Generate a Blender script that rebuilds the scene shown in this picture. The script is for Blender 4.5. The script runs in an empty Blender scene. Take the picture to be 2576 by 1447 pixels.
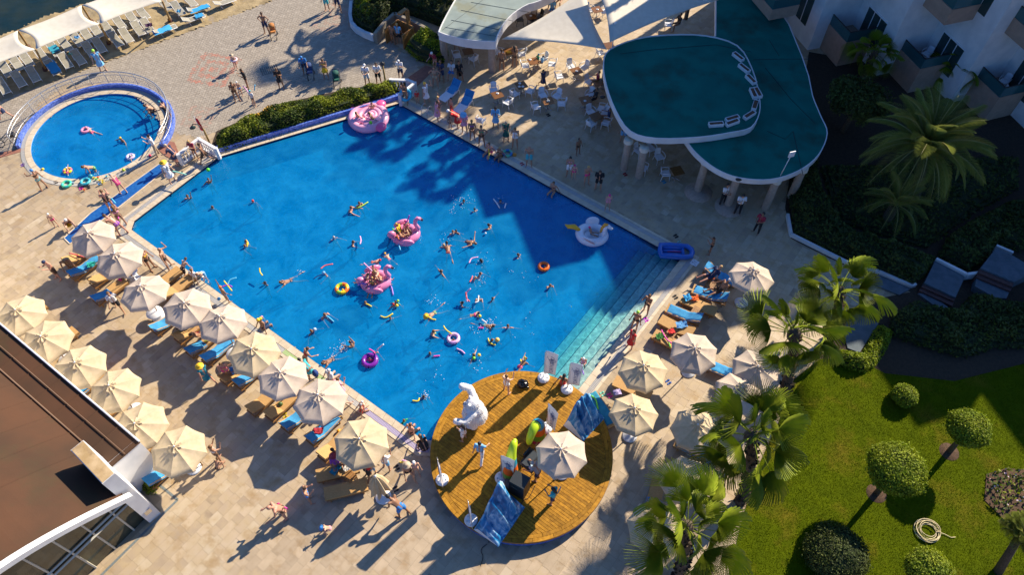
import bpy, bmesh, math, random
import numpy as np
from mathutils import Vector, Matrix
R=math.radians; PI=math.pi
random.seed(7); RNG=np.random.default_rng(11)
S=bpy.context.scene
COL=S.collection
# ------------------------------------------------ camera, sky, sun, exposure
CAMH=34.0; PITCH=R(54.37); FPX=2900/1.54969   # focal length in units of a 2576-wide plan sheet
cd=bpy.data.cameras.new('camera'); cam=bpy.data.objects.new('camera',cd); COL.objects.link(cam)
cam.location=(0,0,CAMH); cam.rotation_euler=(PI/2-PITCH,0,0)
cd.sensor_width=36; cd.lens=36*FPX/2576; cd.clip_end=3000; cd.clip_start=.5
S.camera=cam
wd=bpy.data.worlds.new('World'); S.world=wd; wd.use_nodes=True
nt=wd.node_tree; bg=nt.nodes['Background']
sky=nt.nodes.new('ShaderNodeTexSky'); sky.sky_type='NISHITA'; sky.sun_disc=False
SUN_EL=R(33); SUN_AZ=R(45)      # direction towards the sun, measured from +X to +Y
sky.sun_elevation=SUN_EL; sky.sun_rotation=PI/2-SUN_AZ
sky.ozone_density=4
vmx=nt.nodes.new('ShaderNodeMix'); vmx.data_type='RGBA'; vmx.blend_type='MULTIPLY'; vmx.inputs[0].default_value=1; vmx.inputs[7].default_value=(.55,.85,1.25,1)
nt.links.new(sky.outputs[0],vmx.inputs[6]); nt.links.new(vmx.outputs[2],bg.inputs[0]); bg.inputs[1].default_value=.07
sl=bpy.data.lights.new('sun','SUN'); sl.energy=5.0; sl.angle=R(.53); sl.color=(1,.86,.66)
so=bpy.data.objects.new('sun',sl); COL.objects.link(so); so.location=(30,30,50)
sd=Vector((math.cos(SUN_EL)*math.cos(SUN_AZ),math.cos(SUN_EL)*math.sin(SUN_AZ),math.sin(SUN_EL)))
so.rotation_euler=sd.to_track_quat('Z','Y').to_euler()
S.view_settings.view_transform='Standard'; S.view_settings.look='None'; S.view_settings.gamma=1
S.view_settings.use_curve_mapping=False; S.view_settings.exposure=.88
S.render.engine='CYCLES'
S.cycles.transparent_max_bounces=12; S.cycles.max_bounces=6
# ------------------------------------------------ survey helpers: plan sheet -> metres
_fw=Vector((0,math.cos(PITCH),-math.sin(PITCH))); _up=Vector((0,math.sin(PITCH),math.cos(PITCH)))
def W(x,y,z=0.0):
    d=_fw*FPX+Vector((1,0,0))*(x-1288)+_up*(723.5-y)
    return Vector((0,0,CAMH))+d*((CAMH-z)/-d.z)
TX=(0,645.3,1290.6,1930.7); TY=(0,361.4,722.7,1085.4)
def T(c,r,x,y,z=0.0): return W(TX[c]+x*.2505,TY[r]+y*.2505,z)
def ZH(bx,by,tx,ty):   # height of a point seen at (tx,ty) standing above ground point (bx,by)
    P=W(bx,by); Q=W(tx,ty); t=(P.x*Q.x+P.y*Q.y)/(Q.x*Q.x+Q.y*Q.y); return CAMH*(1-t)
U=Vector((.8,-.6,0)); V=Vector((.6,.8,0))   # axes of the pool and its paving
# ------------------------------------------------ materials
def _n(t,k,**kw):
    n=t.nodes.new(k)
    for a,b in kw.items(): setattr(n,a,b)
    return n
_M={}
def mat(name,col,rough=.7,col2=None,scale=8,bump=0,bscale=None,metal=0,detail=4,rnd=0,spec=None,sss=0,trans=0,mix=.5,island=0,attr=False,coat=0,thr=None,stain=None):
    """plain procedural material: base colour, a second colour mixed in by noise, bump, per-object and per-piece variation"""
    if name in _M: return _M[name]
    m=bpy.data.materials.new(name); _M[name]=m; m.use_nodes=True; t=m.node_tree; b=t.nodes['Principled BSDF']
    L=t.links.new
    b.inputs['Roughness'].default_value=rough; b.inputs['Metallic'].default_value=metal
    if spec is not None: b.inputs['Specular IOR Level'].default_value=spec
    if coat: b.inputs['Coat Weight'].default_value=coat
    tc=_n(t,'ShaderNodeTexCoord'); rgb=_n(t,'ShaderNodeRGB'); rgb.outputs[0].default_value=(*col,1); c=rgb.outputs[0]
    if attr:
        a=_n(t,'ShaderNodeVertexColor'); a.layer_name='Col'; c=a.outputs[0]
    geo=_n(t,'ShaderNodeNewGeometry')
    if col2:
        no=_n(t,'ShaderNodeTexNoise'); no.inputs['Scale'].default_value=scale; no.inputs['Detail'].default_value=detail
        L(geo.outputs['Position'],no.inputs['Vector'])
        mr=_n(t,'ShaderNodeMapRange'); lo,hi=thr or (.35,.65); mr.inputs[1].default_value=lo; mr.inputs[2].default_value=hi; mr.inputs[4].default_value=mix*2 if mix<=.5 else 1
        L(no.outputs[0],mr.inputs[0])
        mx=_n(t,'ShaderNodeMix',data_type='RGBA'); L(mr.outputs[0],mx.inputs[0]); L(c,mx.inputs[6]); mx.inputs[7].default_value=(*col2,1); c=mx.outputs[2]
    if stain:
        no=_n(t,'ShaderNodeTexNoise'); no.inputs['Scale'].default_value=stain[1]; no.inputs['Detail'].default_value=8; no.inputs['Roughness'].default_value=.65
        L(geo.outputs['Position'],no.inputs['Vector'])
        mr=_n(t,'ShaderNodeMapRange'); mr.inputs[1].default_value=.52; mr.inputs[2].default_value=.68; mr.inputs[4].default_value=stain[2]
        L(no.outputs[0],mr.inputs[0])
        mx=_n(t,'ShaderNodeMix',data_type='RGBA'); L(mr.outputs[0],mx.inputs[0]); L(c,mx.inputs[6]); mx.inputs[7].default_value=(*stain[0],1); c=mx.outputs[2]
    if rnd or island:
        hs=_n(t,'ShaderNodeHueSaturation'); L(c,hs.inputs['Color']); c=hs.outputs[0]
        mr=_n(t,'ShaderNodeMapRange'); k=rnd or island; mr.inputs[3].default_value=1-k; mr.inputs[4].default_value=1+k
        if rnd: oi=_n(t,'ShaderNodeObjectInfo'); L(oi.outputs['Random'],mr.inputs[0])
        else: L(geo.outputs['Random Per Island'],mr.inputs[0])
        L(mr.outputs[0],hs.inputs['Value'])
    L(c,b.inputs['Base Color'])
    if bump:
        n2=_n(t,'ShaderNodeTexNoise'); n2.inputs['Scale'].default_value=bscale or scale*3; n2.inputs['Detail'].default_value=5
        L(geo.outputs['Position'],n2.inputs['Vector'])
        bp=_n(t,'ShaderNodeBump'); bp.inputs['Strength'].default_value=bump; bp.inputs['Distance'].default_value=.03; L(n2.outputs[0],bp.inputs['Height']); L(bp.outputs[0],b.inputs['Normal'])
    if trans:
        tr=_n(t,'ShaderNodeBsdfTranslucent'); L(c,tr.inputs[0]); ms=_n(t,'ShaderNodeMixShader'); ms.inputs[0].default_value=trans
        L(b.outputs[0],ms.inputs[1]); L(tr.outputs[0],ms.inputs[2]); L(ms.outputs[0],t.nodes['Material Output'].inputs[0])
    return m
def flat(col,rough=.6,**k):
    return mat('paint_%02x%02x%02x_%d%s'%(int(col[0]*255),int(col[1]*255),int(col[2]*255),int(rough*100),''.join(sorted(k))),col,rough,**k)
# ------------------------------------------------ mesh builder
class MB:
    def __init__(s): s.v=[]; s.f=[]; s.m=[]; s.sm=[]; s.c=[]
    def add(s,vs,fs,mi=0,smooth=False,col=None):
        o=len(s.v); s.v+= [tuple(p) for p in vs]
        for f in fs: s.f.append([i+o for i in f]); s.m.append(mi); s.sm.append(smooth); s.c.append(col)
        return s
    def box(s,c,sz,rz=0,mi=0,rx=0,ry=0,col=None):
        M=Matrix.Translation(Vector(c))@Matrix.Rotation(rz,4,'Z')@Matrix.Rotation(ry,4,'Y')@Matrix.Rotation(rx,4,'X')
        vs=[M@Vector((sz[0]*a/2,sz[1]*b/2,sz[2]*d/2)) for a in(-1,1) for b in(-1,1) for d in(-1,1)]
        return s.add(vs,[(0,1,3,2),(4,6,7,5),(0,4,5,1),(2,3,7,6),(0,2,6,4),(1,5,7,3)],mi,False,col)
    def tube(s,pts,r,n=8,mi=0,cap=True,smooth=True,closed=False):
        pts=[Vector(p) for p in pts]; k=len(pts)
        if not hasattr(r,'__len__'): r=[r]*k
        vs=[];fs=[]; pu=None
        for i,p in enumerate(pts):
            if closed: d=(pts[(i+1)%k]-pts[i-1])
            else: d=(pts[min(i+1,k-1)]-pts[max(i-1,0)])
            d.normalize()
            if pu is None:
                pu=Vector((0,0,1)) if abs(d.z)<.9 else Vector((1,0,0))
            x=(pu-d*pu.dot(d)).normalized(); y=d.cross(x); pu=x
            for j in range(n):
                a=2*PI*j/n; vs.append(p+(x*math.cos(a)+y*math.sin(a))*r[i])
        for i in range(k if closed else k-1):
            for j in range(n):
                a=i*n+j;b=i*n+(j+1)%n;i2=(i+1)%k
                fs.append((a,b,i2*n+(j+1)%n,i2*n+j))
        if cap and not closed: fs.append(tuple(range(n))[::-1]); fs.append(tuple((k-1)*n+j for j in range(n)))
        return s.add(vs,fs,mi,smooth)
    def lathe(s,prof,n=16,c=(0,0,0),mi=0,smooth=True,M=None,cap=False):
        c=Vector(c); vs=[];fs=[]
        for r,z in prof:
            for j in range(n):
                a=2*PI*j/n; p=Vector((r*math.cos(a),r*math.sin(a),z)); vs.append((M@p if M else p)+c)
        for i in range(len(prof)-1):
            for j in range(n): fs.append((i*n+j,i*n+(j+1)%n,(i+1)*n+(j+1)%n,(i+1)*n+j))
        if cap: fs.append(tuple((len(prof)-1)*n+j for j in range(n))); fs.append(tuple(range(n))[::-1])
        return s.add(vs,fs,mi,smooth)
    def ball(s,c,r,n=12,mi=0,M=None):
        if not hasattr(r,'__len__'): r=(r,r,r)
        c=Vector(c); k=n//2+1; vs=[];fs=[]
        for i in range(k+1):
            t=PI*i/k
            for j in range(n):
                a=2*PI*j/n; p=Vector((r[0]*math.sin(t)*math.cos(a),r[1]*math.sin(t)*math.sin(a),r[2]*math.cos(t))); vs.append((M@p if M else p)+c)
        for i in range(k):
            for j in range(n): fs.append((i*n+j,(i+1)*n+j,(i+1)*n+(j+1)%n,i*n+(j+1)%n))
        return s.add(vs,fs,mi,True)
    def torus(s,c,Rr,r,n=28,m=10,mi=0,sy=1,M=None):
        c=Vector(c); vs=[];fs=[]
        for i in range(n):
            a=2*PI*i/n
            for j in range(m):
                b=2*PI*j/m; p=Vector(((Rr+r*math.cos(b))*math.cos(a),(Rr+r*math.cos(b))*math.sin(a)*sy,r*math.sin(b))); vs.append((M@p if M else p)+c)
        for i in range(n):
            for j in range(m): fs.append((i*m+j,((i+1)%n)*m+j,((i+1)%n)*m+(j+1)%m,i*m+(j+1)%m))
        return s.add(vs,fs,mi,True)
    def prism(s,poly,z0,z1,mi=0,side=None,bottom=True,smooth=False):
        n=len(poly); a=sum(poly[i][0]*poly[(i+1)%n][1]-poly[(i+1)%n][0]*poly[i][1] for i in range(n))
        if a<0: poly=poly[::-1]
        vs=[(p[0],p[1],z0) for p in poly]+[(p[0],p[1],z1) for p in poly]
        s.add(vs,[tuple(range(n,2*n))]+([tuple(range(n))[::-1]] if bottom else []),mi)
        return s.add(vs,[(i,(i+1)%n,n+(i+1)%n,n+i) for i in range(n)],mi if side is None else side,smooth)
    def quad(s,*p,mi=0): return s.add(p,[tuple(range(len(p)))],mi)
    def mesh(s,name,mats):
        me=bpy.data.meshes.new(name); me.from_pydata(s.v,[],s.f); me.validate()
        for m in (mats if isinstance(mats,(list,tuple)) else [mats]): me.materials.append(m)
        if len(me.polygons)==len(s.f):
            me.polygons.foreach_set('material_index',s.m); me.polygons.foreach_set('use_smooth',s.sm)
            if any(c is not None for c in s.c):
                ca=me.color_attributes.new('Col','FLOAT_COLOR','CORNER'); cols=[]
                for f,c in zip(s.f,s.c): cols+=list((*(c or (1,1,1)),1))*len(f)
                ca.data.foreach_set('color',cols)
        me.update(); return me
    def obj(s,name,mats,parent=None,loc=(0,0,0),rz=0,**k):
        o=bpy.data.objects.new(name,s.mesh(name,mats)); return put(o,parent,loc,rz,**k)
def put(o,parent=None,loc=(0,0,0),rz=0,label=None,cat=None,group=None,kind=None):
    COL.objects.link(o); o.location=loc; o.rotation_euler=(0,0,rz)
    if parent is not None: o.parent=parent
    if label: o['label']=label
    if cat: o['category']=cat
    if group: o['group']=group
    if kind: o['kind']=kind
    return o
def thing(name,label,cat,loc=(0,0,0),rz=0,group=None):
    return put(bpy.data.objects.new(name,None),None,loc,rz,label,cat,group)
def struct(name,mb,mats,parent=None,**k): return mb.obj(name,mats,parent,kind='structure' if parent is None else None,**k)
def inst(me,name,parent=None,loc=(0,0,0),rz=0,sc=1,rot=None,**k):
    o=put(bpy.data.objects.new(name,me),parent,loc,rz,**k)
    o.scale=(sc,)*3 if not hasattr(sc,'__len__') else sc
    if rot is not None: o.rotation_euler=rot
    return o
def copy_tree(o,loc=None,rz=None,label=None,parent=None,group=None,cat=None):
    c=o.copy(); COL.objects.link(c)
    if parent is not None: c.parent=parent; 
    if loc is not None: c.location=loc
    if rz is not None: c.rotation_euler=(0,0,rz)
    if label: c['label']=label
    if group: c['group']=group
    for ch in list(o.children): copy_tree(ch,parent=c)
    return c
_used=set()
def place(proto,loc,rz,label,group=None):
    """first call uses the prototype itself, later calls copy it"""
    if proto.name in _used: return copy_tree(proto,loc,rz,label,group=group)
    _used.add(proto.name); proto.location=loc; proto.rotation_euler=(0,0,rz); proto['label']=label
    if group: proto['group']=group
    return proto
def fast(name,verts,nper,mats,mi=None,smooth=False):
    """verts: (N*nper,3) array, N faces with nper corners each"""
    N=len(verts)//nper; me=bpy.data.meshes.new(name); me.vertices.add(len(verts)); me.vertices.foreach_set('co',np.asarray(verts,dtype=np.float32).ravel())
    me.loops.add(N*nper); me.loops.foreach_set('vertex_index',np.arange(N*nper,dtype=np.int32)); me.polygons.add(N)
    me.polygons.foreach_set('loop_start',np.arange(0,N*nper,nper,dtype=np.int32)); me.polygons.foreach_set('loop_total',np.full(N,nper,dtype=np.int32))
    for m in (mats if isinstance(mats,(list,tuple)) else [mats]): me.materials.append(m)
    if mi is not None: me.polygons.foreach_set('material_index',mi)
    me.update(calc_edges=True); return me
def leaves(P,size,aspect=.5,N=None,up=.3,rng=RNG):
    """leaf quads at points P (n,3) with normals roughly N"""
    n=len(P); a=rng.normal(size=(n,3)); 
    nn=rng.normal(size=(n,3))*.8
    if N is not None: nn=nn+N*1.2
    nn[:,2]+=up; nn/=np.linalg.norm(nn,axis=1,keepdims=True)+1e-9
    x=np.cross(nn,a); x/=np.linalg.norm(x,axis=1,keepdims=True)+1e-9; y=np.cross(nn,x)
    sz=size*(.6+.8*rng.random((n,1))); x=x*sz; y=y*sz*aspect
    return np.stack([P-x,P-y,P+x,P+y],1).reshape(-1,3)
def inpoly(p,poly):
    x,y=p[0],p[1]; r=False; n=len(poly); j=n-1
    for i in range(n):
        xi,yi=poly[i][0],poly[i][1]; xj,yj=poly[j][0],poly[j][1]
        if (yi>y)!=(yj>y) and x<(xj-xi)*(y-yi)/(yj-yi)+xi: r=not r
        j=i
    return r
def inpoly_np(P,poly):
    x=P[:,0];y=P[:,1]; r=np.zeros(len(P),bool); n=len(poly); j=n-1
    for i in range(n):
        xi,yi=poly[i][0],poly[i][1]; xj,yj=poly[j][0],poly[j][1]
        if yi!=yj: r^=((yi>y)!=(yj>y))&(x<(xj-xi)*(y-yi)/(yj-yi)+xi)
        j=i
    return r
def offset(poly,d):
    """poly counter-clockwise, d>0 grows outward"""
    n=len(poly); out=[]
    for i in range(n):
        a,b,c=Vector(poly[i-1][:2]),Vector(poly[i][:2]),Vector(poly[(i+1)%n][:2])
        e1=(b-a).normalized(); e2=(c-b).normalized(); n1=Vector((e1.y,-e1.x)); n2=Vector((e2.y,-e2.x))
        m=(n1+n2).normalized(); out.append(b+m*(d/max(.3,m.dot(n1))))
    return out
def hump(poly,step,h,rng,edge=.5):
    """random points over a hedge-shaped volume standing on poly: top surface with mounds and sides"""
    P=np.array([p[:2] for p in poly]); mn=P.min(0); mx=P.max(0); A=(mx-mn).prod(); n=int(A/step**2)
    q=mn+rng.random((n,2))*(mx-mn); q=q[inpoly_np(q,poly)]
    d=np.full(len(q),9.)
    for i in range(len(P)):
        a=P[i-1]; b=P[i]; ab=b-a; t=np.clip(((q-a)@ab)/(ab@ab+1e-9),0,1); d=np.minimum(d,np.linalg.norm(q-(a+t[:,None]*ab),axis=1))
    m=.5+.5*np.sin(q[:,0]*2.3+1.3*np.sin(q[:,1]*1.7))*np.cos(q[:,1]*2.1+np.sin(q[:,0]*1.9))
    top=h*(np.clip(d/edge,0,1)**.5)*(.55+.45*m)
    z=top*(1-.35*rng.random(len(q))**2)
    return np.column_stack([q,z])
# ------------------------------------------------ common materials
M_trav=mat('travertine',(.50,.40,.27),.62,(.44,.34,.21),2.2,.25,30,detail=8,attr=True,stain=((.30,.19,.08),1.1,.65))
M_travp=mat('travertine_piece',(.44,.345,.235),.62,(.385,.3,.2),2.2,.25,30,detail=8,rnd=.11,stain=((.30,.19,.08),1.1,.6))
M_grout=mat('grout',(.3,.23,.15),.9,(.3,.24,.16),5)
M_cop=mat('coping_stone',(.62,.53,.4),.55,(.52,.43,.3),3,.1,30,rnd=.05)
M_grate=mat('overflow_grate',(.66,.64,.62),.5,attr=True)
M_cream=mat('cream_render',(.72,.66,.55),.7,(.6,.54,.44),4)
M_white=mat('white_render',(.72,.72,.72),.7,(.6,.61,.62),1.2,.1,20)
M_wpl=mat('white_plastic',(.75,.76,.78),.35,(.66,.67,.7),6)
M_mosaic=mat('blue_mosaic',(.06,.13,.5),.3,(.16,.25,.68),9,rnd=0,detail=2,thr=(.45,.55))
M_pave=mat('paver',(.36,.31,.25),.8,(.29,.25,.2),3,.2,40,attr=True)
M_brickred=mat('red_paving',(.33,.14,.09),.75,(.24,.1,.07),5,.2,40)
M_sand=mat('beach_sand',(.4,.31,.17),.95,(.27,.2,.1),1.6,1,7,detail=8)
M_sail=mat('shade_sail',(.74,.69,.58),.8,(.68,.63,.52),3,trans=.12)
M_umb=mat('umbrella_canvas',(.62,.51,.41),.85,(.55,.45,.36),5,.25,60,trans=.12,rnd=.1)
M_umby=mat('umbrella_canvas_warm',(.64,.51,.33),.85,(.56,.45,.28),5,.25,60,trans=.12,rnd=.05)
M_wood=mat('teak',(.34,.17,.05),.55,(.24,.11,.03),9,.2,40)
M_matt=mat('mattress_tan',(.5,.3,.11),.8,(.44,.25,.09),14,.1,80,rnd=.08)
M_towel=mat('blue_towel',(.05,.33,.62),.9,(.04,.25,.52),4,.5,60,rnd=.15)
M_towel2=mat('turquoise_towel',(.03,.28,.42),.9,(.02,.2,.33),4,.5,60,rnd=.1)
M_steel=mat('stainless_steel',(.6,.6,.62),.25,metal=.9)
M_dark=mat('black_plastic',(.02,.02,.022),.4)
M_roofT=mat('teal_roof_felt',(.005,.15,.12),.9,(.004,.11,.09),.7,.3,30,spec=.15,stain=((.03,.04,.025),.35,.5))
M_roofG=mat('grey_green_roof_felt',(.25,.31,.29),.85,(.2,.25,.24),1,.3,30,stain=((.2,.19,.1),.45,.6))
M_roofB=mat('brown_metal_roof',(.095,.044,.023),.8,(.062,.034,.02),.35,.12,14,spec=.2,stain=((.055,.045,.022),.4,.6),rnd=.03)
M_stone=mat('column_stone',(.42,.34,.27),.8,(.34,.27,.22),7,.3,30)
M_deck=mat('deck_board',(.42,.205,.018),.6,(.28,.13,.009),6,.3,60,rnd=.2,spec=.2,stain=((.24,.11,.015),3,.5))
M_grass=mat('lawn',(.085,.115,.002),.95,(.065,.092,.002),1.3,.6,60,detail=8,spec=.05,stain=((.18,.13,.015),.45,.6))
M_blade=mat('grass_blade',(.125,.16,.002),.95,(.08,.115,.001),1.3,spec=.05,island=.3,trans=.3)
M_soil=mat('garden_soil',(.05,.032,.018),.95,(.03,.02,.012),6,.8,30)
M_leafH=mat('hedge_leaf',(.045,.08,.005),.75,(.22,.26,.01),.8,island=.5,mix=.6,thr=(.42,.6),trans=.3)
M_leafD=mat('dark_leaf',(.04,.065,.008),.75,(.075,.095,.01),.9,island=.45,trans=.2)
M_leafT=mat('topiary_leaf',(.17,.24,.006),.75,(.26,.31,.008),1.5,island=.4,trans=.3)
M_core=mat('hedge_core',(.022,.035,.008),.95,(.012,.02,.005),4,.8,20)
M_frond=mat('palm_frond',(.2,.27,.015),.42,(.27,.32,.025),3,trans=.28,rnd=.28,spec=.4)
M_frond2=mat('date_palm_frond',(.26,.29,.06),.45,(.18,.22,.045),3,trans=.25,rnd=.2)
M_trunk=mat('palm_trunk',(.1,.075,.05),.95,(.045,.03,.02),14,1,20)
M_bark=mat('bark',(.12,.085,.055),.95,(.07,.05,.03),10,.8,20)
M_blonde=(.45,.27,.1)
# ------------------------------------------------ pool outline (metres)
PA=W(1003,260); PB=W(551,395); PC1=W(337.7,557); PC2=W(330.8,578.5); PD=W(1066,1109); PF=W(1453,984); PE=W(1712,653)
sc_=W(1312,1148,.55)
STC=Vector((.45,14.35,0)); STR=4.36     # round stage
pool=[p.to_2d() for p in (PA,PB,PC1,PC2,PD,W(1130,1110),W(1300,1080),W(1420,1005),PF,PE)]
ar=sum(pool[i].x*pool[(i+1)%len(pool)].y-pool[(i+1)%len(pool)].x*pool[i].y for i in range(len(pool)))
if ar<0: pool=pool[::-1]
WZ=-.1; FZ=-1.35
KC=Vector((-27.4,36.8,0)); KR=4.08
kid=[(KC.x+KR*math.cos(2*PI*i/64),KC.y+KR*math.sin(2*PI*i/64)) for i in range(64)]
def circ(c,r,n=64,a0=0,a1=2*PI): return [(c[0]+r*math.cos(a0+(a1-a0)*i/n),c[1]+r*math.sin(a0+(a1-a0)*i/n)) for i in range(n+(0 if a1-a0>6.28 else 1))]
poolhole=offset(pool,.25); kidhole=circ(KC,KR+.2)
# ------------------------------------------------ ground: one sheet to the horizon, open at the pools
def ground():
    X0,X1,Y0,Y1,c=-48,46,0,66,.5
    xs=np.arange(X0,X1,c); ys=np.arange(Y0,Y1,c); gx,gy=np.meshgrid(xs,ys); P=np.column_stack([gx.ravel(),gy.ravel()])
    C=P+c/2; keep=~(inpoly_np(C,poolhole)|inpoly_np(C,kidhole)); 
    q=P[keep]; z=np.full(len(q),-.006); V4=np.stack([np.column_stack([q[:,0]+a,q[:,1]+b,z]) for a,b in((0,0),(c,0),(c,c),(0,c))],1).reshape(-1,3)
    B=900; ring=[(-B,-B,B,Y0),(-B,Y1,B,B),(-B,Y0,X0,Y1),(X1,Y0,B,Y1)]
    for a,b,d,e in ring: V4=np.vstack([V4,[(a,b,-.006),(d,b,-.006),(d,e,-.006),(a,e,-.006)]])
    me=fast('ground',V4,4,M_grout); o=put(bpy.data.objects.new('ground',me),kind='structure')
ground()
# sheet polygons of the setting
promen=[W(*p) for p in ((-40,270),(0,253),(300,143),(600,33),(700,-5),(900,-80),(1060,-60),(960,80),(1010,130),(1080,150),(1000,208),(880,225),(700,262),(545,330),(490,345),(430,330),(400,300),(330,225),(250,208),(160,215),(100,260),(62,330),(58,372),(0,384),(-60,390))]
lawn=[W(*p) for p in ((1820,1500),(1862,1330),(1900,1190),(1960,1060),(1992,960),(2060,905),(2150,900),(2225,940),(2400,960),(2640,900),(2700,1500))]
bed=[W(*p) for p in ((1975,520),(1990,600),(2085,648),(2148,678),(2212,700),(2292,735),(2170,760),(2140,780),(2060,905),(1992,960),(2100,960),(2225,942),(2400,962),(2640,902),(2700,250),(2035,130))]
bed2=[W(*p) for p in ((548,388),(1000,250),(1030,205),(880,222),(700,262),(545,330),(530,372))]
bldL=[W(*p) for p in ((-60,770),(0,815),(345,1110),(405,1290),(170,1480),(-100,1480))]
# travertine tiles, individually cut; the 300 nearest are parts of the paving, the rest one mass
def paving():
    tiles=[]; rng=random.Random(5)
    y=-30.
    W0=.42
    for j in range(-80,120):
        # courses run along V, stepped in U
        u=j*W0; v=-14+rng.random()*.6
        while v<62:
            L=rng.choice((.42,.62,.62,.84)); c=U*(u+W0/2)+V*(v+L/2)-U*20
            if -36<c.x<34 and 6<c.y<53: tiles.append((c,W0,L))
            v+=L
    C=np.array([[t[0].x,t[0].y] for t in tiles])
    bad=inpoly_np(C,offset(pool,.62))|inpoly_np(C,circ(KC,KR+.55))|inpoly_np(C,promen)|inpoly_np(C,lawn)|inpoly_np(C,bed)|inpoly_np(C,bed2)|inpoly_np(C,bldL)
    sand=[W(*p) for p in ((-40,270),(600,33),(700,-5),(800,-200),(-400,-200))]
    bad|=inpoly_np(C,sand)|((C-np.array(STC[:2]))**2).sum(1).__lt__((STR-.1)**2)
    near=inpoly_np(C,offset(pool,2.3))|inpoly_np(C,circ(KC,KR+1.9)); idx=np.where(~bad)[0]
    # screen size ~ closeness and inside the frame
    d=[]
    for i in idx:
        x,y=C[i]; fr=abs(x)<(14+.52*y) and y>8.8
        d.append((x*x+y*y if fr else 1e9))
    order=idx[np.argsort(d)]
    pavo=None
    mb=MB(); g=.01
    pal=[(.43,.335,.23),(.47,.37,.255),(.4,.31,.21),(.37,.285,.195),(.5,.41,.29),(.29,.22,.15)]
    first=[(t) for t in order[:300]]; fs=set(first)
    for i in order[300:]:
        c,w,L=tiles[i]; col=rng.choices(pal,(5,5,3,3,3,1))[0]; k=rng.uniform(.92,1.07)*(.8 if near[i] else 1); col=tuple(q*k for q in col)
        h=rng.uniform(-.0015,.0015); a=U*((w-g)/2); b=V*((L-g)/2)
        vs=[c-a-b,c+a-b,c+a+b,c-a+b]; vs=[(p.x,p.y,h) for p in vs]+[(p.x,p.y,-.013) for p in vs]
        mb.add(vs,[(0,1,2,3),(0,4,5,1),(1,5,6,2),(2,6,7,3),(3,7,4,0)],0,False,col)
    pv=put(bpy.data.objects.new('pavement',None),kind='structure')
    o=mb.obj('tile_field',M_trav,pv,kind='stuff')
    bases={}
    for L in (.42,.62,.84):
        m2=MB(); a,b=(W0-g)/2,(L-g)/2; m2.add([(-a,-b,0),(a,-b,0),(a,b,0),(-a,b,0),(-a,-b,-.013),(a,-b,-.013),(a,b,-.013),(-a,b,-.013)],[(0,1,2,3),(0,4,5,1),(1,5,6,2),(2,6,7,3),(3,7,4,0)]); bases[L]=m2.mesh('tile',M_travp)
    for i in first:
        c,w,L=tiles[i]; inst(bases[L],'tile',pv,(c.x,c.y,rng.uniform(-.0015,.0015)),math.atan2(V.y,V.x)-PI/2)
paving()
# promenade pavers: small blocks laid in rows, red ones forming rhombs
def pavers():
    s=.23; g=.012; xs=np.arange(-46,4,s); ys=np.arange(33,62,s); gx,gy=np.meshgrid(xs,ys)
    a0=math.atan2(.42,.9); ca,sa=math.cos(a0),math.sin(a0); cx,cy=-20,46
    gx=gx+ (np.arange(gx.shape[0])[:,None]%2)*s/2
    X=cx+(gx-cx)*ca-(gy-cy)*sa; Y=cy+(gx-cx)*sa+(gy-cy)*ca
    X=X.ravel();Y=Y.ravel(); P=np.column_stack([X,Y]); k=inpoly_np(P,promen)&(np.abs(X)<17+.66*Y); P=P[k]
    n=len(P); h=RNG.uniform(-.002,.002,n)+.004
    hx=np.array([ca,sa])*(s-g)/2; hy=np.array([-sa,ca])*(s-g)/2
    cs=[P-hx-hy,P+hx-hy,P+hx+hy,P-hx+hy]
    top=np.stack([np.column_stack([c,h]) for c in cs],1)
    sides=[]
    for i in range(4):
        a=np.column_stack([cs[i],h]); b=np.column_stack([cs[(i+1)%4],h]); a2=a.copy(); a2[:,2]=-.013; b2=b.copy(); b2[:,2]=-.013
        if i in(0,3): sides.append(np.stack([a2,b2,b,a],1))
    V4=np.vstack([top.reshape(-1,3)]+[q.reshape(-1,3) for q in sides])
    # colours
    base=np.array([.36,.315,.255])*(1+RNG.uniform(-.12,.12,(n,1)))
    for (ox,oy,w) in ((0,0,1),(-330,-115,.8),(-35,120,.7),(310,-130,.9)):
        Lp=W(467+ox,203+oy);Tp=W(514+ox,132+oy);Bp=W(562+ox,218+oy); e1=(Tp-Lp);e2=(Bp-Lp); dt=e1.x*e2.y-e1.y*e2.x; X0=P[:,0]-Lp.x;Y0=P[:,1]-Lp.y
        s1=(X0*e2.y-Y0*e2.x)/dt; t1=(e1.x*Y0-e1.y*X0)/dt; d=np.maximum(np.abs(2*s1-1),np.abs(2*t1-1))/w
        red=((d<.2)|((d>.4)&(d<.6))|((d>.82)&(d<1.02))); base[red]=base[red]*(np.array([1.2,.58,.5]) if w==1 else np.array([1.05,.8,.76]))
    cols=np.ones((len(V4)//4,4)); cols[:n,:3]=base
    for j in range(len(sides)): cols[n*(j+1):n*(j+2),:3]=base*.8
    me=fast('pavers',V4,4,M_pave); ca_=me.color_attributes.new('Col','FLOAT_COLOR','CORNER'); ca_.data.foreach_set('color',np.repeat(cols,4,axis=0).ravel())
    pr=put(bpy.data.objects.new('promenade',None),kind='structure')
    put(bpy.data.objects.new('paving_blocks',me),pr,kind='stuff')
pavers()
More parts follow.
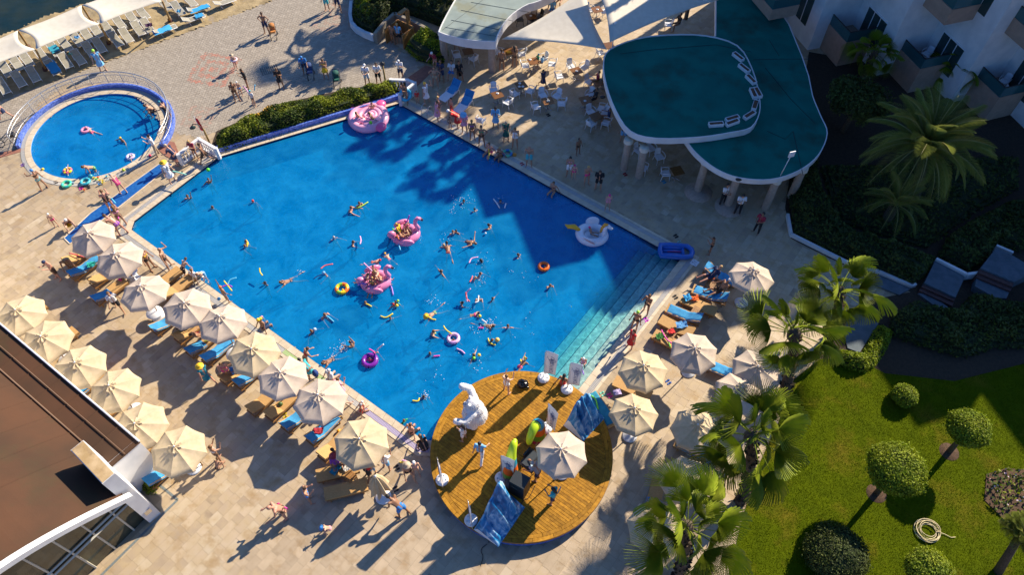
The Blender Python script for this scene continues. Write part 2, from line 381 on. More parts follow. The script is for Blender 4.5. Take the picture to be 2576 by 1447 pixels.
# beach and sea
def beach():
    poly=[W(*p) for p in ((-60,276),(0,254),(300,144),(600,34),(700,-4),(820,-60),(400,-120),(245,-2),(120,40),(0,92),(-80,130))]
    n=np.array([p[:2] for p in poly]); mn=n.min(0); mx=n.max(0); c=.22
    xs=np.arange(mn[0],mx[0],c); ys=np.arange(mn[1],mx[1],c); gx,gy=np.meshgrid(xs,ys)
    nz=RNG.random(gx.shape); 
    for _ in range(2): nz=(nz+np.roll(nz,1,0)+np.roll(nz,1,1)+np.roll(nz,-1,0)+np.roll(nz,-1,1))/5
    z=.03+(nz-.5)*.28
    vs=np.column_stack([gx.ravel(),gy.ravel(),z.ravel()]); nx=len(xs); ny=len(ys); f=[]
    ok=inpoly_np(vs,poly).reshape(ny,nx)
    for j in range(ny-1):
        for i in range(nx-1):
            if ok[j,i] and ok[j+1,i+1]: a=j*nx+i; f.append((a,a+1,a+nx+1,a+nx))
    me=bpy.data.meshes.new('beach'); me.from_pydata(vs.tolist(),[],f); me.materials.append(M_sand); me.polygons.foreach_set('use_smooth',[True]*len(f))
    put(bpy.data.objects.new('beach',me),kind='structure')
    m=mat('sea_water',(.006,.018,.012),.2,(.02,.028,.01),.5,1,1.5,detail=6,spec=.5)
    mb=MB(); p=[W(*p) for p in ((-80,132),(0,94),(120,42),(245,0),(400,-118))]; far=[(-60,250),(-300,400),(-300,40)]
    mb.add([(q[0],q[1],.015) for q in p]+[(-10,120,.015),(-60,400,.015),(-400,400,.015),(-400,0,.015)],[tuple(range(9))[::-1]])
    struct('sea',mb,m)
beach()
# lawn, beds
mb=MB(); mb.prism([p[:2] for p in lawn],-.012,.03); struct('lawn',mb,M_grass)
mb=MB(); mb.prism([p[:2] for p in bed],-.013,.018); struct('garden_bed',mb,M_soil)
mb=MB(); mb.prism([p[:2] for p in bed2],-.013,.02); struct('planting_bed',mb,M_soil)
def tufts():
    P=np.array([p[:2] for p in lawn]); mn=P.min(0); mx=P.max(0); q=mn+RNG.random((200000,2))*(mx-mn); q=q[inpoly_np(q,lawn)]
    n=len(q); a=RNG.random(n)*6.28; h=.02+.03*RNG.random(n); w=.011
    b0=np.column_stack([q[:,0]-np.cos(a)*w,q[:,1]-np.sin(a)*w,np.full(n,.028)]); b1=np.column_stack([q[:,0]+np.cos(a)*w,q[:,1]+np.sin(a)*w,np.full(n,.028)])
    t=np.column_stack([q[:,0]+RNG.normal(0,.018,n),q[:,1]+RNG.normal(0,.018,n),.028+h])
    me=fast('grass',np.stack([b0,b1,t],1).reshape(-1,3),3,M_blade); put(bpy.data.objects.new('grass',me),kind='stuff',label='short mown grass growing on the garden lawn',cat='grass')
tufts()
# ------------------------------------------------ pool basin, water, steps, coping
def pool_floor_mat(name,c1,c2,sc):
    m=bpy.data.materials.new(name); m.use_nodes=True; t=m.node_tree; b=t.nodes['Principled BSDF']; L=t.links.new
    geo=_n(t,'ShaderNodeNewGeometry'); ch=_n(t,'ShaderNodeTexWhiteNoise',noise_dimensions='3D')
    sn=_n(t,'ShaderNodeVectorMath',operation='SNAP'); sn.inputs[1].default_value=(.1,.1,.1); L(geo.outputs['Position'],sn.inputs[0]); L(sn.outputs[0],ch.inputs[0])
    mx=_n(t,'ShaderNodeMix',data_type='RGBA'); L(ch.outputs[0],mx.inputs[0]); mx.inputs[6].default_value=(*c1,1); mx.inputs[7].default_value=(*c2,1)
    L(mx.outputs[2],b.inputs['Base Color']); b.inputs['Roughness'].default_value=.35; return m
M_pfloor=pool_floor_mat('pool_mosaic',(.006,.42,.72),(.009,.45,.75),8)
M_psteps=pool_floor_mat('step_mosaic',(.75,.8,.66),(.82,.86,.72),8)
M_kfloor=pool_floor_mat('shallow_mosaic',(.006,.24,.66),(.015,.3,.74),8)
eu=(PF-PE).normalized(); ein=Vector((eu.y,-eu.x,0))
if (PE+ein).x>PE.x: ein=-ein
def shallow(t,geo,md_,murk):
    """suspended matter hides less where the water is shallow over the entry steps"""
    vm=_n(t,'ShaderNodeVectorMath',operation='SUBTRACT'); vm.inputs[1].default_value=PE; t.links.new(geo.outputs['Position'],vm.inputs[0])
    dt=_n(t,'ShaderNodeVectorMath',operation='DOT_PRODUCT'); dt.inputs[1].default_value=ein; t.links.new(vm.outputs[0],dt.inputs[0])
    mr=_n(t,'ShaderNodeMapRange'); mr.inputs[1].default_value=1.6; mr.inputs[2].default_value=3.1; mr.inputs[3].default_value=.06; mr.inputs[4].default_value=murk; t.links.new(dt.outputs['Value'],mr.inputs[0]); t.links.new(mr.outputs[0],md_.inputs[0])
def water_mat(name,dens,cs=.86,lo=.74,murk=.52,shal=False):
    m=bpy.data.materials.new(name); m.use_nodes=True; t=m.node_tree; L=t.links.new
    for n in list(t.nodes): t.nodes.remove(n)
    out=_n(t,'ShaderNodeOutputMaterial'); geo=_n(t,'ShaderNodeNewGeometry')
    # ripples
    n1=_n(t,'ShaderNodeTexNoise'); n1.inputs['Scale'].default_value=1.6; n1.inputs['Detail'].default_value=6; n1.inputs['Roughness'].default_value=.62; n1.inputs['Distortion'].default_value=.8; L(geo.outputs['Position'],n1.inputs['Vector'])
    bp=_n(t,'ShaderNodeBump'); bp.inputs['Strength'].default_value=1; bp.inputs['Distance'].default_value=.05; L(n1.outputs[0],bp.inputs['Height'])
    gl=_n(t,'ShaderNodeBsdfGlossy'); gl.inputs['Roughness'].default_value=.06; L(bp.outputs[0],gl.inputs['Normal'])
    # caustic web: light focused by the ripples, put into the transparency colour
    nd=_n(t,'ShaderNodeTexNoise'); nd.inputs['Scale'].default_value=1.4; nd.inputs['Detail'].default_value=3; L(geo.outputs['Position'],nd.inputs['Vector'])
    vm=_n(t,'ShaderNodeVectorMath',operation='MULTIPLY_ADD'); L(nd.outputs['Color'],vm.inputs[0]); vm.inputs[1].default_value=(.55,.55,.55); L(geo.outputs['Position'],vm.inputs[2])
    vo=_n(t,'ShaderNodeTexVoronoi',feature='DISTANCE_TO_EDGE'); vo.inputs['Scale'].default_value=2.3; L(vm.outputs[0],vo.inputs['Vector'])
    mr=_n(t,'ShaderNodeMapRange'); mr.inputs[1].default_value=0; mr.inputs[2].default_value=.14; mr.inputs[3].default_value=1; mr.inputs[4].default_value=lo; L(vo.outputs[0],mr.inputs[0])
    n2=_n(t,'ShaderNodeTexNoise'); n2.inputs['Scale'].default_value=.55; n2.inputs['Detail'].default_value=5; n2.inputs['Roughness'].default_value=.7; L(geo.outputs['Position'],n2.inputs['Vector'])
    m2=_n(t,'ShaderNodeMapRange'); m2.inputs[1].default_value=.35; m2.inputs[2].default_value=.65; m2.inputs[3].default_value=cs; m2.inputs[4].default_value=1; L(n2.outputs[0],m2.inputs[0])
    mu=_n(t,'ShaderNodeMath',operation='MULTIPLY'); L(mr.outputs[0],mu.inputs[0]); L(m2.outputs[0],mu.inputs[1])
    tr=_n(t,'ShaderNodeBsdfTransparent'); L(mu.outputs[0],tr.inputs[0])
    df=_n(t,'ShaderNodeBsdfDiffuse'); dn=_n(t,'ShaderNodeTexNoise'); dn.inputs['Scale'].default_value=.7; dn.inputs['Detail'].default_value=9; dn.inputs['Roughness'].default_value=.68; dn.inputs['Distortion'].default_value=.6; L(geo.outputs['Position'],dn.inputs['Vector']); dr=_n(t,'ShaderNodeMapRange'); dr.inputs[1].default_value=.36; dr.inputs[2].default_value=.66; L(dn.outputs[0],dr.inputs[0]); dm=_n(t,'ShaderNodeMix',data_type='RGBA'); L(dr.outputs[0],dm.inputs[0]); dm.inputs[6].default_value=(.0,.19,.5,1); dm.inputs[7].default_value=(.01,.30,.66,1); L(dm.outputs[2],df.inputs[0]); md_=_n(t,'ShaderNodeMixShader'); md_.inputs[0].default_value=murk; shallow(t,geo,md_,murk) if shal else None; L(tr.outputs[0],md_.inputs[1]); L(df.outputs[0],md_.inputs[2])  # cloudy brightness of the rippled water put into the diffuse colour
    fr=_n(t,'ShaderNodeFresnel'); fr.inputs[0].default_value=1.33; L(bp.outputs[0],fr.inputs['Normal']); bk=_n(t,'ShaderNodeMath',operation='SUBTRACT'); bk.inputs[0].default_value=1; L(geo.outputs['Backfacing'],bk.inputs[1]); fm=_n(t,'ShaderNodeMath',operation='MULTIPLY'); L(fr.outputs[0],fm.inputs[0]); L(bk.outputs[0],fm.inputs[1])
    mx=_n(t,'ShaderNodeMixShader'); L(fm.outputs[0],mx.inputs[0]); L(md_.outputs[0],mx.inputs[1]); L(gl.outputs[0],mx.inputs[2]); L(mx.outputs[0],out.inputs[0])
    va=_n(t,'ShaderNodeVolumeAbsorption'); va.inputs[0].default_value=(.02,.82,.96,1); va.inputs[1].default_value=dens; L(va.outputs[0],out.inputs[1])
    return m
M_water=water_mat('pool_water',.8,shal=True); M_kwater=water_mat('paddling_water',.5)
bas=put(bpy.data.objects.new('swimming_pool',None),kind='structure')
mb=MB(); n=len(pool)
mb.add([(p[0],p[1],FZ) for p in pool],[tuple(range(n))])
for i in range(n):
    a=pool[i];b=pool[(i+1)%n]; mb.quad((b[0],b[1],FZ),(a[0],a[1],FZ),(a[0],a[1],.0),(b[0],b[1],.0))
mb.obj('pool_basin',M_pfloor,bas)
mb=MB(); mb.prism(offset(pool,.02),FZ-.02,WZ); struct('pool_water',mb,M_water)
# dark waterline tiles
mb=MB(); inn=offset(pool,-.012)
for i in range(n):
    a=inn[i];b=inn[(i+1)%n]; mb.quad((b[0],b[1],-.35),(a[0],a[1],-.35),(a[0],a[1],.012),(b[0],b[1],.012))
mb.obj('waterline_tiles',flat((.01,.02,.06),.3),bas)
# broad entry steps along the right end
eu=(PF-PE).normalized(); ein=Vector((eu.y,-eu.x,0)); 
if (PE+ein).x>PE.x: ein=-ein
step=put(bpy.data.objects.new('pool_steps',None),kind='structure')
for k in range(5):
    top=-.3-.21*k; a=PE+eu*-.0+ein*(.53*k+.012); L_=(PF-PE).length+.9
    mb=MB(); p=[a,a+eu*L_,a+eu*L_+ein*.525,a+ein*.525]; q=[(c.x,c.y) for c in p]
    mb.prism(q,FZ+.003,top); e=a+ein*.5
    mb.obj('step',M_psteps,step)
    m2=MB(); p=[e,e+eu*L_,e+eu*L_+ein*.035,e+ein*.035]; m2.prism([(c.x,c.y) for c in p],top-.12,top+.006); m2.obj('step_nosing',flat((.02,.09,.14),.4),step)
# coping: stones, overflow grate, outer curb
edge=put(bpy.data.objects.new('pool_edge',None),kind='structure')
def ring_run(poly,d0,d1,i,z0,z1,L,g=.012,close=True):
    """stones between offsets d0 and d1 along edge i"""
    n=len(poly); A=offset(poly,d0) if d0 else [Vector(p[:2]) for p in poly]; B=offset(poly,d1); a0,a1=A[i],A[(i+1)%n]; b0,b1=B[i],B[(i+1)%n]
    k=max(1,round((a1-a0).length/L)); out=[]
    for j in range(k):
        t0=j/k+ g/2/max(.1,(a1-a0).length); t1=(j+1)/k-g/2/max(.1,(a1-a0).length)
        out.append([a0.lerp(a1,t0),a0.lerp(a1,t1),b0.lerp(b1,t1),b0.lerp(b1,t0)])
    return out
def isAB(i):
    a=Vector(pool[i]);b=Vector(pool[(i+1)%n]); pa=PA.to_2d();pb=PB.to_2d()
    return ((a-pa).length<.05 and (b-pb).length<.05) or ((a-pb).length<.05 and (b-pa).length<.05)
def under(i):
    a=Vector(pool[i]);b=Vector(pool[(i+1)%n]); c=(a+b)/2; return (c-STC.to_2d()).length<STR-.4
rg=random.Random(3)
for i in range(n):
    if under(i): continue
    for q in ring_run(pool,0,.36,i,0,0,.62):
        m2=MB(); m2.prism([(p.x,p.y) for p in q],.0,.03+rg.uniform(-.002,.002)); m2.obj('coping_stone',M_cop,edge)
    if not isAB(i):
        mg=MB()
        for j,q in enumerate(ring_run(pool,.375,.62,i,0,0,.075,.028)):
            t=(q[0]+q[2])/2; k=rg.uniform(.9,1.05); col=(.5*k,.49*k,.47*k)
            if t.y<22 and t.x<2 and t.y<23-0.2*t.x:
                b=int((t.x+t.y)*1.6)%5; 
                if b in(0,1): col=(.42,.36,.55)
                if b in(3,): col=(.42,.58,.22)
            mg.add([(p.x,p.y,.024) for p in q]+[(p.x,p.y,.0) for p in q],[(0,1,2,3),(0,4,5,1),(1,5,6,2),(2,6,7,3),(3,7,4,0)],0,False,col)
        mg.obj('overflow_grate',M_grate,edge,kind='stuff')
        A=offset(pool,.36);B=offset(pool,.64); mg=MB(); q=[A[i],A[(i+1)%n],B[(i+1)%n],B[i]]; mg.add([(p.x,p.y,.006) for p in q],[(0,1,2,3)]); mg.obj('gutter',flat((.25,.25,.26),.6),edge)
        for q in ring_run(pool,.64,.80,i,0,0,.62):
            m2=MB(); m2.prism([(p.x,p.y) for p in q],-.01,.026+rg.uniform(-.002,.002)); m2.obj('kerb_stone',M_cop,edge)
    else:
        A=offset(pool,.37);B=offset(pool,.72); q=[A[i],A[(i+1)%n],B[(i+1)%n],B[i]]
        m2=MB(); m2.prism([(p.x,p.y) for p in q],0,.34); m2.obj('planter_wall',M_mosaic,None,label='low blue mosaic wall between the pool edge and the flowering hedge',cat='wall')
# depth marker tile by the corner
p=W(1747,662); mb=MB(); mb.box((0,0,.035),(.42,.42,.012)); o=mb.obj('depth_marker',M_wpl,None,p,math.atan2(U.y,U.x),label='white depth marker plate on the pool corner beside the blue raft',cat='sign')
mb=MB(); 
for a,b in (((-.12,-.08),(.1,.1)),((-.12,.12),(-.02,.12)),((-.12,-.12),(-.12,-.02)),((.02,-.12),(.14,-.12))): mb.tube([(a[0],a[1],.043),(b[0],b[1],.043)],.012,4)
mb.obj('pictogram',flat((.03,.04,.06),.5),o)
# ------------------------------------------------ pool ladders
def ladder(loc,rz,label):
    t=thing('pool_ladder',label,'pool ladder',loc,rz)
    for s in(-.25,.25):
        pts=[(-.45,s,.02),(-.43,s,.55),(-.3,s,.8),(-.05,s,.85),(.12,s,.65),(.16,s,.1),(.16,s,-.9)]
        MB().tube(pts,.022,6).obj('handrail',M_steel,t)
    for z in(-.25,-.55,-.8): MB().box((.16,0,z),(.08,.46,.03)).obj('tread',M_steel,t)
ladder(W(1072,292),math.atan2(-.8,-.6),'steel pool ladder by the far right bank of the pool')
ladder(T(0,1,2060,1400),math.atan2(.8,.6),'steel pool ladder beside the sunlit umbrella row')
# ------------------------------------------------ kids pool
kp=put(bpy.data.objects.new('paddling_pool',None),kind='structure')
mb=MB(); k64=circ(KC,KR); mb.add([(p[0],p[1],-.75) for p in k64],[tuple(range(64))])
for i in range(64): a=k64[i];b=k64[(i+1)%64]; mb.quad((b[0],b[1],-.75),(a[0],a[1],-.75),(a[0],a[1],0),(b[0],b[1],0))
mb.obj('pool_basin',M_kfloor,kp)
mb=MB(); mb.prism(circ(KC,KR+.02),-.77,-.08); struct('paddling_pool_water',mb,M_kwater)
for j in range(48):
    a0=2*PI*j/48+.002; a1=2*PI*(j+1)/48-.002
    MB().prism(circ(KC,KR-.03,3,a0,a1)+circ(KC,KR+.34,3,a0,a1)[::-1],-.0,.035).obj('coping_stone',M_cop,kp)
mb=MB()
for j in range(330):
    a0=2*PI*j/330; a1=a0+2*PI/330*.6; mb.prism(circ(KC,KR+.36,1,a0,a1)+circ(KC,KR+.58,1,a0,a1)[::-1],0,.03)
    mb.c[-6:]=[(.5,.49,.46)]*6
mb.obj('overflow_grate',M_grate,kp,kind='stuff')
mb=MB(); ia=circ(KC,KR+.3,64); oa=circ(KC,KR+.62,64)
for i in range(64): mb.quad((*ia[i],.004),(*oa[i],.004),(*oa[(i+1)%64],.004),(*ia[(i+1)%64],.004))
mb.obj('gutter_bed',flat((.36,.34,.3),.7),kp)
A0,A1=R(-14),R(196)
wl=thing('ring_wall','curved low blue mosaic wall round the far side of the paddling pool','wall',(0,0,0))
mb=MB()
NN=40
for j in range(NN):
    a0=A0+(A1-A0)*j/NN; a1=A0+(A1-A0)*(j+1)/NN; w0=.95 if j<10 else .8
    mb.prism(circ(KC,KR+.62,1,a0,a1)+circ(KC,KR+w0,1,a0,a1)[::-1],0,.28)
mb.obj('wall_blocks',M_mosaic,wl)
rl=thing('pool_railing','curved steel railing around the far half of the round paddling pool','railing',(0,0,0))
RR=KR+.84
def arcp(r,z,n=60,a0=A0,a1=A1): return [(KC.x+r*math.cos(a0+(a1-a0)*i/n),KC.y+r*math.sin(a0+(a1-a0)*i/n),z) for i in range(n+1)]
M_rail=mat('galvanised_rail',(.5,.5,.5),.35,metal=.7)
MB().tube(arcp(RR,1.2),.035,6).obj('top_rail',M_rail,rl)
for z in(.42,.95): MB().tube(arcp(RR,z),.018,5).obj('rail',M_rail,rl)
for p in arcp(RR,.28,17): MB().tube([p,(p[0],p[1],1.2)],.024,6).obj('post',M_rail,rl)
mb=MB()
for p in arcp(RR,.42,110): mb.tube([p,(p[0],p[1],.95)],.009,4,smooth=False)
mb.obj('baluster',M_rail,rl,kind='stuff')
# footbath channel and red ramp
fb=[T(0,1,*p) for p in ((1640,172),(1735,210),(1085,725),(700,1010),(640,950),(905,700))]
mb=MB(); mb.prism([p[:2] for p in fb],-.012,.006); struct('footbath',mb,mat('footbath_blue',(.012,.09,.33),.3,(.02,.13,.4),6))
mb=MB(); q=offset([p[:2] for p in (fb if True else fb)],.0)
for i in range(len(fb)):
    a=fb[i];b=fb[(i+1)%len(fb)]; mb.tube([(a.x,a.y,.01),(b.x,b.y,.01)],.04,4,smooth=False)
struct('footbath_kerb',mb,M_cop)
rp=[W(*p) for p in ((423.5,354.7),(396.5,375.7),(417.5,392.7),(446.6,408.8),(450,385),(439.6,358.7))]
mb=MB(); mb.prism([p[:2] for p in rp],-.01,.03); struct('red_ramp',mb,M_brickred)
rp=[W(*p) for p in ((-40,392),(0,385),(62,372),(66,378),(0,397),(-40,404))]
mb=MB(); mb.prism([p[:2] for p in rp],-.01,.02); struct('red_border',mb,M_brickred)
rp=[T(1,0,*p) for p in ((1520,780),(1700,655),(1790,690),(1610,870))]
mb=MB(); mb.prism([p[:2] for p in rp],-.01,.03); struct('brown_ramp',mb,M_brickred)
# ------------------------------------------------ balustrades
def balprof(h): return [(.05,0),(.05,.04),(.03,.06),(.055,.2),(.065,.28),(.03,.42),(.025,.5),(.05,h-.06),(.05,h)]
bme=None
def balustrade(pts,label):
    global bme
    t=thing('balustrade',label,'balustrade',(0,0,0)); H=.85
    if bme is None: bme=MB().lathe(balprof(.65),8).mesh('baluster',M_white)
    for i,p in enumerate(pts): MB().box((p.x,p.y,.47),(.2,.2,.94)).obj('post',M_white,t)
    for a,b in zip(pts,pts[1:]):
        d=b-a; L=d.length; rz=math.atan2(d.y,d.x); c=(a+b)/2
        MB().box((c.x,c.y,H+.02),(L-.2,.2,.12),rz).obj('handrail',M_white,t)
        MB().box((c.x,c.y,.06),(L-.2,.18,.12),rz).obj('plinth',M_white,t)
        k=max(2,int(L/.22))
        for j in range(k):
            p=a.lerp(b,(j+.5)/k); inst(bme,'baluster',t,(p.x,p.y,.12))
def G(p): p=Vector(p); p.z=0; return p
balustrade([G(W(447.5,388.7,.9)),G(W(499,348,.9)),G(W(541.8,372.7,.9))],'white balustrade with turned balusters at the left end of the hedge')
balustrade([G(T(1,0,1435,950,.9)),G(T(1,0,1590,830,.9)),G(T(1,0,1515,800,.9)),G(T(1,0,1345,795,.9))],'white balustrade at the far right corner of the big pool')
# ------------------------------------------------ round wooden stage
stg=thing('round_stage','round wooden deck stage with blue mosaic side built over the pool corner','stage',STC)
mb=MB(); mb.lathe([(STR-.06,FZ),(STR-.06,.50)],96); mb.obj('mosaic_side',M_mosaic,stg)
mb=MB(); mb.lathe([(0.01,.49),(STR-.05,.49)],64,smooth=False); mb.obj('under_deck',flat((.03,.02,.01),.9),stg)
MB().lathe([(STR-.07,.38),(STR,.38),(STR,.548),(STR-.05,.55)],96).obj('rim_band',M_wood,stg)
au=math.atan2(U.y,U.x); R0=STR-.36; w=.14
k=int(R0/w)
for j in range(-k,k+1):
    y0=(j-.5)*w+.007;y1=(j+.5)*w-.007
    if max(abs(y0),abs(y1))>=R0: continue
    xa=math.sqrt(R0**2-y0**2); xb=math.sqrt(R0**2-y1**2)
    cuts=[-1]; x=-min(xa,xb)
    L0=rg.uniform(1.2,3.8); xs=[]; x=-min(xa,xb)+L0
    while x<min(xa,xb)-.8: xs.append(x); x+=rg.uniform(2.4,4)
    xs=[None]+xs+[None]
    for a,b in zip(xs,xs[1:]):
        l0,l1=(-xa,-xb) if a is None else (a+.004,a+.004); r0,r1=(xa,xb) if b is None else (b-.004,b-.004)
        m2=MB(); m2.prism([(l0,y0),(r0,y0),(r1,y1),(l1,y1)],.505,.55+rg.uniform(-.002,.002)); o=m2.obj('deck_board',M_deck,stg,rz=au)
for ri,(ra,rb) in enumerate(((STR-.35,STR-.19),(STR-.18,STR-.01))):
    for j in range(28):
        a0=2*PI*(j+ri*.5)/28+.002;a1=a0+2*PI/28-.004
        MB().prism(circ((0,0),ra,4,a0,a1)+circ((0,0),rb,4,a0,a1)[::-1],.505,.552).obj('border_board',M_deck,stg)
# ------------------------------------------------ cafe pavilion roofs
def column(t,p,h,r=.24,plinth=True):
    """clad round column; child of its building"""
    mb=MB(); mb.lathe([(r,0),(r,h*.42),(r*1.02,h*.43),(r*.97,h*.46),(r*.93,h-.25)],16,(p[0],p[1],0)); o=mb.obj('column',M_stone,t)
    MB().lathe([(r*1.25,h-.3),(r*1.25,h-.17),(r*.9,h-.12),(r*1.15,h-.1),(r*1.15,h-.02),(.01,h-.02)],16,(p[0],p[1],0)).obj('capital',M_cream,o)
def roofslab(t,poly,z,fas,mroof,name='roof_deck',up=.12):
    q=[(p.x,p.y) for p in poly]
    ar=sum(q[i][0]*q[(i+1)%len(q)][1]-q[(i+1)%len(q)][0]*q[i][1] for i in range(len(q)))
    if ar<0: q=q[::-1]
    MB().prism(q,z-fas,z-.03,side=0).obj('fascia',M_white,t)
    inner=offset(q,-.06); n=len(q)
    mb=MB()
    for i in range(n):
        a,b=q[i],q[(i+1)%n]; c,d=inner[(i+1)%n],inner[i]
        mb.quad((a[0],a[1],z+up-.03),(b[0],b[1],z+up-.03),(c[0],c[1],z+up-.03),(d[0],d[1],z+up-.03))
        mb.quad((a[0],a[1],z-.03),(b[0],b[1],z-.03),(b[0],b[1],z+up-.03),(a[0],a[1],z+up-.03))
        mb.quad((d[0],d[1],z+up-.03),(c[0],c[1],z+up-.03),(c[0],c[1],z-.02),(d[0],d[1],z-.02))
    mb.obj('parapet',M_white,t)
    MB().prism([(p[0],p[1]) for p in inner],z-.02,z).obj(name,mroof,t)
    return inner
def bez(pts,n=8,closed=True):
    """smooth closed curve through points (Catmull-Rom)"""
    out=[];k=len(pts)
    for i in range(k):
        p0,p1,p2,p3=pts[i-1],pts[i],pts[(i+1)%k],pts[(i+2)%k]
        for j in range(n):
            t=j/n; out.append(.5*((2*p1)+(p2-p0)*t+(2*p0-5*p1+4*p2-p3)*t*t+(3*p1-p0-3*p2+p3)*t**3))
    return out
def arcq(a,m,b,n=8):
    """curve a->b passing near m, b excluded"""
    c=2*m-(a+b)/2; return [a*(1-t)**2+c*2*t*(1-t)+b*t*t for t in [i/n for i in range(n)]]
ZL=3.0
pav=thing('pavilion_roof','open pavilion with grey green felt roof and white curved fascia behind the planter','pavilion',(0,0,0))
a=W(1103,82,ZL); b=W(1247,106,ZL); e=W(1330,12,ZL); far1=W(1500,-90,ZL); far2=W(1200,-90,ZL)
poly=arcq(a,W(1170,101,ZL),b)+arcq(b,W(1277,50,ZL),e)+arcq(e,W(1400,-18,ZL),far1)+arcq(far1,W(1350,-120,ZL),far2,4)+arcq(far2,W(1133,20,ZL),a)
inner=roofslab(pav,poly,ZL,.55,M_roofG)
mb=MB()
for x0,y0,x1,y1 in ((1113,75,1240,-20),(1135,50,1262,75),(1120,68,1255,92),(1160,25,1290,52),(1185,5,1330,30)):
    p=W(x0,y0,ZL);q=W(x1,y1,ZL); mb.tube([(p.x,p.y,ZL+.008),(q.x,q.y,ZL+.008)],.018,4,smooth=False)
mb.obj('felt_seam',flat((.1,.13,.13),.8),pav)
for x,y in ((1119,152),(1238,178)): column(pav,W(x,y),2.5,.26)
column(pav,W(1343,52),2.5,.26); column(pav,W(1250,-30),2.5,.26)
for x,y in ((1174,101),(1356,4)):
    p=W(x,y,ZL-.2); MB().ball((p.x,p.y-.12,ZL-.25),(.22,.1,.12)).obj('wall_lamp',M_dark,pav)
# large teal roof: upper deck and lower deck
tl=thing('cafe_roof','large cafe building with teal felt roof on two levels and white curved fascia','building',(0,0,0))
Z1=3.35; Z2=2.95
up=[(1517,160),(1533,125),(1600,98),(1680,88),(1775,90),(1855,115),(1893,175),(1910,240),(1911,285),(1890,322),(1840,335),(1760,347),(1650,350),(1585,332),(1548,280),(1524,215)]
P1=[W(x,y,Z1) for x,y in up]; P1=bez(P1,3)
q=[(p.x,p.y) for p in P1]
roofslab(tl,P1,Z1,.36,M_roofT,'upper_roof',.10)
lo=[(1800,-60),(1800,30),(1799,90),(1775,96),(1700,150),(1650,250),(1720,346),(1750,385),(1800,425),(1860,448),(1940,452),(2010,430),(2060,390),(2082,335),(2065,290),(2045,240),(2035,190),(2018,140),(1985,60),(1900,-60)]
P2=[W(x,y,Z2) for x,y in lo]; q2=arcq(P2[0],P2[1],P2[2],4)+P2[2:6]+bez(P2,4)[6*4:15*4]+P2[15:]
roofslab(tl,q2,Z2,.34,M_roofT,'lower_roof',.05)
mb=MB()
for pts,z in ((((1560,135),(1640,125),(1800,112),(1890,130)),Z1),(((1895,150),(1960,148),(2040,148)),Z2),(((1925,170),(1990,250),(2050,310)),Z2),(((1930,330),(1975,350),(1995,330),(2020,440)),Z2),(((1935,100),(1960,140)),Z2)):
    pp=[W(x,y,z) for x,y in pts]; mb.tube([(p.x,p.y,z+.006) for p in pp],.02,4,smooth=False)
mb.obj('felt_seam',flat((.006,.03,.035),.8),tl)
for x,y in ((1520,225),(1570,431),(1607.5,451),(1756.5,484),(1833,521),(1927,530),(1991,502)): column(tl,W(x,y)+Vector((0,.22,0)),2.6,.24)
for x,y in ((1756.5,484),(1833,521)): 
    mb=MB(); p=W(x,y); mb.lathe([(.85,-.02),(.85,.04),(.01,.045)],32,p); mb.obj('column_plinth',M_stone,tl)
# dim counter wall deep under the roof
for x,y in ((1516,240),(1858,447)):
    p=W(x,y,Z2-.1); MB().ball((p.x,p.y-.1,Z2-.12),(.2,.12,.12)).obj('wall_lamp',M_dark,tl)
# floodlight panel and mast
t=thing('panel_lamp','white square panel lamp on a thin rod above the teal roof edge','lamp',(0,0,0)); p=W(1963,442,Z2); z=ZH(1963,442,1981,396)
MB().tube([(p.x,p.y,Z2),(p.x+.1,p.y-.05,Z2+1.6)],.025,5).obj('rod',M_wpl,t); MB().box((p.x+.12,p.y-.05,Z2+1.75),(.36,.06,.4),.3).obj('panel',M_wpl,t)
# planters on the roof
def planter(proto=[None]):
    t=thing('roof_planter','','planter box'); 
    m=MB(); 
    for c,s in (((0,.17,.14),(1.0,.03,.28)),((0,-.17,.14),(1.0,.03,.28)),((.485,0,.14),(.03,.31,.28)),((-.485,0,.14),(.03,.31,.28)),((0,0,.02),(.94,.31,.03))): m.box(c,s)
    m.obj('box',M_wpl,t); MB().box((0,0,.13),(.93,.3,.18)).obj('soil',mat('dry_soil',(.17,.08,.04),.95,(.1,.05,.03),12,.5,40),t)
    return t
pp=planter()
pl=[(1856,146,-58,'topmost of the curve'),(1871,175,-58,'second down the curve'),(1888,203,-66,'third down, just above a side by side pair'),(1894,238,-84,'inner left one of the side by side pair'),(1905,236,-80,'outer right one of the side by side pair'),(1898,268,68,'just below the side by side pair'),(1884,293,38,'near the lower bend'),(1841,302,22,'upper one of the touching lower pair'),(1841,312,26,'lower one of the touching lower pair'),(1800,316,6,'lowest and leftmost of the curve')]
for x,y,a,l in pl:
    q=W(x,y,Z1+.01); place(pp,q,R(a),'white roof planter box, '+l,'planter boxes on the teal roof').scale=(.88,.8,.8)
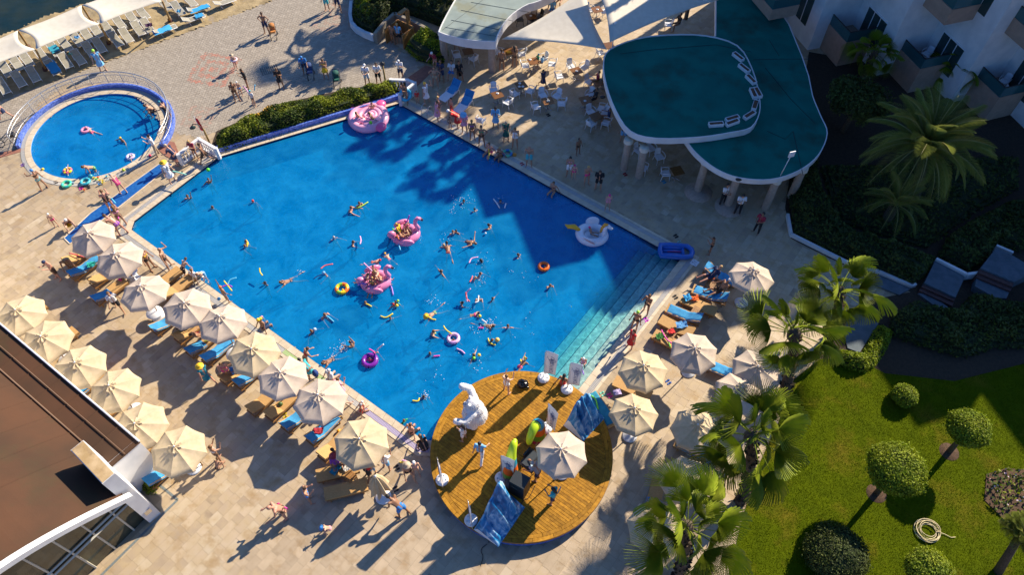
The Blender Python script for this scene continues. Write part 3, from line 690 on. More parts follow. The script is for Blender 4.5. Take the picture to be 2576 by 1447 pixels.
# ------------------------------------------------ shade sails over the cafe
def sail(name,cor,label,belly=.25,n=14,sag=.12,m=M_sail):
    A,B,C=[Vector(c) for c in cor]; mb=MB(); G_=(A+B+C)/3; vs=[];idx={}
    for i in range(n+1):
        for j in range(n+1-i):
            u,v=i/n,j/n; w=1-u-v; p=A*u+B*v+C*w; e=27*u*v*w
            for (s,t_) in ((u,v),(v,w),(w,u)):
                k=4*s*t_; o=1-s-t_; p=p+(G_-p)*0
            pull=sag*(4*u*v*(1-w)**2+4*v*w*(1-u)**2+4*w*u*(1-v)**2)/1.0
            p=p.lerp(G_,pull*(1-e*.9)); p.z-=belly*e*.35; idx[i,j]=len(vs); vs.append(p)
    fs=[]
    for i in range(n):
        for j in range(n-i):
            fs.append((idx[i,j],idx[i+1,j],idx[i,j+1]))
            if j<n-i-1: fs.append((idx[i+1,j],idx[i+1,j+1],idx[i,j+1]))
    mb.add(vs,fs,0,True); o=mb.obj(name,m,None,label=label,cat='shade sail'); md=o.modifiers.new('cloth','SOLIDIFY'); md.thickness=.012
    return o
sail('shade_sail',(W(1262,98,2.9),W(1527,124,3.2),W(1472,-30,4.2)),'cream triangular shade sail stretched between pavilion and teal roof')
sail('shade_sail',(W(1534,106,4.0),W(1810,-2,3.6),W(1485,-60,5.2)),'large cream triangular shade sail beside the curved white wall, partly in shadow')
t=thing('sail_mast','thin white mast holding the sail corners at the teal roof edge','mast',W(1531,190)); z=ZH(1531,190,1538,90)
MB().tube([(0,0,0),(0,0,4.2)],.035,6).obj('pole',M_wpl,t); MB().box((0,0,4.2),(.12,.12,.25)).obj('bracket',M_wpl,t)
t=thing('steel_column','dark grey steel column beyond the second shade sail','column',T(2,0,1735,185)); MB().tube([(0,0,0),(0,0,3.6)],.16,10).obj('shaft',flat((.1,.1,.11),.5),t)
# ------------------------------------------------ hotel, five sawtooth bays
HA=Vector((21.54,45.69,0)); HS=Vector((4.19,-2.89,0)); ha=Vector((.956,.292,0)); hb=Vector((-.292,.956,0)); hrz=math.atan2(ha.y,ha.x)
htl=thing('hotel','white sawtooth hotel block with beige balconies and glass rails in deep shade','building',(0,0,0))
M_beige=mat('beige_render',(.38,.26,.19),.8,(.32,.22,.16),3,.1,20)
M_glassD=mat('dark_glass',(.02,.05,.05),.06,spec=.8); M_glassB=mat('balcony_glass',(.03,.1,.11),.08,spec=.6)
heights={-3:9,-2:9.5,-1:17.3,0:18.4,1:17.8,2:16.8,3:15.2,4:16.8,5:16,6:15}
def blk(mb,o,a0,a1,b0,b1,z0,z1):
    c=o+ha*((a0+a1)/2)+hb*((b0+b1)/2); mb.box((c.x,c.y,(z0+z1)/2),(a1-a0,b1-b0,z1-z0),hrz)
for k in range(-1,7):
    E_=HA+HS*k; H=heights[k]
    mb=MB(); dpth={-1:4,0:5,1:9}.get(k,14); blk(mb,E_,0,3.16-.004,0,dpth,0,H-.4); o=mb.obj('wall',M_white,htl)
    mb=MB(); blk(mb,E_,-.06,3.1,-.06,dpth+.1,H-.4,H); mb.obj('cornice',M_white,htl)
    # west facing window wall of this bay (its left side, b from 0 to 3.99)
    for fl,(zb,zt) in enumerate(((1.3,3.5),(6.0,8.2),(9.2,11.2))):
        if zt>H-.5: continue
        for j in range(3):
            b0=1.1+.72*j; mb=MB(); blk(mb,E_,-.03,.02,b0,b0+.66,zb,zt); w_=mb.obj('window',M_glassD,htl)
            mb=MB(); blk(mb,E_,-.05,-.0,b0+.665,b0+.72,zb,zt); mb.obj('mullion',M_wpl,w_)
        mb=MB(); blk(mb,E_,-.06,0,1.02,3.3,zt+.003,zt+.08); mb.obj('lintel',M_wpl,htl)
    # balconies in the notch in front (right of E, left of the next bay)
    for (z0,z1,a0,b0) in ((0,2.0,1.01,-2.25),(5.4,6.5,1.01,-2.25),(8.9,9.9,1.01,-2.25)):
        if z1>H-1 or (k<0 and z0<3): continue
        bal=[]; a1=3.15
        mb=MB(); blk(mb,E_,a0,a1,b0,-.003,z0,z1-.5 if z0==0 else z0+.25); bo=mb.obj('balcony',M_beige,htl)
        zf=z1-.5 if z0==0 else z0+.25
        mb=MB(); blk(mb,E_,a0,a0+.12,b0,-.01,zf,z1); blk(mb,E_,a0+.12,a1,b0,b0+.12,zf,z1); mb.obj('parapet',M_beige,bo)
        mb=MB(); blk(mb,E_,a0+.04,a0+.07,b0+.05,-.01,z1+.002,z1+.75); blk(mb,E_,a0+.07,a1,b0+.04,b0+.07,z1+.002,z1+.75); mb.obj('glass_panel',M_glassB,bo)
        mb=MB(); blk(mb,E_,a0+.02,a0+.09,b0+.02,-.01,z1+.753,z1+.8); blk(mb,E_,a0+.09,a1,b0+.02,b0+.09,z1+.753,z1+.8); mb.obj('handrail',M_dark,bo)
c=Vector(((-23.6+48.5)/1.41421,(48.5+23.6)/1.41421,8)); MB().box(c,(2.6,1.9,16),R(45)).obj('shade_block',M_white,htl)  # unseen block added to cast shade over the cafe and pool edge
# balcony at the far left over the teal roof
E_=q0=W(*((2900+130*.75)/1.54969,105*.75/1.54969),3.1)-ha*1.01+hb*2.25
mb=MB(); blk(mb,E_,1.01,3.1,-2.25,0.5,3.1,3.35); bo=mb.obj('balcony',M_beige,htl)
mb=MB(); blk(mb,E_,1.01,1.13,-2.25,0.5,3.352,3.9); blk(mb,E_,1.135,3.1,-2.25,-2.13,3.352,3.9); mb.obj('parapet',M_beige,bo)
mb=MB(); blk(mb,E_,1.05,1.08,-2.2,0.5,3.902,4.6); blk(mb,E_,1.085,3.1,-2.2,-2.17,3.902,4.6); mb.obj('glass_panel',M_glassB,bo)
# ------------------------------------------------ restaurant building bottom left: brown vaulted roof
rb=thing('restaurant','building with brown ribbed vaulted roof, white arch, pylon and glazed front','building',(0,0,0))
ZE=3.0
e0=W(0,815,ZE); e1=W(352,1113,ZE); ax=(e1-e0); ax.z=0; ax.normalize(); ac=Vector((-ax.y,ax.x,0))
if (e0+ac).y>e0.y: ac=-ac       # towards the vault, lower left
e0=e0-ax*16
Ltot=(Vector((e1.x,e1.y,0))-Vector((e0.x,e0.y,0))).length
def prof(s):   # s metres in from the eave -> height
    s=max(0,s); return ZE+.06*s if s<1.5 else ZE+.09+3.2*math.sin(min(1,(s-1.5)/7)*PI/2)
bays=19
for k in range(bays):
    x0=Ltot*k/bays; x1=Ltot*(k+1)/bays-.004; mb=MB(); vs=[];fs=[]
    ss=[0,.8,1.5]+[1.5+i*.5 for i in range(1,16)]+[11,14,20]
    for s in ss:
        z=prof(s)
        ex=1.72 if (k==bays-1 and s>1.6) else 0
        for x,dz in((x0,.035),(x0+.05,.0),(x1-.05+ex,.0),(x1+ex,.035)): p=e0+ax*x+ac*s; vs.append((p.x,p.y,z+dz))
    for i in range(len(ss)-1):
        for j in range(3): a=i*4+j; fs.append((a,a+4,a+5,a+1))
    mb.add(vs,fs,0,False); o=mb.obj('roof_panel',M_roofB,rb); md=o.modifiers.new('t','SOLIDIFY'); md.thickness=.06
for off,wd_ in ((.75,.03),(1.5,.05)):
    p=e0+ac*off;q=e1+ac*off; MB().tube([(p.x,p.y,prof(off)+.07),(q.x,q.y,prof(off)+.07)],wd_,5).obj('ridge_strip',flat((.14,.075,.04),.6),rb)
p=e0+Vector((0,0,.08)); q=e1+Vector((0,0,.08)); MB().tube([p,q],.05,6).obj('gutter',M_wpl,rb)
# long side wall below the eave and white end wall
c=(e0+e1)/2+ac*.35; MB().box((c.x,c.y,(ZE-.1)/2),(Ltot-.2,.2,ZE-.1),math.atan2(ax.y,ax.x)).obj('side_wall',M_white,rb)
def endpt(s,z,d=0): p=e1+ac*s+ax*d; return Vector((p.x,p.y,z))
mb=MB(); vs=[endpt(0,ZE,.0),endpt(0,0),endpt(1.55,0),endpt(1.55,prof(1.55))]; mb.add(vs,[(0,1,2,3)]); mb.add([v-ax*.25 for v in vs],[(3,2,1,0)]); mb.obj('end_wall',M_white,rb)
# pylon
HP=ZH(404.5-12,1292+10,291.8-12,1188+10)
pb=[W(404.5,1292),W(377,1317)]; pe=(pb[1]-pb[0]); wdt=pe.length; pe.normalize(); pn=Vector((pe.y,-pe.x,0))
if pn.y<0: pn=-pn
dp=2.3
mb=MB(); q=[pb[0],pb[1],pb[1]+pn*dp,pb[0]+pn*dp]; mb.prism([(a.x,a.y) for a in q],0,HP); o=mb.obj('pylon',M_white,rb)
mb=MB(); q=[pb[0]-pe*-.03+pn*.03,pb[1]-pe*.03+pn*.03,pb[1]-pe*.03+pn*(dp-.03),pb[0]+pe*.03+pn*(dp-.03)]; mb.prism([(a.x,a.y) for a in q],HP,HP+.02); mb.obj('pylon_top',mat('weathered_cap',(.55,.4,.22),.8,(.4,.27,.12),2,.2,20,stain=((.2,.12,.06),1.5,.6)),rb)
p=pb[0].lerp(pb[1],.5)+Vector((0,0,.9))-pn*.02; MB().box(p,(.3,.06,.32),math.atan2(pe.y,pe.x)).obj('wall_lamp',M_steel,rb)
# white arch and glazed front
arch=[]
NA=22; S0=1.75;S1=13
def archz(s): return prof(s)-.02
for i in range(NA+1): s=S0+(S1-S0)*i/NA; arch.append(s)
mb=MB(); vs=[];fs=[]
for s in arch:
    z=archz(s)
    for d,dz in((1.72,.1),(1.98,.1),(1.98,-.22),(1.72,-.28)): p=endpt(s,z+dz,d); vs.append(p)
for i in range(NA):
    for j in range(4): a=i*4+j;b=i*4+(j+1)%4; fs.append((a,b,b+4,a+4))
fs.append((0,1,2,3)); mb.add(vs,fs); mb.obj('arch_beam',M_white,rb)
gd=-.5
mb=MB(); top=[endpt(s,archz(s)-.25,1.2) for s in arch]; bot=[endpt(s,0,1.2) for s in arch]
M_gls=mat('front_glass',(.06,.065,.045),.05,(.03,.03,.02),.8,spec=.7)
for i in range(0,NA,2):
    j=min(NA,i+2); m2=MB(); m2.add([bot[i],bot[j],top[j],top[i]],[(3,2,1,0)]); pn_=m2.obj('glass_pane',M_gls,rb)
    m2=MB(); m2.tube([bot[i]+ax*.04,top[i]+ax*.04],.05,4,smooth=False); m2.obj('frame',mat('alu_frame',(.5,.48,.4),.45),pn_)
for z in (2.0,2.35): m2=MB(); m2.tube([endpt(S0,z,1.27),endpt(S1,z,1.27)],.06,4,smooth=False); m2.obj('transom',mat('alu_frame',(.5,.48,.4),.45),rb)
# door handle of the glazed door
m2=MB(); p=endpt(6.0,1.0,1.3); m2.tube([p,p+ax*.12,p+ax*.12+Vector((0,0,.5)),p+Vector((0,0,.5))],.02,5); m2.obj('door_handle',M_steel,rb)
# drain channel in the paving before it
for pts,lab in ((((623,545),(696,604),(615,832),(560,905),(405,1430)),'x'),): pass
dr=[T(0,3,1600,540),T(0,3,1785,690),T(0,3,1625,845),T(0,3,1025,1442),T(0,3,800,1660)]
for a,b in zip(dr,dr[1:]):
    d=b-a; c=(a+b)/2; MB().box((c.x,c.y,.006),(d.length,.11,.014),math.atan2(d.y,d.x)).obj('drain_channel',mat('drain_grate',(.2,.24,.24),.6,(.12,.14,.15),30),None,kind='structure')
# planter nook by the pylon
# ------------------------------------------------ vegetation
def hedge(name,poly,h,label,cat='hedge',step=.055,size=.075,m=M_leafH,flowers=None,edge=.45,kind=None):
    t=thing(name,label,cat,(0,0,0)); q=[(p[0],p[1]) for p in poly]
    ar=sum(q[i][0]*q[(i+1)%len(q)][1]-q[(i+1)%len(q)][0]*q[i][1] for i in range(len(q)))
    if ar<0: q=q[::-1]
    mb=MB(); mb.prism(offset(q,-.12),0,h*(.35 if edge<1 else .1)); mb.prism(offset(q,-.35),h*.352,h*.55) if edge<1 else None; mb.obj('inner_stems',M_core,t)
    P=hump(q,step,h,RNG,edge); 
    # walls of the hedge
    put(bpy.data.objects.new('foliage',fast('foliage',leaves(P,size,.5,up=.6),4,m)),t)
    if flowers:
        k=RNG.random(len(P))<flowers[1]; k&=(P[:,0]-flowers[2][0])**2+(P[:,1]-flowers[2][1])**2<flowers[3]**2
        F=P[k]+[0,0,.05]; put(bpy.data.objects.new('flowers',fast('flowers',leaves(F,.05,.8,up=1),4,flowers[0])),t)
    return t
M_yel=mat('yellow_petals',(.75,.4,.02),.6,island=.3)
hp=[W(*p) for p in ((552,386),(640,359),(760,322),(880,285),(1000,247),(1004,214),(940,222),(860,243),(760,262),(660,296),(575,332),(545,356))]
fl=W(650,282)
hedge('flowering_hedge',hp,1.15,'long loose green hedge with yellow flowers behind the blue wall of the pool',step=.045,flowers=(M_yel,.5,(fl.x,fl.y),1.3))
hp=[T(1,0,*p) for p in ((1500,520),(1540,440),(1640,390),(1760,380),(1880,430),(1930,540),(1900,640),(1780,660),(1620,620))]
hedge('clipped_bush',hp,1.7,'large rounded clipped bush between the shower wall and the pavilion column','bush',step=.045,m=M_leafT,edge=.9)
# planter behind shower
hp=[T(1,0,*p) for p in ((975,150),(985,250),(1060,320),(1180,370),(1290,250),(1385,140),(1560,170),(1900,300),(1990,60),(1950,-200),(1000,-200))]
hedge('shrub_bed',hp,2.0,'tall dense shrubs filling the white walled planter behind the shower','shrubs',step=.075,size=.11,m=M_leafD,edge=.7)
hp=[T(1,0,*p) for p in ((985,170),(1010,260),(1150,330),(1250,200),(1200,40),(1000,20))]
hedge('sunlit_shrub',hp,2.7,'sunlit yellow green shrub at the left end of the white planter','bush',step=.05,size=.1,m=M_leafT,edge=1.2)
# right hand garden
G1=[W(*p) for p in ((1980,500),(1992,590),(2088,640),(2150,668),(2215,690),(2290,722),(2325,700),(2350,655),(2290,640),(2200,610),(2110,575),(2060,480),(2050,380),(2000,420))]
hedge('garden_hedge',G1,1.25,'broad dark green hedge inside the white kerb behind the fan palms',step=.07,size=.1,m=M_leafD)
G2=[W(*p) for p in ((2352,650),(2430,690),(2465,670),(2505,620),(2560,640),(2640,600),(2640,500),(2520,520),(2440,560),(2380,600))]
hedge('garden_hedge',G2,1.2,'dark hedge beside the upper flight of garden steps',step=.07,size=.1,m=M_leafD)
G3=[W(*p) for p in ((2235,800),(2300,760),(2360,785),(2400,790),(2440,745),(2500,765),(2560,770),(2640,740),(2640,880),(2500,880),(2420,905),(2330,880),(2240,850))]
hedge('garden_hedge',G3,1.1,'wide dark hedge below the garden steps along the shaded lawn',step=.07,size=.1,m=M_leafD)
G4=[T(3,2,*p) for p in ((1120,390),(1250,470),(1190,640),(1080,800),(960,870),(860,850),(690,790),(660,680),(720,640),(930,680),(1000,560),(1050,450))]
hedge('clipped_hedge',G4,.8,'sunlit l shaped clipped hedge wrapping round the small dark terrace',step=.04,size=.07,m=M_leafT)
G5=[W(*p) for p in ((2060,420),(2100,560),(2220,600),(2330,630),(2450,540),(2560,480),(2560,400),(2400,400),(2200,420))]
hedge('ground_shrubs',G5,.6,'low dark shrubs around the date palm in the shaded garden','shrubs',step=.13,size=.13,m=M_leafD)
# steps and landings
M_land=mat('bluish_paving',(.1,.13,.16),.8,(.07,.1,.12),3,.2,30)
gs=thing('garden_steps','garden path of pale landings and dark red brick steps climbing to the right','steps',(0,0,0))
for i,(pl,z) in enumerate(((((2206,690),(2290,727),(2262,742),(2200,716)),.1),(((2309,738),(2341,738),(2390.7,777.5),(2357,773.6)),.12),(((2352.7,655.5),(2427.5,696.2),(2403.9,748.6),(2325.2,711.9)),.45),(((2456,699),(2540,733),(2532,751),(2503,749),(2453,720)),.5),(((2506,624),(2543,640),(2576,660),(2600,686),(2551,709),(2467,674)),.85))):
    q=[W(x,y,z) for x,y in pl]; MB().prism([(p.x,p.y) for p in q],0,z).obj('landing',M_land,gs)
for (a,b,c,d,z) in (((2325,713),(2404,750),(2400,758),(2318,722),.33),((2318,723),(2400,760),(2396,770),(2312,731),.22),((2465,676),(2551,711),(2547,722),(2460,686),.74),((2460,687),(2547,723),(2542,733),(2456,697),.62)):
    q=[W(x,y,z) for x,y in (a,b,c,d)]; MB().prism([(p.x,p.y) for p in q],0,z).obj('brick_step',mat('dark_brick',(.11,.05,.04),.8,(.07,.03,.03),8,.3,40),gs)
kb=[(1979.5,544),(1988,594),(2083.5,642),(2143.6,672),(2206,687),(2289,723),(2300,720)]
kt=thing('garden_kerb','low white kerb wall curving along the edge of the shaded garden','wall',(0,0,0))
for a,b in zip(kb,kb[1:]):
    A=W(*a);B=W(*b); d=B-A; c=(A+B)/2; MB().box((c.x,c.y,.12),(d.length+.02,.16,.26),math.atan2(d.y,d.x)).obj('kerb_block',M_white,kt)
for a,b in (((2352,655),(2430,694)),((2430,694),(2462,690)),((2503,622),(2545,640))):
    A=W(*a,.4);B=W(*b,.4); d=B-A; c=(A+B)/2; MB().box((c.x,c.y,.35),(d.length,.16,.5),math.atan2(d.y,d.x)).obj('kerb_block',M_white,kt)
tr=[T(3,2,*p) for p in ((820,240),(1110,370),(920,665),(800,620),(760,450))]; mb=MB(); mb.prism([p[:2] for p in tr],0,.08); struct('small_terrace',mb,M_land)
# white curved planter wall, concrete shower walls
def wallrun(t,pts,th,h,name,m,z0=0):
    for a,b in zip(pts,pts[1:]):
        d=b-a; c=(a+b)/2; MB().box((c.x,c.y,z0+h/2),(d.length+.03,th,h),math.atan2(d.y,d.x)).obj(name,m,t)
t=thing('planter_wall','curved white planter wall at the edge of the promenade','wall',(0,0,0))
wallrun(t,[G(T(1,0,*p)) for p in ((960,60),(950,190),(962,270),(1010,325),(1090,370),(1185,408))],.25,.5,'wall_block',M_white)
M_conc=mat('rough_concrete',(.3,.26,.2),.9,(.24,.21,.17),3,.3,20)
t=thing('shower_enclosure','bare concrete walls around the beach shower corner','wall',(0,0,0))
wallrun(t,[G(T(1,0,*p,.9)) for p in ((1187,330),(1290,205),(1385,125),(1560,200),(1715,280),(1620,365))],.25,.9,'wall_block',M_conc)
t=thing('outdoor_shower','wooden outdoor shower booth with tall post and overhead spout','shower',T(1,0,1450,420),R(-35))
for x,y,sx,sy in ((0,.75,1.5,.08),(-.75,0,.08,1.5),(.75,.1,.08,1.3)): 
    for j in range(6):
        if sx>sy: MB().box((x-sx/2+sx*(j+.5)/6,y,.6),(sx/6-.015,sy,1.2)).obj('board',M_wood,t)
        else: MB().box((x,y-sy/2+sy*(j+.5)/6,.6),(sx,sy/6-.015,1.2)).obj('board',M_wood,t)
MB().box((.2,.85,1.15),(.22,.22,2.3)).obj('post',M_wood,t); MB().box((.1,.5,2.3),(.3,.8,.14)).obj('spout_beam',M_wood,t); MB().lathe([(.09,2.14),(.09,2.2)],10,(.1,.25,0),cap=True).obj('shower_head',flat((.1,.5,.8),.3),t)
# ------------------------------------------------ palms
def fan_blade(rng,n=24,L=1.25,spread=150,droop=.5,petiole=1.15):
    """petiole plus pleated fan, grows along +X from the crown, tip droops"""
    mb=MB(); pts=[]
    for i in range(6):
        t=i/5; pts.append(Vector((petiole*t,0,.18*t-.15*t*t)))
    mb.tube(pts,[.03,.026,.022,.02,.018,.014],5,0)
    base=pts[-1]; k=5
    for s in range(n):
        a=R(-spread/2+spread*(s+.5)/n); da=R(spread/n)*.5
        ln=L*(.82+.18*math.cos(a))*rng.uniform(.93,1.05); vs=[]
        for i in range(k+1):
            t=i/k; r=ln*t; z=-.06*math.cos(a*1.2)*0-droop*.55*max(0,t-.45)**1.6*2.2-.10*t*abs(math.sin(a)); fold=.035*min(1,t*3)
            for sgn,zz in((-1,-fold),(0,fold*.8),(1,-fold)):
                w=da*(1 if t<.42 else max(.05,1-(t-.42)/.5)); q=a+sgn*w
                vs.append(base+Vector((r*math.cos(q),r*math.sin(q),z+zz)))
        fs=[]
        for i in range(k):
            for j in range(2): b=i*3+j; fs.append((b,b+1,b+4,b+3))
        mb.add(vs,fs,0,False)
    return mb.mesh('frond',M_frond)
rf=random.Random(21)
FB=[fan_blade(rf,34,1.05,150,.35,petiole=1.1),fan_blade(rf,34,1.15,150,.8,petiole=1.35),fan_blade(rf,26,1.1,130,1.3,petiole=1.3)]
def trunkmesh(h,r0,r1,lean,seed,m=M_trunk,boots=True):
    rg_=random.Random(seed); mb=MB(); N=14; pts=[];rr=[]
    for i in range(N+1): t=i/N; pts.append(Vector((lean[0]*t**1.5,lean[1]*t**1.5,h*t))); rr.append(r0+(r1-r0)*t)
    mb.tube(pts,rr,12)
    if boots:
        for i in range(int(h*26)):
            t=rg_.random(); a=rg_.random()*6.28; z=h*t; r=(r0+(r1-r0)*t); c=Vector((lean[0]*t**1.5+r*math.cos(a),lean[1]*t**1.5+r*math.sin(a),z))
            d=Vector((math.cos(a),math.sin(a),1.1)).normalized(); x=Vector((-math.sin(a),math.cos(a),0)); 
            mb.add([c-x*.06,c+x*.06,c+d*.16+x*.03,c+d*.16-x*.03],[(0,1,2,3)])
    return mb.mesh('trunk',m)
def fan_palm(base,h,label,n=34,sc=1,seed=1,lean=(0,0),lowdark=0):
    rg_=random.Random(seed); t=thing('fan_palm',label,'palm tree',base)
    inst(trunkmesh(h,.27*sc**.5,.2*sc**.5,lean,seed),'trunk',t)
    for i in range(n):
        u=(i+.5)/n; az=i*2.39996+rg_.uniform(-.45,.45); el=R(74-128*u+rg_.uniform(-14,14)); me=FB[0 if u<.4 else (1 if u<.75 else 2)]
        o=inst(me,'frond',t,(lean[0],lean[1],h-.1*u),0,sc*rg_.uniform(.72,1.15)*(.75 if u<.1 else 1))
        o.rotation_euler=Matrix.Rotation(az,3,'Z').to_4x4().to_3x3().__matmul__(Matrix.Rotation(-el,3,'Y')).__matmul__(Matrix.Rotation(rg_.uniform(-.9,.9),3,'X')).to_euler()
    MB().ball((lean[0],lean[1],h-.15),(.3*sc,.3*sc,.4*sc),10).obj('crown_heart',M_trunk,t)
    return t
def at_h(bx,by,cx,cy,dh=0):
    b=W(bx,by); h=ZH(bx,by,cx,cy); c=W(cx,cy,h); return b,h,(c.x-b.x,c.y-b.y)
for (bx,by,cx,cy,lab,n,sc,sd) in (
  (2088,850,2112,730,'tall fan palm behind its twin, standing against the garden kerb',25,1.0,4),
  (1962,1010,2000,838,'sunlit fan palm with shaggy trunk at the top of the palm row',26,1.08,5),
  (1862,1262,1893,1095,'dense fan palm in the middle of the palm row over two umbrellas',27,1.08,6),
  (1700,1470,1728,1325,'fan palm lowest in the picture overhanging the paving',28,1.02,7),
  (2171,196,2202,130,'dark fan palm in front of the left hotel balcony',26,.8,8),
  (2387,221,2422,165,'dark fan palm in front of the right hotel balcony',26,.8,9)):
    b,h,l=at_h(bx,by,cx,cy); fan_palm(b,h,lab,n,sc,sd,l)
for x,y,h,sd,lab in ((-6.3,53.8,8.2,11,'left'),(-3.4,54.4,9.0,12,'second'),(-.4,54.8,7.6,13,'third')):
    fan_palm(Vector((x,y,0)),h,'tall fan palm beyond the top edge throwing shade on the promenade, %s one'%lab,26,1.2,sd)
for u,v,h,q in ((-31.5,47.5,17,'leftmost'),(-26.5,47.5,17,'rightmost')):
    fan_palm(Vector(((u+v)/1.41421,(v-u)/1.41421,0)),h,'very tall palm beyond the pavilion past the top edge, %s of two'%q,30,1.25,int(h*10),)
# date palm
def pinnate(L=2.6,n=46,droop=.9):
    mb=MB(); pts=[]; 
    for i in range(15):
        t=i/14; pts.append(Vector((L*t*(1-.12*t),0,.35*L*t-droop*L*.55*t**2.3)))
    mb.tube(pts,[.035-.03*i/14 for i in range(15)],4,1)
    for i in range(n):
        t=.12+.87*i/(n-1); k=t*14; a=int(min(13,k)); p=pts[a].lerp(pts[a+1],k-a); d=(pts[a+1]-pts[a]).normalized()
        ll=.52*math.sin(PI*min(1,t*.85+.12))**.6
        for s in(-1,1):
            e=(d*.75+Vector((0,s*.85,.22*(1-t)))).normalized()*ll; e.z-=.08; w=Vector((.012,0,.004))
            mb.add([p-w,p+w,p+e*.6+w*.8+Vector((0,0,.02)),p+e],[(0,1,2,3)],0)
    return mb.mesh('frond',[M_frond2,flat((.3,.27,.09),.5)])
PF_=[pinnate(2.6,50,.7),pinnate(2.5,46,1.1),pinnate(2.3,44,1.5)]
def date_palm(base,h,label,n,sc,seed,lean=(0,0)):
    rg_=random.Random(seed); t=thing('date_palm',label,'palm tree',base); inst(trunkmesh(h,.3,.28,lean,seed),'trunk',t)
    for i in range(n):
        u=(i+.5)/n; az=i*2.39996+rg_.uniform(-.15,.15); el=R(68-85*u+rg_.uniform(-7,7))
        o=inst(PF_[0 if u<.4 else (1 if u<.75 else 2)],'frond',t,(lean[0],lean[1],h),0,sc*rg_.uniform(.85,1.08))
        o.rotation_euler=(Matrix.Rotation(az,3,'Z')@Matrix.Rotation(-el,3,'Y')).to_euler()
b,h,l=at_h(2290,520,2310,395); date_palm(b,max(4.2,h),'large date palm with arching feathery fronds catching the light in the garden',58,1.5,3,l)
b,h,l=at_h(2225,560,2235,510); date_palm(b,1.6,'low shaded date palm left of the big sunlit one',22,.95,5,(0,0))
# leafy tree
def leafy_tree(base,h,r,label,seed,nleaf=9000,m=M_leafD,name='leafy_tree'):
    rg_=np.random.default_rng(seed); t=thing(name,label,'tree',base)
    mb=MB(); mb.tube([(0,0,0),(.1,0,h*.45),(0,.1,h*.75)],[.2,.14,.08],8)
    for i in range(6): a=i*1.05; mb.tube([(.05,0,h*.5),(r*.4*math.cos(a),r*.4*math.sin(a),h*.75),(r*.7*math.cos(a),r*.7*math.sin(a),h*.95)],[.08,.05,.02],5)
    mb.obj('trunk',M_bark,t)
    cl=[]
    for i in range(38):
        d=rg_.normal(size=3); d/=np.linalg.norm(d); d[2]=abs(d[2])*.8-.15; cl.append((np.array([0,0,h])+d*r*rg_.uniform(.55,.9)*[1,1,.7],rg_.uniform(.35,.6)*r*.6))
    P=[]
    for c,cr in cl:
        k=nleaf//38; d=rg_.normal(size=(k,3)); d/=np.linalg.norm(d,axis=1,keepdims=True); P.append(c+d*cr*(rg_.random((k,1))**.35))
    P=np.vstack(P); put(bpy.data.objects.new('crown',fast('crown',leaves(P,.09,.55,up=.4,rng=rg_),4,m)),t)
    return t
b=W(2120,330); leafy_tree(b,2.6,2.1,'dark broad leafy tree between the teal roof and the hotel',3)
# topiary
def topiary(base,h,rx,rz_,label,seed,off=(0,0),m=M_leafT,trunk=True,n=15000):
    rg_=np.random.default_rng(seed); t=thing('topiary_tree' if trunk else 'round_bush',label,'topiary' if trunk else 'bush',base)
    if trunk:
        MB().tube([(0,0,0),(off[0]*.5,off[1]*.5,h*.5),(off[0],off[1],h)],[.14,.11,.1],8).obj('trunk',M_bark,t)
        MB().lathe([(.5,0),(.45,.045),(.01,.05)],20).obj('soil_ring',mat('bare_soil',(.11,.06,.035),.95,(.07,.04,.025),8,.6,40),t)
    MB().ball((off[0],off[1],h),(rx*.9,rx*.9,rz_*.9),16).obj('inner_stems',M_core,t)
    d=rg_.normal(size=(n,3)); d/=np.linalg.norm(d,axis=1,keepdims=True); d[:,2]=np.where(d[:,2]<-.6,-.6,d[:,2])
    lump=1+.07*np.sin(d[:,0]*5+seed)*np.cos(d[:,1]*4+d[:,2]*3)+.04*rg_.normal(size=n)+.12*(rg_.random(n)<.03)
    P=d*np.array([rx,rx,rz_])*lump[:,None]*(1-.12*rg_.random((n,1))**2)+np.array([off[0],off[1],h])
    put(bpy.data.objects.new('crown',fast('crown',leaves(P,.048,.5,N=d,up=.0,rng=rg_),4,m)),t)
    return t
b,h,l=at_h(2387,1138,2438,1078); topiary(b,h,.92,.62,'round clipped topiary tree highest on the sunlit lawn, right of its twin',1,l)
b,h,l=at_h(2204,1243,2256,1180); topiary(b,h,1.2,.72,'widest clipped topiary tree in the middle of the lawn with a split crown',2,l,n=22000)
b,h,l=at_h(2290,1500,2338,1437); topiary(b,h,.92,.6,'bright clipped topiary cut off by the bottom edge below the hose',4,l)
b=W(2092,1405); topiary(b,.6,1.35,.85,'dark round bush lying in the shadow of the widest topiary',5,m=M_leafD,trunk=False,n=12000)
b=W(2268,1005); topiary(b,.4,.62,.5,'small dark round bush alone on the upper lawn',6,m=M_leafT,trunk=False,n=4000)
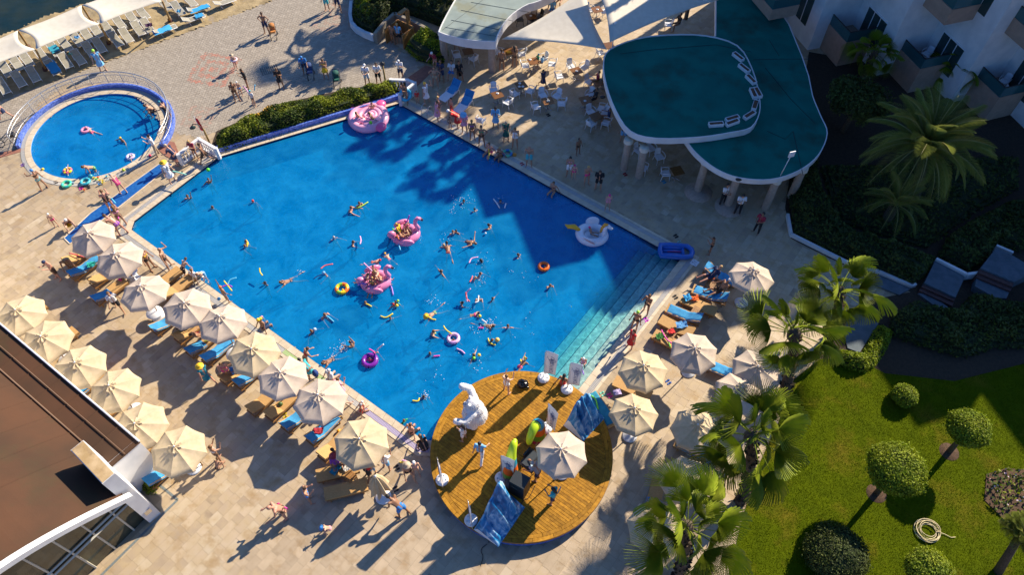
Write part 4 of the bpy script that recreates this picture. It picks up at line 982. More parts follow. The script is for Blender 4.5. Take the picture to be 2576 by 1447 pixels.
# flower bed, cycad, hose
hp=[W(*p) for p in ((2480,1195),(2530,1180),(2600,1185),(2640,1250),(2600,1300),(2520,1305),(2475,1260))]
t=thing('flower_bed','round bare soil bed with scattered small pale flowers at the right edge','flower bed',(0,0,0))
MB().prism([p[:2] for p in hp],.0,.06).obj('soil',mat('bare_soil',(.11,.06,.035),.95,(.07,.04,.025),8,.6,40),t)
P=hump([p[:2] for p in hp],.13,.35,RNG,.1); put(bpy.data.objects.new('plants',fast('plants',leaves(P,.09,.6,up=.8),4,M_leafH)),t,kind='stuff')
F=P[::6]+[0,0,.06]; put(bpy.data.objects.new('flowers',fast('flowers',leaves(F,.05,.8,up=1),4,flat((.5,.4,.5),.6))),t)
b,h,l=at_h(2510,1440,2568,1345); t=thing('cycad','spiky cycad palm with stiff grey green leaves at the right edge','palm tree',b)
MB().tube([(0,0,0),(l[0]*.5,l[1]*.5,h*.5),(l[0],l[1],h)],[.2,.17,.15],9).obj('trunk',M_trunk,t)
cy=pinnate(1.15,44,.5)
for i in range(38):
    u=i/38; o=inst(cy,'frond',t,(l[0],l[1],h),0,.85); o.rotation_euler=(Matrix.Rotation(i*2.4,3,'Z')@Matrix.Rotation(-R(60-65*u),3,'Y')).to_euler()
t=thing('garden_hose','coiled pale yellow garden hose lying on the lawn','hose',W(2334,1337,.05)); mb=MB(); pts=[]
rh=random.Random(9)
for lp in range(9):
    r=rh.uniform(.3,.6); ox,oy=rh.uniform(-.06,.06),rh.uniform(-.06,.06)
    for i in range(24): a=2*PI*i/24; pts.append((ox+r*math.cos(a),oy+r*math.sin(a)*.95,.02+.025*lp*.6+.02*math.sin(a*3+lp)))
pts+= [(.7,-.15,.02),(.95,-.3,.02),(1.15,-.28,.02)]
mb.tube(pts,.016,5); mb.obj('coil',flat((.62,.52,.3),.5),t)
# shrubs in the nook by the pylon
hp=[T(0,3,*p) for p in ((1390,500),(1450,420),(1560,470),(1600,560),(1560,640),(1480,640),(1420,580))]
hedge('potted_shrub',hp,.9,'small bright green shrub in the nook beside the white pylon','bush',step=.03,size=.05,m=M_leafT)
t=thing('bare_shrub','bare pale branches against the white end wall of the restaurant','shrub',T(0,3,1370,540)); mb=MB()
for i in range(7): a=i*.9; mb.tube([(0,0,0),(.25*math.cos(a),.25*math.sin(a),.6),(.4*math.cos(a)-.1,.5*math.sin(a),1.15)],[.05,.035,.02],5)
mb.obj('branches',mat('pale_bark',(.3,.2,.11),.9,(.2,.14,.08),9),t)
# ------------------------------------------------ umbrellas
def umbrella_proto(r,m,closed=False):
    t=thing('parasol','','umbrella'); ZT,ZR=2.62,2.12
    MB().lathe([(.36,0),(.38,.05),(.34,.1),(.08,.13),(.05,.35)],20,cap=True).obj('base',M_wpl,t)
    MB().tube([(0,0,.1),(0,0,ZT+.08)],.028,8).obj('pole',M_wood if r>1.2 else M_wpl,t)
    if closed: return t
    n=8; k=6
    for s in range(n):
        a0=2*PI*s/n;a1=2*PI*(s+1)/n; mb=MB(); vs=[];fs=[]; J=4
        for i in range(k+1):
            t_=i/k
            for j in range(J+1):
                w=j/J; p=Vector((math.cos(a0),math.sin(a0),0)).lerp(Vector((math.cos(a1),math.sin(a1),0)),w)*(r*t_*(1-.035*math.sin(PI*w)*t_))
                z=ZT-(ZT-ZR)*t_**1.12-.045*math.sin(PI*w)*math.sin(PI*t_); vs.append((p.x,p.y,z))
        for j in range(J+1):
            p=Vector(vs[k*(J+1)+j]); vs.append((p.x*1.004,p.y*1.004,p.z-.13-.02*math.sin(j*2+s)))
        for i in range(k+1):
            for j in range(J): a=i*(J+1)+j; fs.append((a,a+J+1,a+J+2,a+1))
        mb.add(vs,fs,0,True); mb.obj('canopy_panel',m,t)
    mb=MB()
    for s in range(n):
        a=2*PI*s/n; mb.tube([(0,0,ZT-.06),(math.cos(a)*r*.98,math.sin(a)*r*.98,ZR-.03)],.012,4,smooth=False); mb.tube([(0,0,ZR-.25),(math.cos(a)*r*.45,math.sin(a)*r*.45,ZT-.26)],.01,4,smooth=False)
    mb.obj('ribs',M_wood,t)
    # vent cap: eight lifted petals
    mb=MB(); 
    for s in range(n):
        a0=2*PI*(s-.32)/n;a1=2*PI*(s+.32)/n; am=(a0+a1)/2; q=.3
        mb.add([(0,0,ZT+.09),(q*math.cos(a0),q*math.sin(a0),ZT-.045),(q*1.02*math.cos(am),q*1.02*math.sin(am),ZT+.03),(q*math.cos(a1),q*math.sin(a1),ZT-.045)],[(0,1,2),(0,2,3)])
    mb.obj('vent_cap',m,t); MB().ball((0,0,ZT+.11),.045,8).obj('finial',M_wpl,t)
    return t
UA=umbrella_proto(1.27,M_umb); UB=umbrella_proto(1.27,M_umby); UC=umbrella_proto(1.19,M_umb)
ru=random.Random(2)
def umb(pr,x,y,label,z0=0,group='open parasols'):
    p=W(x,y,z0+2.62); o=place(pr,Vector((p.x,p.y,z0)),ru.uniform(0,PI/4),label,group); o.name='parasol'
    o.rotation_euler=(ru.uniform(-.09,.09),ru.uniform(-.09,.09),o.rotation_euler.z)
    k=ru.uniform(.97,1.03); o.scale=(k,k,ru.uniform(.97,1.02)); return o
for x,y,l in ((228,577,'highest on the page of the left poolside row'),(293,636,'second from the top of the left poolside row, by the pool corner'),(357,727,'third in the left poolside row, over the man in the white shirt'),(457,757,'fourth in the left poolside row, with a rumpled sagging edge'),(551,807,'fifth in the left poolside row, between two blue towels'),(703,937,'seventh in the left poolside row, beside the woman in the red top'),(801,1004,'eighth in the left poolside row, with a slack cord on top')):
    umb(UA,x,y,'pale beige parasol, '+l)
for x,y,l in ((627,873,'sixth in the left poolside row, creased along one rib'),(905,1099,'last and lowest of the left poolside row'),(36,777,'cut by the left edge of the picture'),(103,839,'second from the left edge along the brown roof'),(188,908,'third along the brown roof, beside pink towels'),(283,969,'fourth along the brown roof, the widest looking'),(347,1056,'fifth along the brown roof'),(437,1122,'last along the brown roof, beside the small wooden table')):
    umb(UB,x,y,'warm cream parasol, '+l)
for x,y,l,z in ((1421,1134,'standing on the round wooden stage',.55),(1896,692,'alone in the building shade with a lit patch of cloth',0),(1757,870,'right of the pool over the wooden side table',0),(1912,914,'half hidden behind the sunlit fan palm',0),(1860,985,'partly under the palm fronds, beside the mint towel',0)):
    umb(UC,x,y,'light beige octagonal parasol '+l,z)
UD=umbrella_proto(1.2,M_umby)
for x,y,l in ((1628,922,'right of the pool steps, nearest the stage flags'),(1602,1039,'right of the stage beside the long turquoise lounger'),(1768,1072,'behind the spread fronds of the middle palm'),(1735,1190,'under the tips of two palms near the lawn'),(1655,1310,'mostly covered by the lowest fan palm')):
    umb(UD,x,y,'cream octagonal parasol '+l)
# closed parasol
b=T(1,3,1275,665); t=umbrella_proto(1.2,M_umby,True); t.location=b; t['label']='folded cream parasol with hanging pleats beside the bending man'; t.name='closed_parasol'
mb=MB(); N=32; vs=[];fs=[]
for i,(z,r) in enumerate(((2.55,.05),(2.4,.16),(2.1,.24),(1.7,.3),(1.3,.36),(1.05,.4))):
    for j in range(N): a=2*PI*j/N; q=r*(1+.38*math.cos(a*8)*(i>0)); vs.append((q*math.cos(a),q*math.sin(a),z-.05*math.cos(a*8)*(i>3)))
for i in range(5):
    for j in range(N): fs.append((i*N+j,(i+1)*N+j,(i+1)*N+(j+1)%N,i*N+(j+1)%N))
mb.add(vs,fs,0,True); mb.obj('folded_canopy',M_umby,t); MB().ball((0,0,2.62),.06,8).obj('finial',M_wpl,t)
# ------------------------------------------------ wooden loungers
def lounger_proto(back=R(28)):
    t=thing('sun_lounger','','sun lounger'); L=1.95;Wd=.66
    mb=MB(); 
    for s in(-1,1): mb.box((0,s*(Wd/2-.03),.26),(L,.05,.08))
    for x in(-L/2+.03,L/2-.03): mb.box((x,0,.26),(.05,Wd-.11,.07))
    mb.obj('frame',M_wood,t)
    for x in(-.8,.72):
        for s in(-1,1): MB().box((x,s*(Wd/2-.04),.11),(.06,.06,.22)).obj('leg',M_wood,t)
    MB().box((.36,0,.35),(1.22,Wd-.02,.09)).obj('mattress',M_matt,t)
    c,s_=math.cos(back),math.sin(back); l=.78; M0=Vector((-.25,0,.35)); d=Vector((-c,0,s_))
    MB().box(M0+d*l/2+Vector((0,0,.0)),(l,Wd-.02,.09),0,0,0,back).obj('back_mattress',M_matt,t)
    MB().tube([M0+d*l*.75+Vector((0,.28,-.04)),(-.95,.28,.24)],.018,4).obj('back_support',M_wood,t); MB().tube([M0+d*l*.75+Vector((0,-.28,-.04)),(-.95,-.28,.24)],.018,4).obj('back_support',M_wood,t)
    return t
LB=lounger_proto(); LF=lounger_proto(R(2))
def drape(rg_,L=1.9,Wd=.6,back=R(28),full=1):
    """towel laid over the lounger, following its bend, with folds"""
    mb=MB(); nx,ny=16,7; vs=[];fs=[]
    for i in range(nx+1):
        x=-.25-.8*math.cos(back) + 0; s=i/nx*L*full
        for j in range(ny+1):
            y=(j/ny-.5)*(Wd+.1)
            if s<.8: px=-.25-(.8-s)*math.cos(back); pz=.41+(.8-s)*math.sin(back)
            else: px=-.25+(s-.8); pz=.41
            edge=max(0,abs(y)-.31); vs.append((px+rg_.uniform(-.012,.012),y*(.98)+rg_.uniform(-.012,.012),pz+rg_.uniform(0,.03)-edge*2))
    for i in range(nx):
        for j in range(ny): a=i*(ny+1)+j; fs.append((a,a+ny+1,a+ny+2,a+1))
    mb.add(vs,fs,0,True); return mb
rt=random.Random(4)
DR=[drape(rt,back=R(28)).mesh('towel',M_towel),drape(rt,full=.55).mesh('towel',M_towel),drape(rt,back=R(2)).mesh('towel',M_towel2)]
def lounger(head,foot,label,towel=None,flatb=False,tl_=None,z=0):
    """head/foot are plan sheet points"""
    a=W(*head,.35);b=W(*foot,.35); d=b-a; c=(a+b)/2; rz=math.atan2(d.y,d.x)
    o=place(LF if flatb else LB,Vector((c.x,c.y,z)),rz,label,'wooden sun loungers'); o.name='sun_lounger'
    if towel is not None:
        tw=inst(DR[towel],'towel',None,(c.x,c.y,z),rz,label=tl_ or 'blue towel',cat='towel')
        if towel==2 or flatb: tw.data=DR[2]
    return o
VL=V*1.95
def lg(x,y,label,towel=None,tl_=None,fb=False,d=None,flip=1):
    """lounger centred at plan sheet point, head away from the pool"""
    c=W(x,y,.35); dd=(V if d is None else d); rz=math.atan2(dd.y,dd.x)
    o=place(LF if fb else LB,Vector((c.x,c.y,0)),rz,label,'wooden sun loungers'); o.name='sun_lounger'
    if towel is not None: inst(DR[towel],'towel',None,(c.x,c.y,0),rz,label=tl_,cat='towel')
lg(205,640,'wooden lounger heaped with yellow noodles and clothes by the corner parasol')
lg(216,671,'wooden lounger under a light blue towel and green bag near the tattooed couple',0,'light blue towel with a turquoise cloth on the lounger near the corner')
lg(268,690,'wooden lounger with bare tan mattress next to the white round table')
lg(277,733,'wooden lounger under a dark blue towel behind the man in the white shirt',1,'dark blue towel on the raised backrest by the man in the white shirt')
lg(418,704,'wooden lounger behind the yellow bikini woman with a towel hung on it')
lg(450,722,'wooden lounger half hidden by the rumpled parasol')
lg(424,806,'wooden lounger with blue covered raised back, first of the blue group',0,'blue towel over the whole lounger nearest the white round table')
lg(482,828,'wooden lounger with tan backrest and blue foot towel')
inst(DR[1],'towel',None,W(492,812,.02),math.atan2(V.y,V.x),label='crumpled pale blue towel lying at the foot of the tan lounger',cat='towel')
lg(512,862,'wooden lounger with a small blue towel beside a lime green bag',1,'small blue towel on the backrest next to the lime green bag')
lg(551,880,'wooden lounger with a broad blue towel left of the creased parasol',0,'broad blue towel left of the creased parasol')
lg(633,940,'wooden lounger with tan head and blue towel at its foot beside the creased parasol',1,'blue towel on the lounger beside the creased parasol')
lg(598,930,'wooden lounger in shade between two women under the creased parasol')
lg(667,1005,'bare wooden lounger frame in shadow left of the tan one with sandals')
lg(712,1018,'wooden lounger with bare tan mattress and a green hat on it')
lg(752,1046,'wooden lounger with a deep blue patterned towel under the eighth parasol',0,'deep blue patterned towel under the eighth parasol')
lg(815,1078,'wooden lounger with blue towel and red bag above the breakfast table',0,'rumpled blue towel above the breakfast table')
lg(845,1118,'wooden lounger mostly hidden under the lowest poolside parasol')
hd=W(930,1168)-W(800,1200); hd.normalize()
lg(851,1186,'wooden lounger with clothes and a white bag, upper of the crosswise pair',None,None,True,hd); lg(872,1231,'empty tan wooden lounger, lower of the crosswise pair',None,None,True,hd)
lg(72,795,'wooden lounger behind the parasol cut by the left edge'); lg(150,860,'wooden lounger between the second and third parasols of the roof row'); lg(215,972,'wooden lounger with a bright blue towel by the gutter of the brown roof',1,'bright blue towel by the gutter of the brown roof')
lg(277,1030,'wooden lounger in the gap below the fourth roof row parasol'); lg(362,1128,'wooden lounger with blue towel against the white end wall',1,'blue towel on the lounger against the white end wall'); lg(415,1182,'wooden lounger with turquoise towel near the shrub nook',1,'turquoise towel hanging off the lounger near the shrub nook')
def b2(h,f,label,towel=None,tl_=None,fb=False): 
    a=W(*h,.35);b=W(*f,.35); d=b-a; d.z=0; d.normalize(); c=(a+b)/2; rz=math.atan2(d.y,d.x)
    o=place(LF if fb else LB,Vector((c.x,c.y,0)),rz,label,'wooden sun loungers'); o.name='sun_lounger'
    if towel is not None: inst(DR[towel],'towel',None,(c.x,c.y,0),rz,label=tl_,cat='towel')
b2((1776,676),(1850,712),'wooden lounger furthest up the right bank with a reader in blue lying on it',0,'blue towel under the reader on the right bank')
b2((1826,755),(1745,727),'wooden lounger with a man in a white cap lying on blue',0,'blue towel under the man in the white cap')
b2((1798,785),(1716,750),'long tan lounger with a blue and orange towel at its foot',None,None,True)
b2((1760,808),(1680,775),'tan lounger with a sky blue towel on the raised end, right of the pool steps',0,'sky blue towel on the tan lounger right of the pool steps')
b2((1740,845),(1662,803),'tan lounger with a scrunched patterned towel under the parasol edge')
b2((1722,880),(1650,842),'tan lounger covered with a green float and coloured noodles',None,None,True)
b2((1640,1000),(1540,955),'tan lounger with purple clothes beside the stage end parasol',None,None,True)
b2((1850,945),(1790,920),'wooden lounger with a mint towel near the half hidden parasol',0,'pale mint towel near the half hidden parasol')
b2((1790,1150),(1705,1112),'wooden lounger with a dark blue cover beneath the middle palm',2,'dark blue cover beneath the middle palm',True)
b2((1640,1280),(1652,1232),'wooden lounger with a blue towel corner showing above the lowest palm',1,'blue towel corner showing above the lowest palm')
b2((1487,992),(1545,1075),'long lounger wrapped in turquoise cloth against the stage rim',2,'turquoise cloth with a small white emblem covering the lounger by the stage',True)
# ------------------------------------------------ small tables
def wtable():
    t=thing('side_table','','table'); 
    for j in range(5): MB().box((0,-.2+.1*j,.4),(.5,.09,.03)).obj('slat',M_wood,t)
    for a in(-.2,.2):
        for b in(-.2,.2): MB().box((a,b,.19),(.05,.05,.38)).obj('leg',M_wood,t)
    return t
def rtable():
    t=thing('round_table','','table'); MB().lathe([(.42,.5),(.44,.53),(.43,.56),(.01,.565)],28).obj('tabletop',M_wpl,t); MB().lathe([(.3,0),(.3,.04),(.06,.08),(.05,.5)],16,cap=True).obj('pedestal',M_wpl,t); return t
WT=wtable(); RT=rtable()
au2=math.atan2(V.y,V.x)
for x,y,l in ((880,1200,'slatted wooden side table between the crosswise loungers'),(858,1147,'slatted wooden side table set with breakfast plates'),(1689,838,'slatted wooden side table heaped with red and white clothes'),(1753,782,'slatted wooden side table in shade between two tan loungers'),(1788,715,'slatted wooden side table under an orange bag'),(487,1165,'slatted wooden side table standing in the sun by the last roof row parasol'),(228,640,'slatted wooden side table among yellow things by the corner parasol')):
    o=place(WT,W(x,y,.2)*Vector((1,1,0)) if False else Vector((*W(x,y,.4)[:2],0)),au2,l,'wooden side tables'); o.name='side_table'
for x,y,l in ((388,786,'white round table holding a sunhat left of the rumpled parasol'),(479,795,'white round table holding an ashtray right of the rumpled parasol'),(325,684,'white round table under the towel of the seated boy'),(213,935,'white round table squeezed between roof row parasols'),(590,890,'white round table showing below the creased parasol')):
    o=place(RT,Vector((*W(x,y,.56)[:2],0)),0,l,'white round tables'); o.name='round_table'
# ------------------------------------------------ beach loungers
M_sling=mat('grey_sling',(.36,.34,.27),.8,(.3,.28,.22),8,rnd=.1)
def beachl():
    t=thing('beach_lounger','','sun lounger'); 
    mb=MB()
    for s in(-1,1): mb.tube([(-.95,s*.31,.62),(-.35,s*.31,.34),(.95,s*.31,.34)],.022,5)
    mb.tube([(-.95,-.31,.62),(-.95,.31,.62)],.022,5); mb.tube([(.95,-.31,.34),(.95,.31,.34)],.022,5)
    mb.obj('frame',M_wpl,t)
    for x in(-.55,.6):
        for s in(-1,1): MB().tube([(x,s*.31,.36),(x+.1,s*.34,0)],.02,5).obj('leg',M_wpl,t)
    MB().box((.3,0,.345),(1.28,.6,.015)).obj('seat_sling',M_sling,t)
    MB().box((-.66,0,.485),(.66,.6,.015),0,0,0,R(25)).obj('back_sling',M_sling,t)
    return t
BL=beachl()
d1=W(*(TX[0]+.2505*235,.2505*720))-W(*(TX[0]+.2505*145,.2505*590)); a1=math.atan2(d1.y,d1.x)
rows=[((60,700),(170,640),(270,600),(430,570),(545,500),(655,445),(780,400),(880,360),(970,310),(1070,270),(1200,230),(1320,170),(1435,130),(1660,40),(1790,90),(1910,5)),((30,870),(190,800),(335,750),(530,680),(660,615),(790,580),(900,500),(1000,460),(1165,400),(1270,360),(1390,290),(1480,260))]
what={(545,500):'with turquoise towel',(530,680):'under a blue towel',(780,400):'with a blue bag',(880,360):'with striped clothes',(790,580):'with a green cap',(1390,290):'with a bather',(1480,260):'with a purple bag',(1790,90):'with a blue bag, at the right end',(430,570):'with white clothes'}
for r,row in enumerate(rows):
    for i,(x,y) in enumerate(row):
        p=T(0,0,x,y,.35); w_=what.get((x,y),'empty').replace(', at the right end',''); k=('first','second','third','fourth','fifth','sixth','seventh','eighth','ninth','tenth','eleventh','twelfth','thirteenth','fourteenth','fifteenth','sixteenth')[i]
        o=place(BL,Vector((p.x,p.y,.03)),a1+ru.uniform(-.05,.05),'beach lounger %s, %s from the left in the %s row'%(w_,k,('sail side','promenade side')[r]),'beach loungers in rows on the sand'); o.name='beach_lounger'; o.scale=(.87,.87,.9)
for a,b,l in (((1530,345),(1790,245),'white beach lounger with a bright blue towel, alone near the paving'),((1825,220),(2065,140),'white beach lounger with a blue cloth on its end, next to the paving'),((1885,120),(2110,50),'white beach lounger with a blue mat and sunbather'),((2190,40),(2330,-10),'white beach lounger cut by the top edge')):
    A=T(0,0,*a,.35);B=T(0,0,*b,.35); d=B-A; c=(A+B)/2; o=place(BL,Vector((c.x,c.y,.03)),math.atan2(d.y,d.x),l,'beach loungers in rows on the sand'); o.name='beach_lounger'
def cloth(x,y,z,sx,sy,rz,col,label,c=0,r=0,seed=0,cat='towel',name='towel',T_=True,h=.07):
    rg_=random.Random(seed or int(x*7+y)); nx,ny=7,6; vs=[];fs=[]; p=T(c,r,x,y,z) if T_ else W(x,y,z)
    for i in range(nx+1):
        for j in range(ny+1): vs.append(((i/nx-.5)*sx*(1+rg_.uniform(-.06,.06)),(j/ny-.5)*sy*(1+rg_.uniform(-.06,.06)),rg_.uniform(0,h)))
    for i in range(nx):
        for j in range(ny): a=i*(ny+1)+j; fs.append((a,a+ny+1,a+ny+2,a+1))
    return MB().add(vs,fs,0,True).obj(name,flat(col,.9),None,(p.x,p.y,z),rz,label=label,cat=cat)
BT=(.03,.3,.6); TQ=(.02,.27,.38)
cloth(545,490,.42,.9,.6,a1,TQ,'turquoise towel spread on a beach lounger under the sail edge'); cloth(530,670,.42,1.6,.66,a1,(.02,.25,.5),'blue towel covering a beach lounger near the railing end of the sand')
d2=T(0,0,1790,245)-T(0,0,1530,345); cloth(1630,302,.42,1.35,.66,math.atan2(d2.y,d2.x),(.05,.38,.75),'bright blue towel on the lone beach lounger by the paving'); cloth(2000,155,.42,.6,.5,.5,BT,'crumpled blue cloth on the end of a beach lounger'); cloth(2000,85,.42,1.5,.5,math.atan2(d2.y,d2.x),(.03,.33,.65),'blue mat beneath the sunbather on the beach')
cloth(710,538,.45,.3,.25,0,(.1,.5,.3),'green cap lying on a beach lounger corner',cat='cap',name='cap'); cloth(775,382,.45,.3,.3,0,(.03,.2,.5),'round blue bag on a beach lounger',cat='bag',name='beach_bag',h=.2); cloth(1500,262,.45,.5,.35,.4,(.06,.02,.08),'dark purple bag on a beach lounger',cat='bag',name='beach_bag',h=.2); cloth(1800,115,.45,.3,.3,0,(.03,.25,.5),'blue bag on the rightmost beach lounger of the row',cat='bag',name='beach_bag',h=.2)
# long beach sails with timber posts
def strip(name,A,B,C,D,label,n=12,m=8):
    """A-B far edge, D-C near edge; the short ends are curved inwards"""
    mb=MB(); vs=[];fs=[]
    for i in range(n+1):
        for j in range(m+1):
            u,v=i/n,j/m; p=(A.lerp(B,u)).lerp(D.lerp(C,u),v); c=(A+B+C+D)/4
            pull=.13*(1-2*u)*abs(1-2*u)*math.sin(PI*v); p=p+(B-A)*pull*.75; p+= (C-B)*(.04*(1-2*v)*math.sin(PI*u)); p.z-=.35*math.sin(PI*u)*math.sin(PI*v)*.6; vs.append(p)
    for i in range(n):
        for j in range(m): a=i*(m+1)+j; fs.append((a,a+m+1,a+m+2,a+1))
    mb.add(vs,fs,0,True); o=mb.obj(name,M_sail,None,label=label,cat='shade sail'); md=o.modifiers.new('cloth','SOLIDIFY'); md.thickness=.012
HS_=2.5
s1=T(0,0,180,305,HS_+.1);s2=T(0,0,820,50,HS_+.1); n1=T(0,0,357,492,HS_);n2=T(0,0,1003,236,HS_)
dd=s2-s1; dn=n2-n1; n3=T(0,0,1630,8,HS_)
strip('beach_sail',s1-dd*1.0,s1,n1,n1-dn*1.0,'long white beach shade sail nearest the left edge')
strip('beach_sail',s1,s2,n2,n1,'long white beach shade sail in the middle of three')
strip('beach_sail',s2,s2+dd,n3,n2,'long white beach shade sail running out of the top edge')
for tx,ty,bx,by,l in ((1003,236,1100,440,'timber post holding the middle beach sail'),(1630,8,1712,215,'timber post at the right end of the beach sails'),(357,492,460,700,'timber post at the left gap of the beach sails'),(180,305,290,480,'slim timber post under the far left gap of the sails'),(820,50,925,225,'slim timber post under the far middle gap of the sails')):
    b=T(0,0,bx,by); a=T(0,0,tx,ty,HS_); t=thing('sail_post',l,'post',b); MB().tube([(0,0,0),(a-b)],.07,8).obj('shaft',mat('pine_post',(.4,.24,.08),.8,(.3,.17,.05),9),t); MB().lathe([(.2,0),(.14,.25),(.07,.3)],10).obj('footing',flat((.1,.04,.03),.8),t)
# ------------------------------------------------ cafe furniture
def chair_proto(m,name='cafe_chair'):
    t=thing(name,'','chair'); 
    MB().prism([(-.24,-.25),(.24,-.27),(.26,.27),(-.24,.25)],.41,.45).obj('seat',m,t)
    mb=MB(); vs=[];fs=[]
    for i in range(9):
        a=(i/8-.5)*1.5; 
        for k,(z,o) in enumerate(((.45,0),(.68,.04),(.9,.08-.0*abs(a)))):
            zz=z-(.06*abs(a)**2 if k==2 else 0)*1.2
            vs.append((-.27+.08*(1-math.cos(a))*2-o,.3*math.sin(a),zz)); vs.append((-.3+.08*(1-math.cos(a))*2-o,.3*math.sin(a),zz))
    for i in range(8):
        for k in range(2):
            a=i*6+k*2; fs.append((a,a+6,a+8,a+2)); fs.append((a+1,a+3,a+9,a+7))
        a=i*6+4; fs.append((a,a+6,a+7,a+1))
    mb.add(vs,fs,0,True); mb.obj('backrest',m,t)
    for s in(-1,1):
        MB().tube([(-.26,s*.27,.66),(0,s*.31,.67),(.22,s*.29,.64),(.24,s*.27,.45)],.025,5).obj('armrest',m,t)
        MB().tube([(-.22,s*.22,.41),(-.3,s*.25,0)],.02,5).obj('leg',m,t); MB().tube([(.22,s*.23,.41),(.25,s*.26,0)],.02,5).obj('leg',m,t)
    return t
def table_proto():
    t=thing('cafe_table','','table')
    MB().box((0,0,.735),(.72,.72,.035)).obj('tabletop',mat('table_walnut',(.2,.085,.02),.4,(.15,.06,.015),9,rnd=.25),t)
    MB().tube([(0,0,.05),(0,0,.72)],.03,8).obj('pedestal',M_steel,t)
    for a in range(4): MB().tube([(0,0,.07),(.33*math.cos(a*PI/2+.78),.33*math.sin(a*PI/2+.78),.025)],.022,5).obj('foot',M_steel,t)
    return t
CH=chair_proto(M_wpl); CB=chair_proto(M_dark,'bistro_chair'); CT=table_proto()
def zc(x,y,z=0): return W(1097+x*.2004,y*.2004,z)
tabs=[(400,640,'deep under the pavilion roof'),(1190,200,'beside the black chairs under the pavilion'),(920,640,'with a yellow tray near the pavilion column'),(1220,765,'where two children sit at the sail edge'),(1762,885,'alone with an ashtray between two white chairs'),(770,1185,'nearest the blue steel loungers with one saucer'),(1070,1065,'carrying three saucers'),(1405,1262,'with many glasses in the lit strip'),(1875,1250,'next to the column where a man leans'),(2170,565,'wedged in sunlight between mast and teal roof'),(2040,1030,'half hidden at the edge of the teal roof'),(2020,115,'with a white cup between the two sails')]
tp=[]
for x,y,l in tabs:
    p=zc(x,y,.75); p.z=0; tp.append(p); o=place(CT,p,R(20)+ru.uniform(-.1,.1),'square dark wood cafe table '+l,'square cafe tables'); o.name='cafe_table'
p=T(2,1,1650,270,.75); p.z=0; tp.append(p); place(CT,p,.3,'square dark wood cafe table in the dark under the lower teal roof','square cafe tables').name='cafe_table'
p=W(1500,292,.75); p.z=0; tp.append(p); place(CT,p,.5,'square dark wood cafe table at the foot of the teal roof columns','square cafe tables').name='cafe_table'
def seatrot(p):
    q=min(tp,key=lambda t:(t-p).length); d=q-p; return math.atan2(d.y,d.x)+ru.uniform(-.25,.25)
chs=[(262,685,'left of the pavilion table'),(470,725,'right of the pavilion table'),(800,650,'against the pavilion column'),(1075,665,'seen from its side with a dark bag on it'),(1120,810,'with a blue cushion near the children'),(1345,725,'behind the child in blue'),(1455,790,'right behind the children, tilted away'),(1690,820,'left of the table with the ashtray'),(1860,835,'right of the table with the ashtray'),(1545,945,'with white papers, alone in mid floor'),(1925,1015,'left of the half hidden table'),(725,1120,'with a dark blue towel behind the one saucer table'),(900,1270,'hung with a long turquoise towel'),(985,1165,'with a teal bag beneath the three saucer table'),(1182,1130,'with a pale blue cushion right of the three saucers'),(1340,1185,'with a black strap over its back'),(1515,1195,'round backed behind the glasses table'),(1575,1290,'draped with a dark jacket'),(1252,1330,'with a purple cloth left of the glasses table'),(1935,1180,'upper left of the leaning man'),(1945,1395,'with a blue cushion below the leaning man'),(2120,1420,'round backed at the foot of the teal roof'),(2080,1350,'just right of the leaning man, mostly hidden'),(1935,110,'between the two sails, left of the cup table'),(2110,130,'between the two sails, right of the cup table'),(560,1500,'holding a mint towel beside the blue steel lounger'),(2065,650,'in the shadow of the sail tip by the mast')]
for x,y,l in chs:
    p=zc(x,y,.5); p.z=0; o=place(CH,p,seatrot(p),'white wicker cafe chair '+l,'white wicker cafe chairs'); o.name='cafe_chair'
for c,r,x,y,l in ((2,1,1265,60,'by the twin columns, left'),(2,1,1385,40,'between the twin columns'),(2,1,1470,125,'right of the twin columns'),(2,1,1310,235,'mostly behind the right twin column'),(2,1,1535,290,'holding a folded pink and white towel'),(2,0,785,1235,'with a dark bag below the lowest roof edge table'),(2,0,935,1225,'under the man by the teal roof edge'),(2,0,1560,235,'beyond the second sail near the grey column')):
    p=T(c,r,x,y,.5); p.z=0; o=place(CH,p,seatrot(p),'white wicker cafe chair '+l,'white wicker cafe chairs'); o.name='cafe_chair'
for k,z_,dx,dy,l in ((1,1.52,1.6,-1.5,'left lower balcony, front one'),(1,1.52,2.5,-.9,'left lower balcony, back one'),(2,1.52,1.6,-1.5,'middle lower balcony, front one'),(2,1.52,2.5,-.9,'middle lower balcony, back one'),(3,1.52,1.8,-1.4,'right lower balcony'),(2,5.66,1.6,-1.5,'middle upper balcony, front one'),(2,5.66,2.5,-1.0,'middle upper balcony, back one')):
    q=HA+HS*k+ha*dx+hb*dy; place(CH,Vector((q.x,q.y,z_)),R(40+70*dx),'white armchair on the hotel\'s '+l).name='balcony_chair'
for x,y,l in ((1205,225,'black bistro chair left of the pavilion column'),(1290,190,'black bistro chair right of the pavilion column'),(1050,230,'black bistro chair facing the pavilion column')):
    p=zc(x,y,.5); p.z=0; place(CB,p,seatrot(p),l).name='bistro_chair'
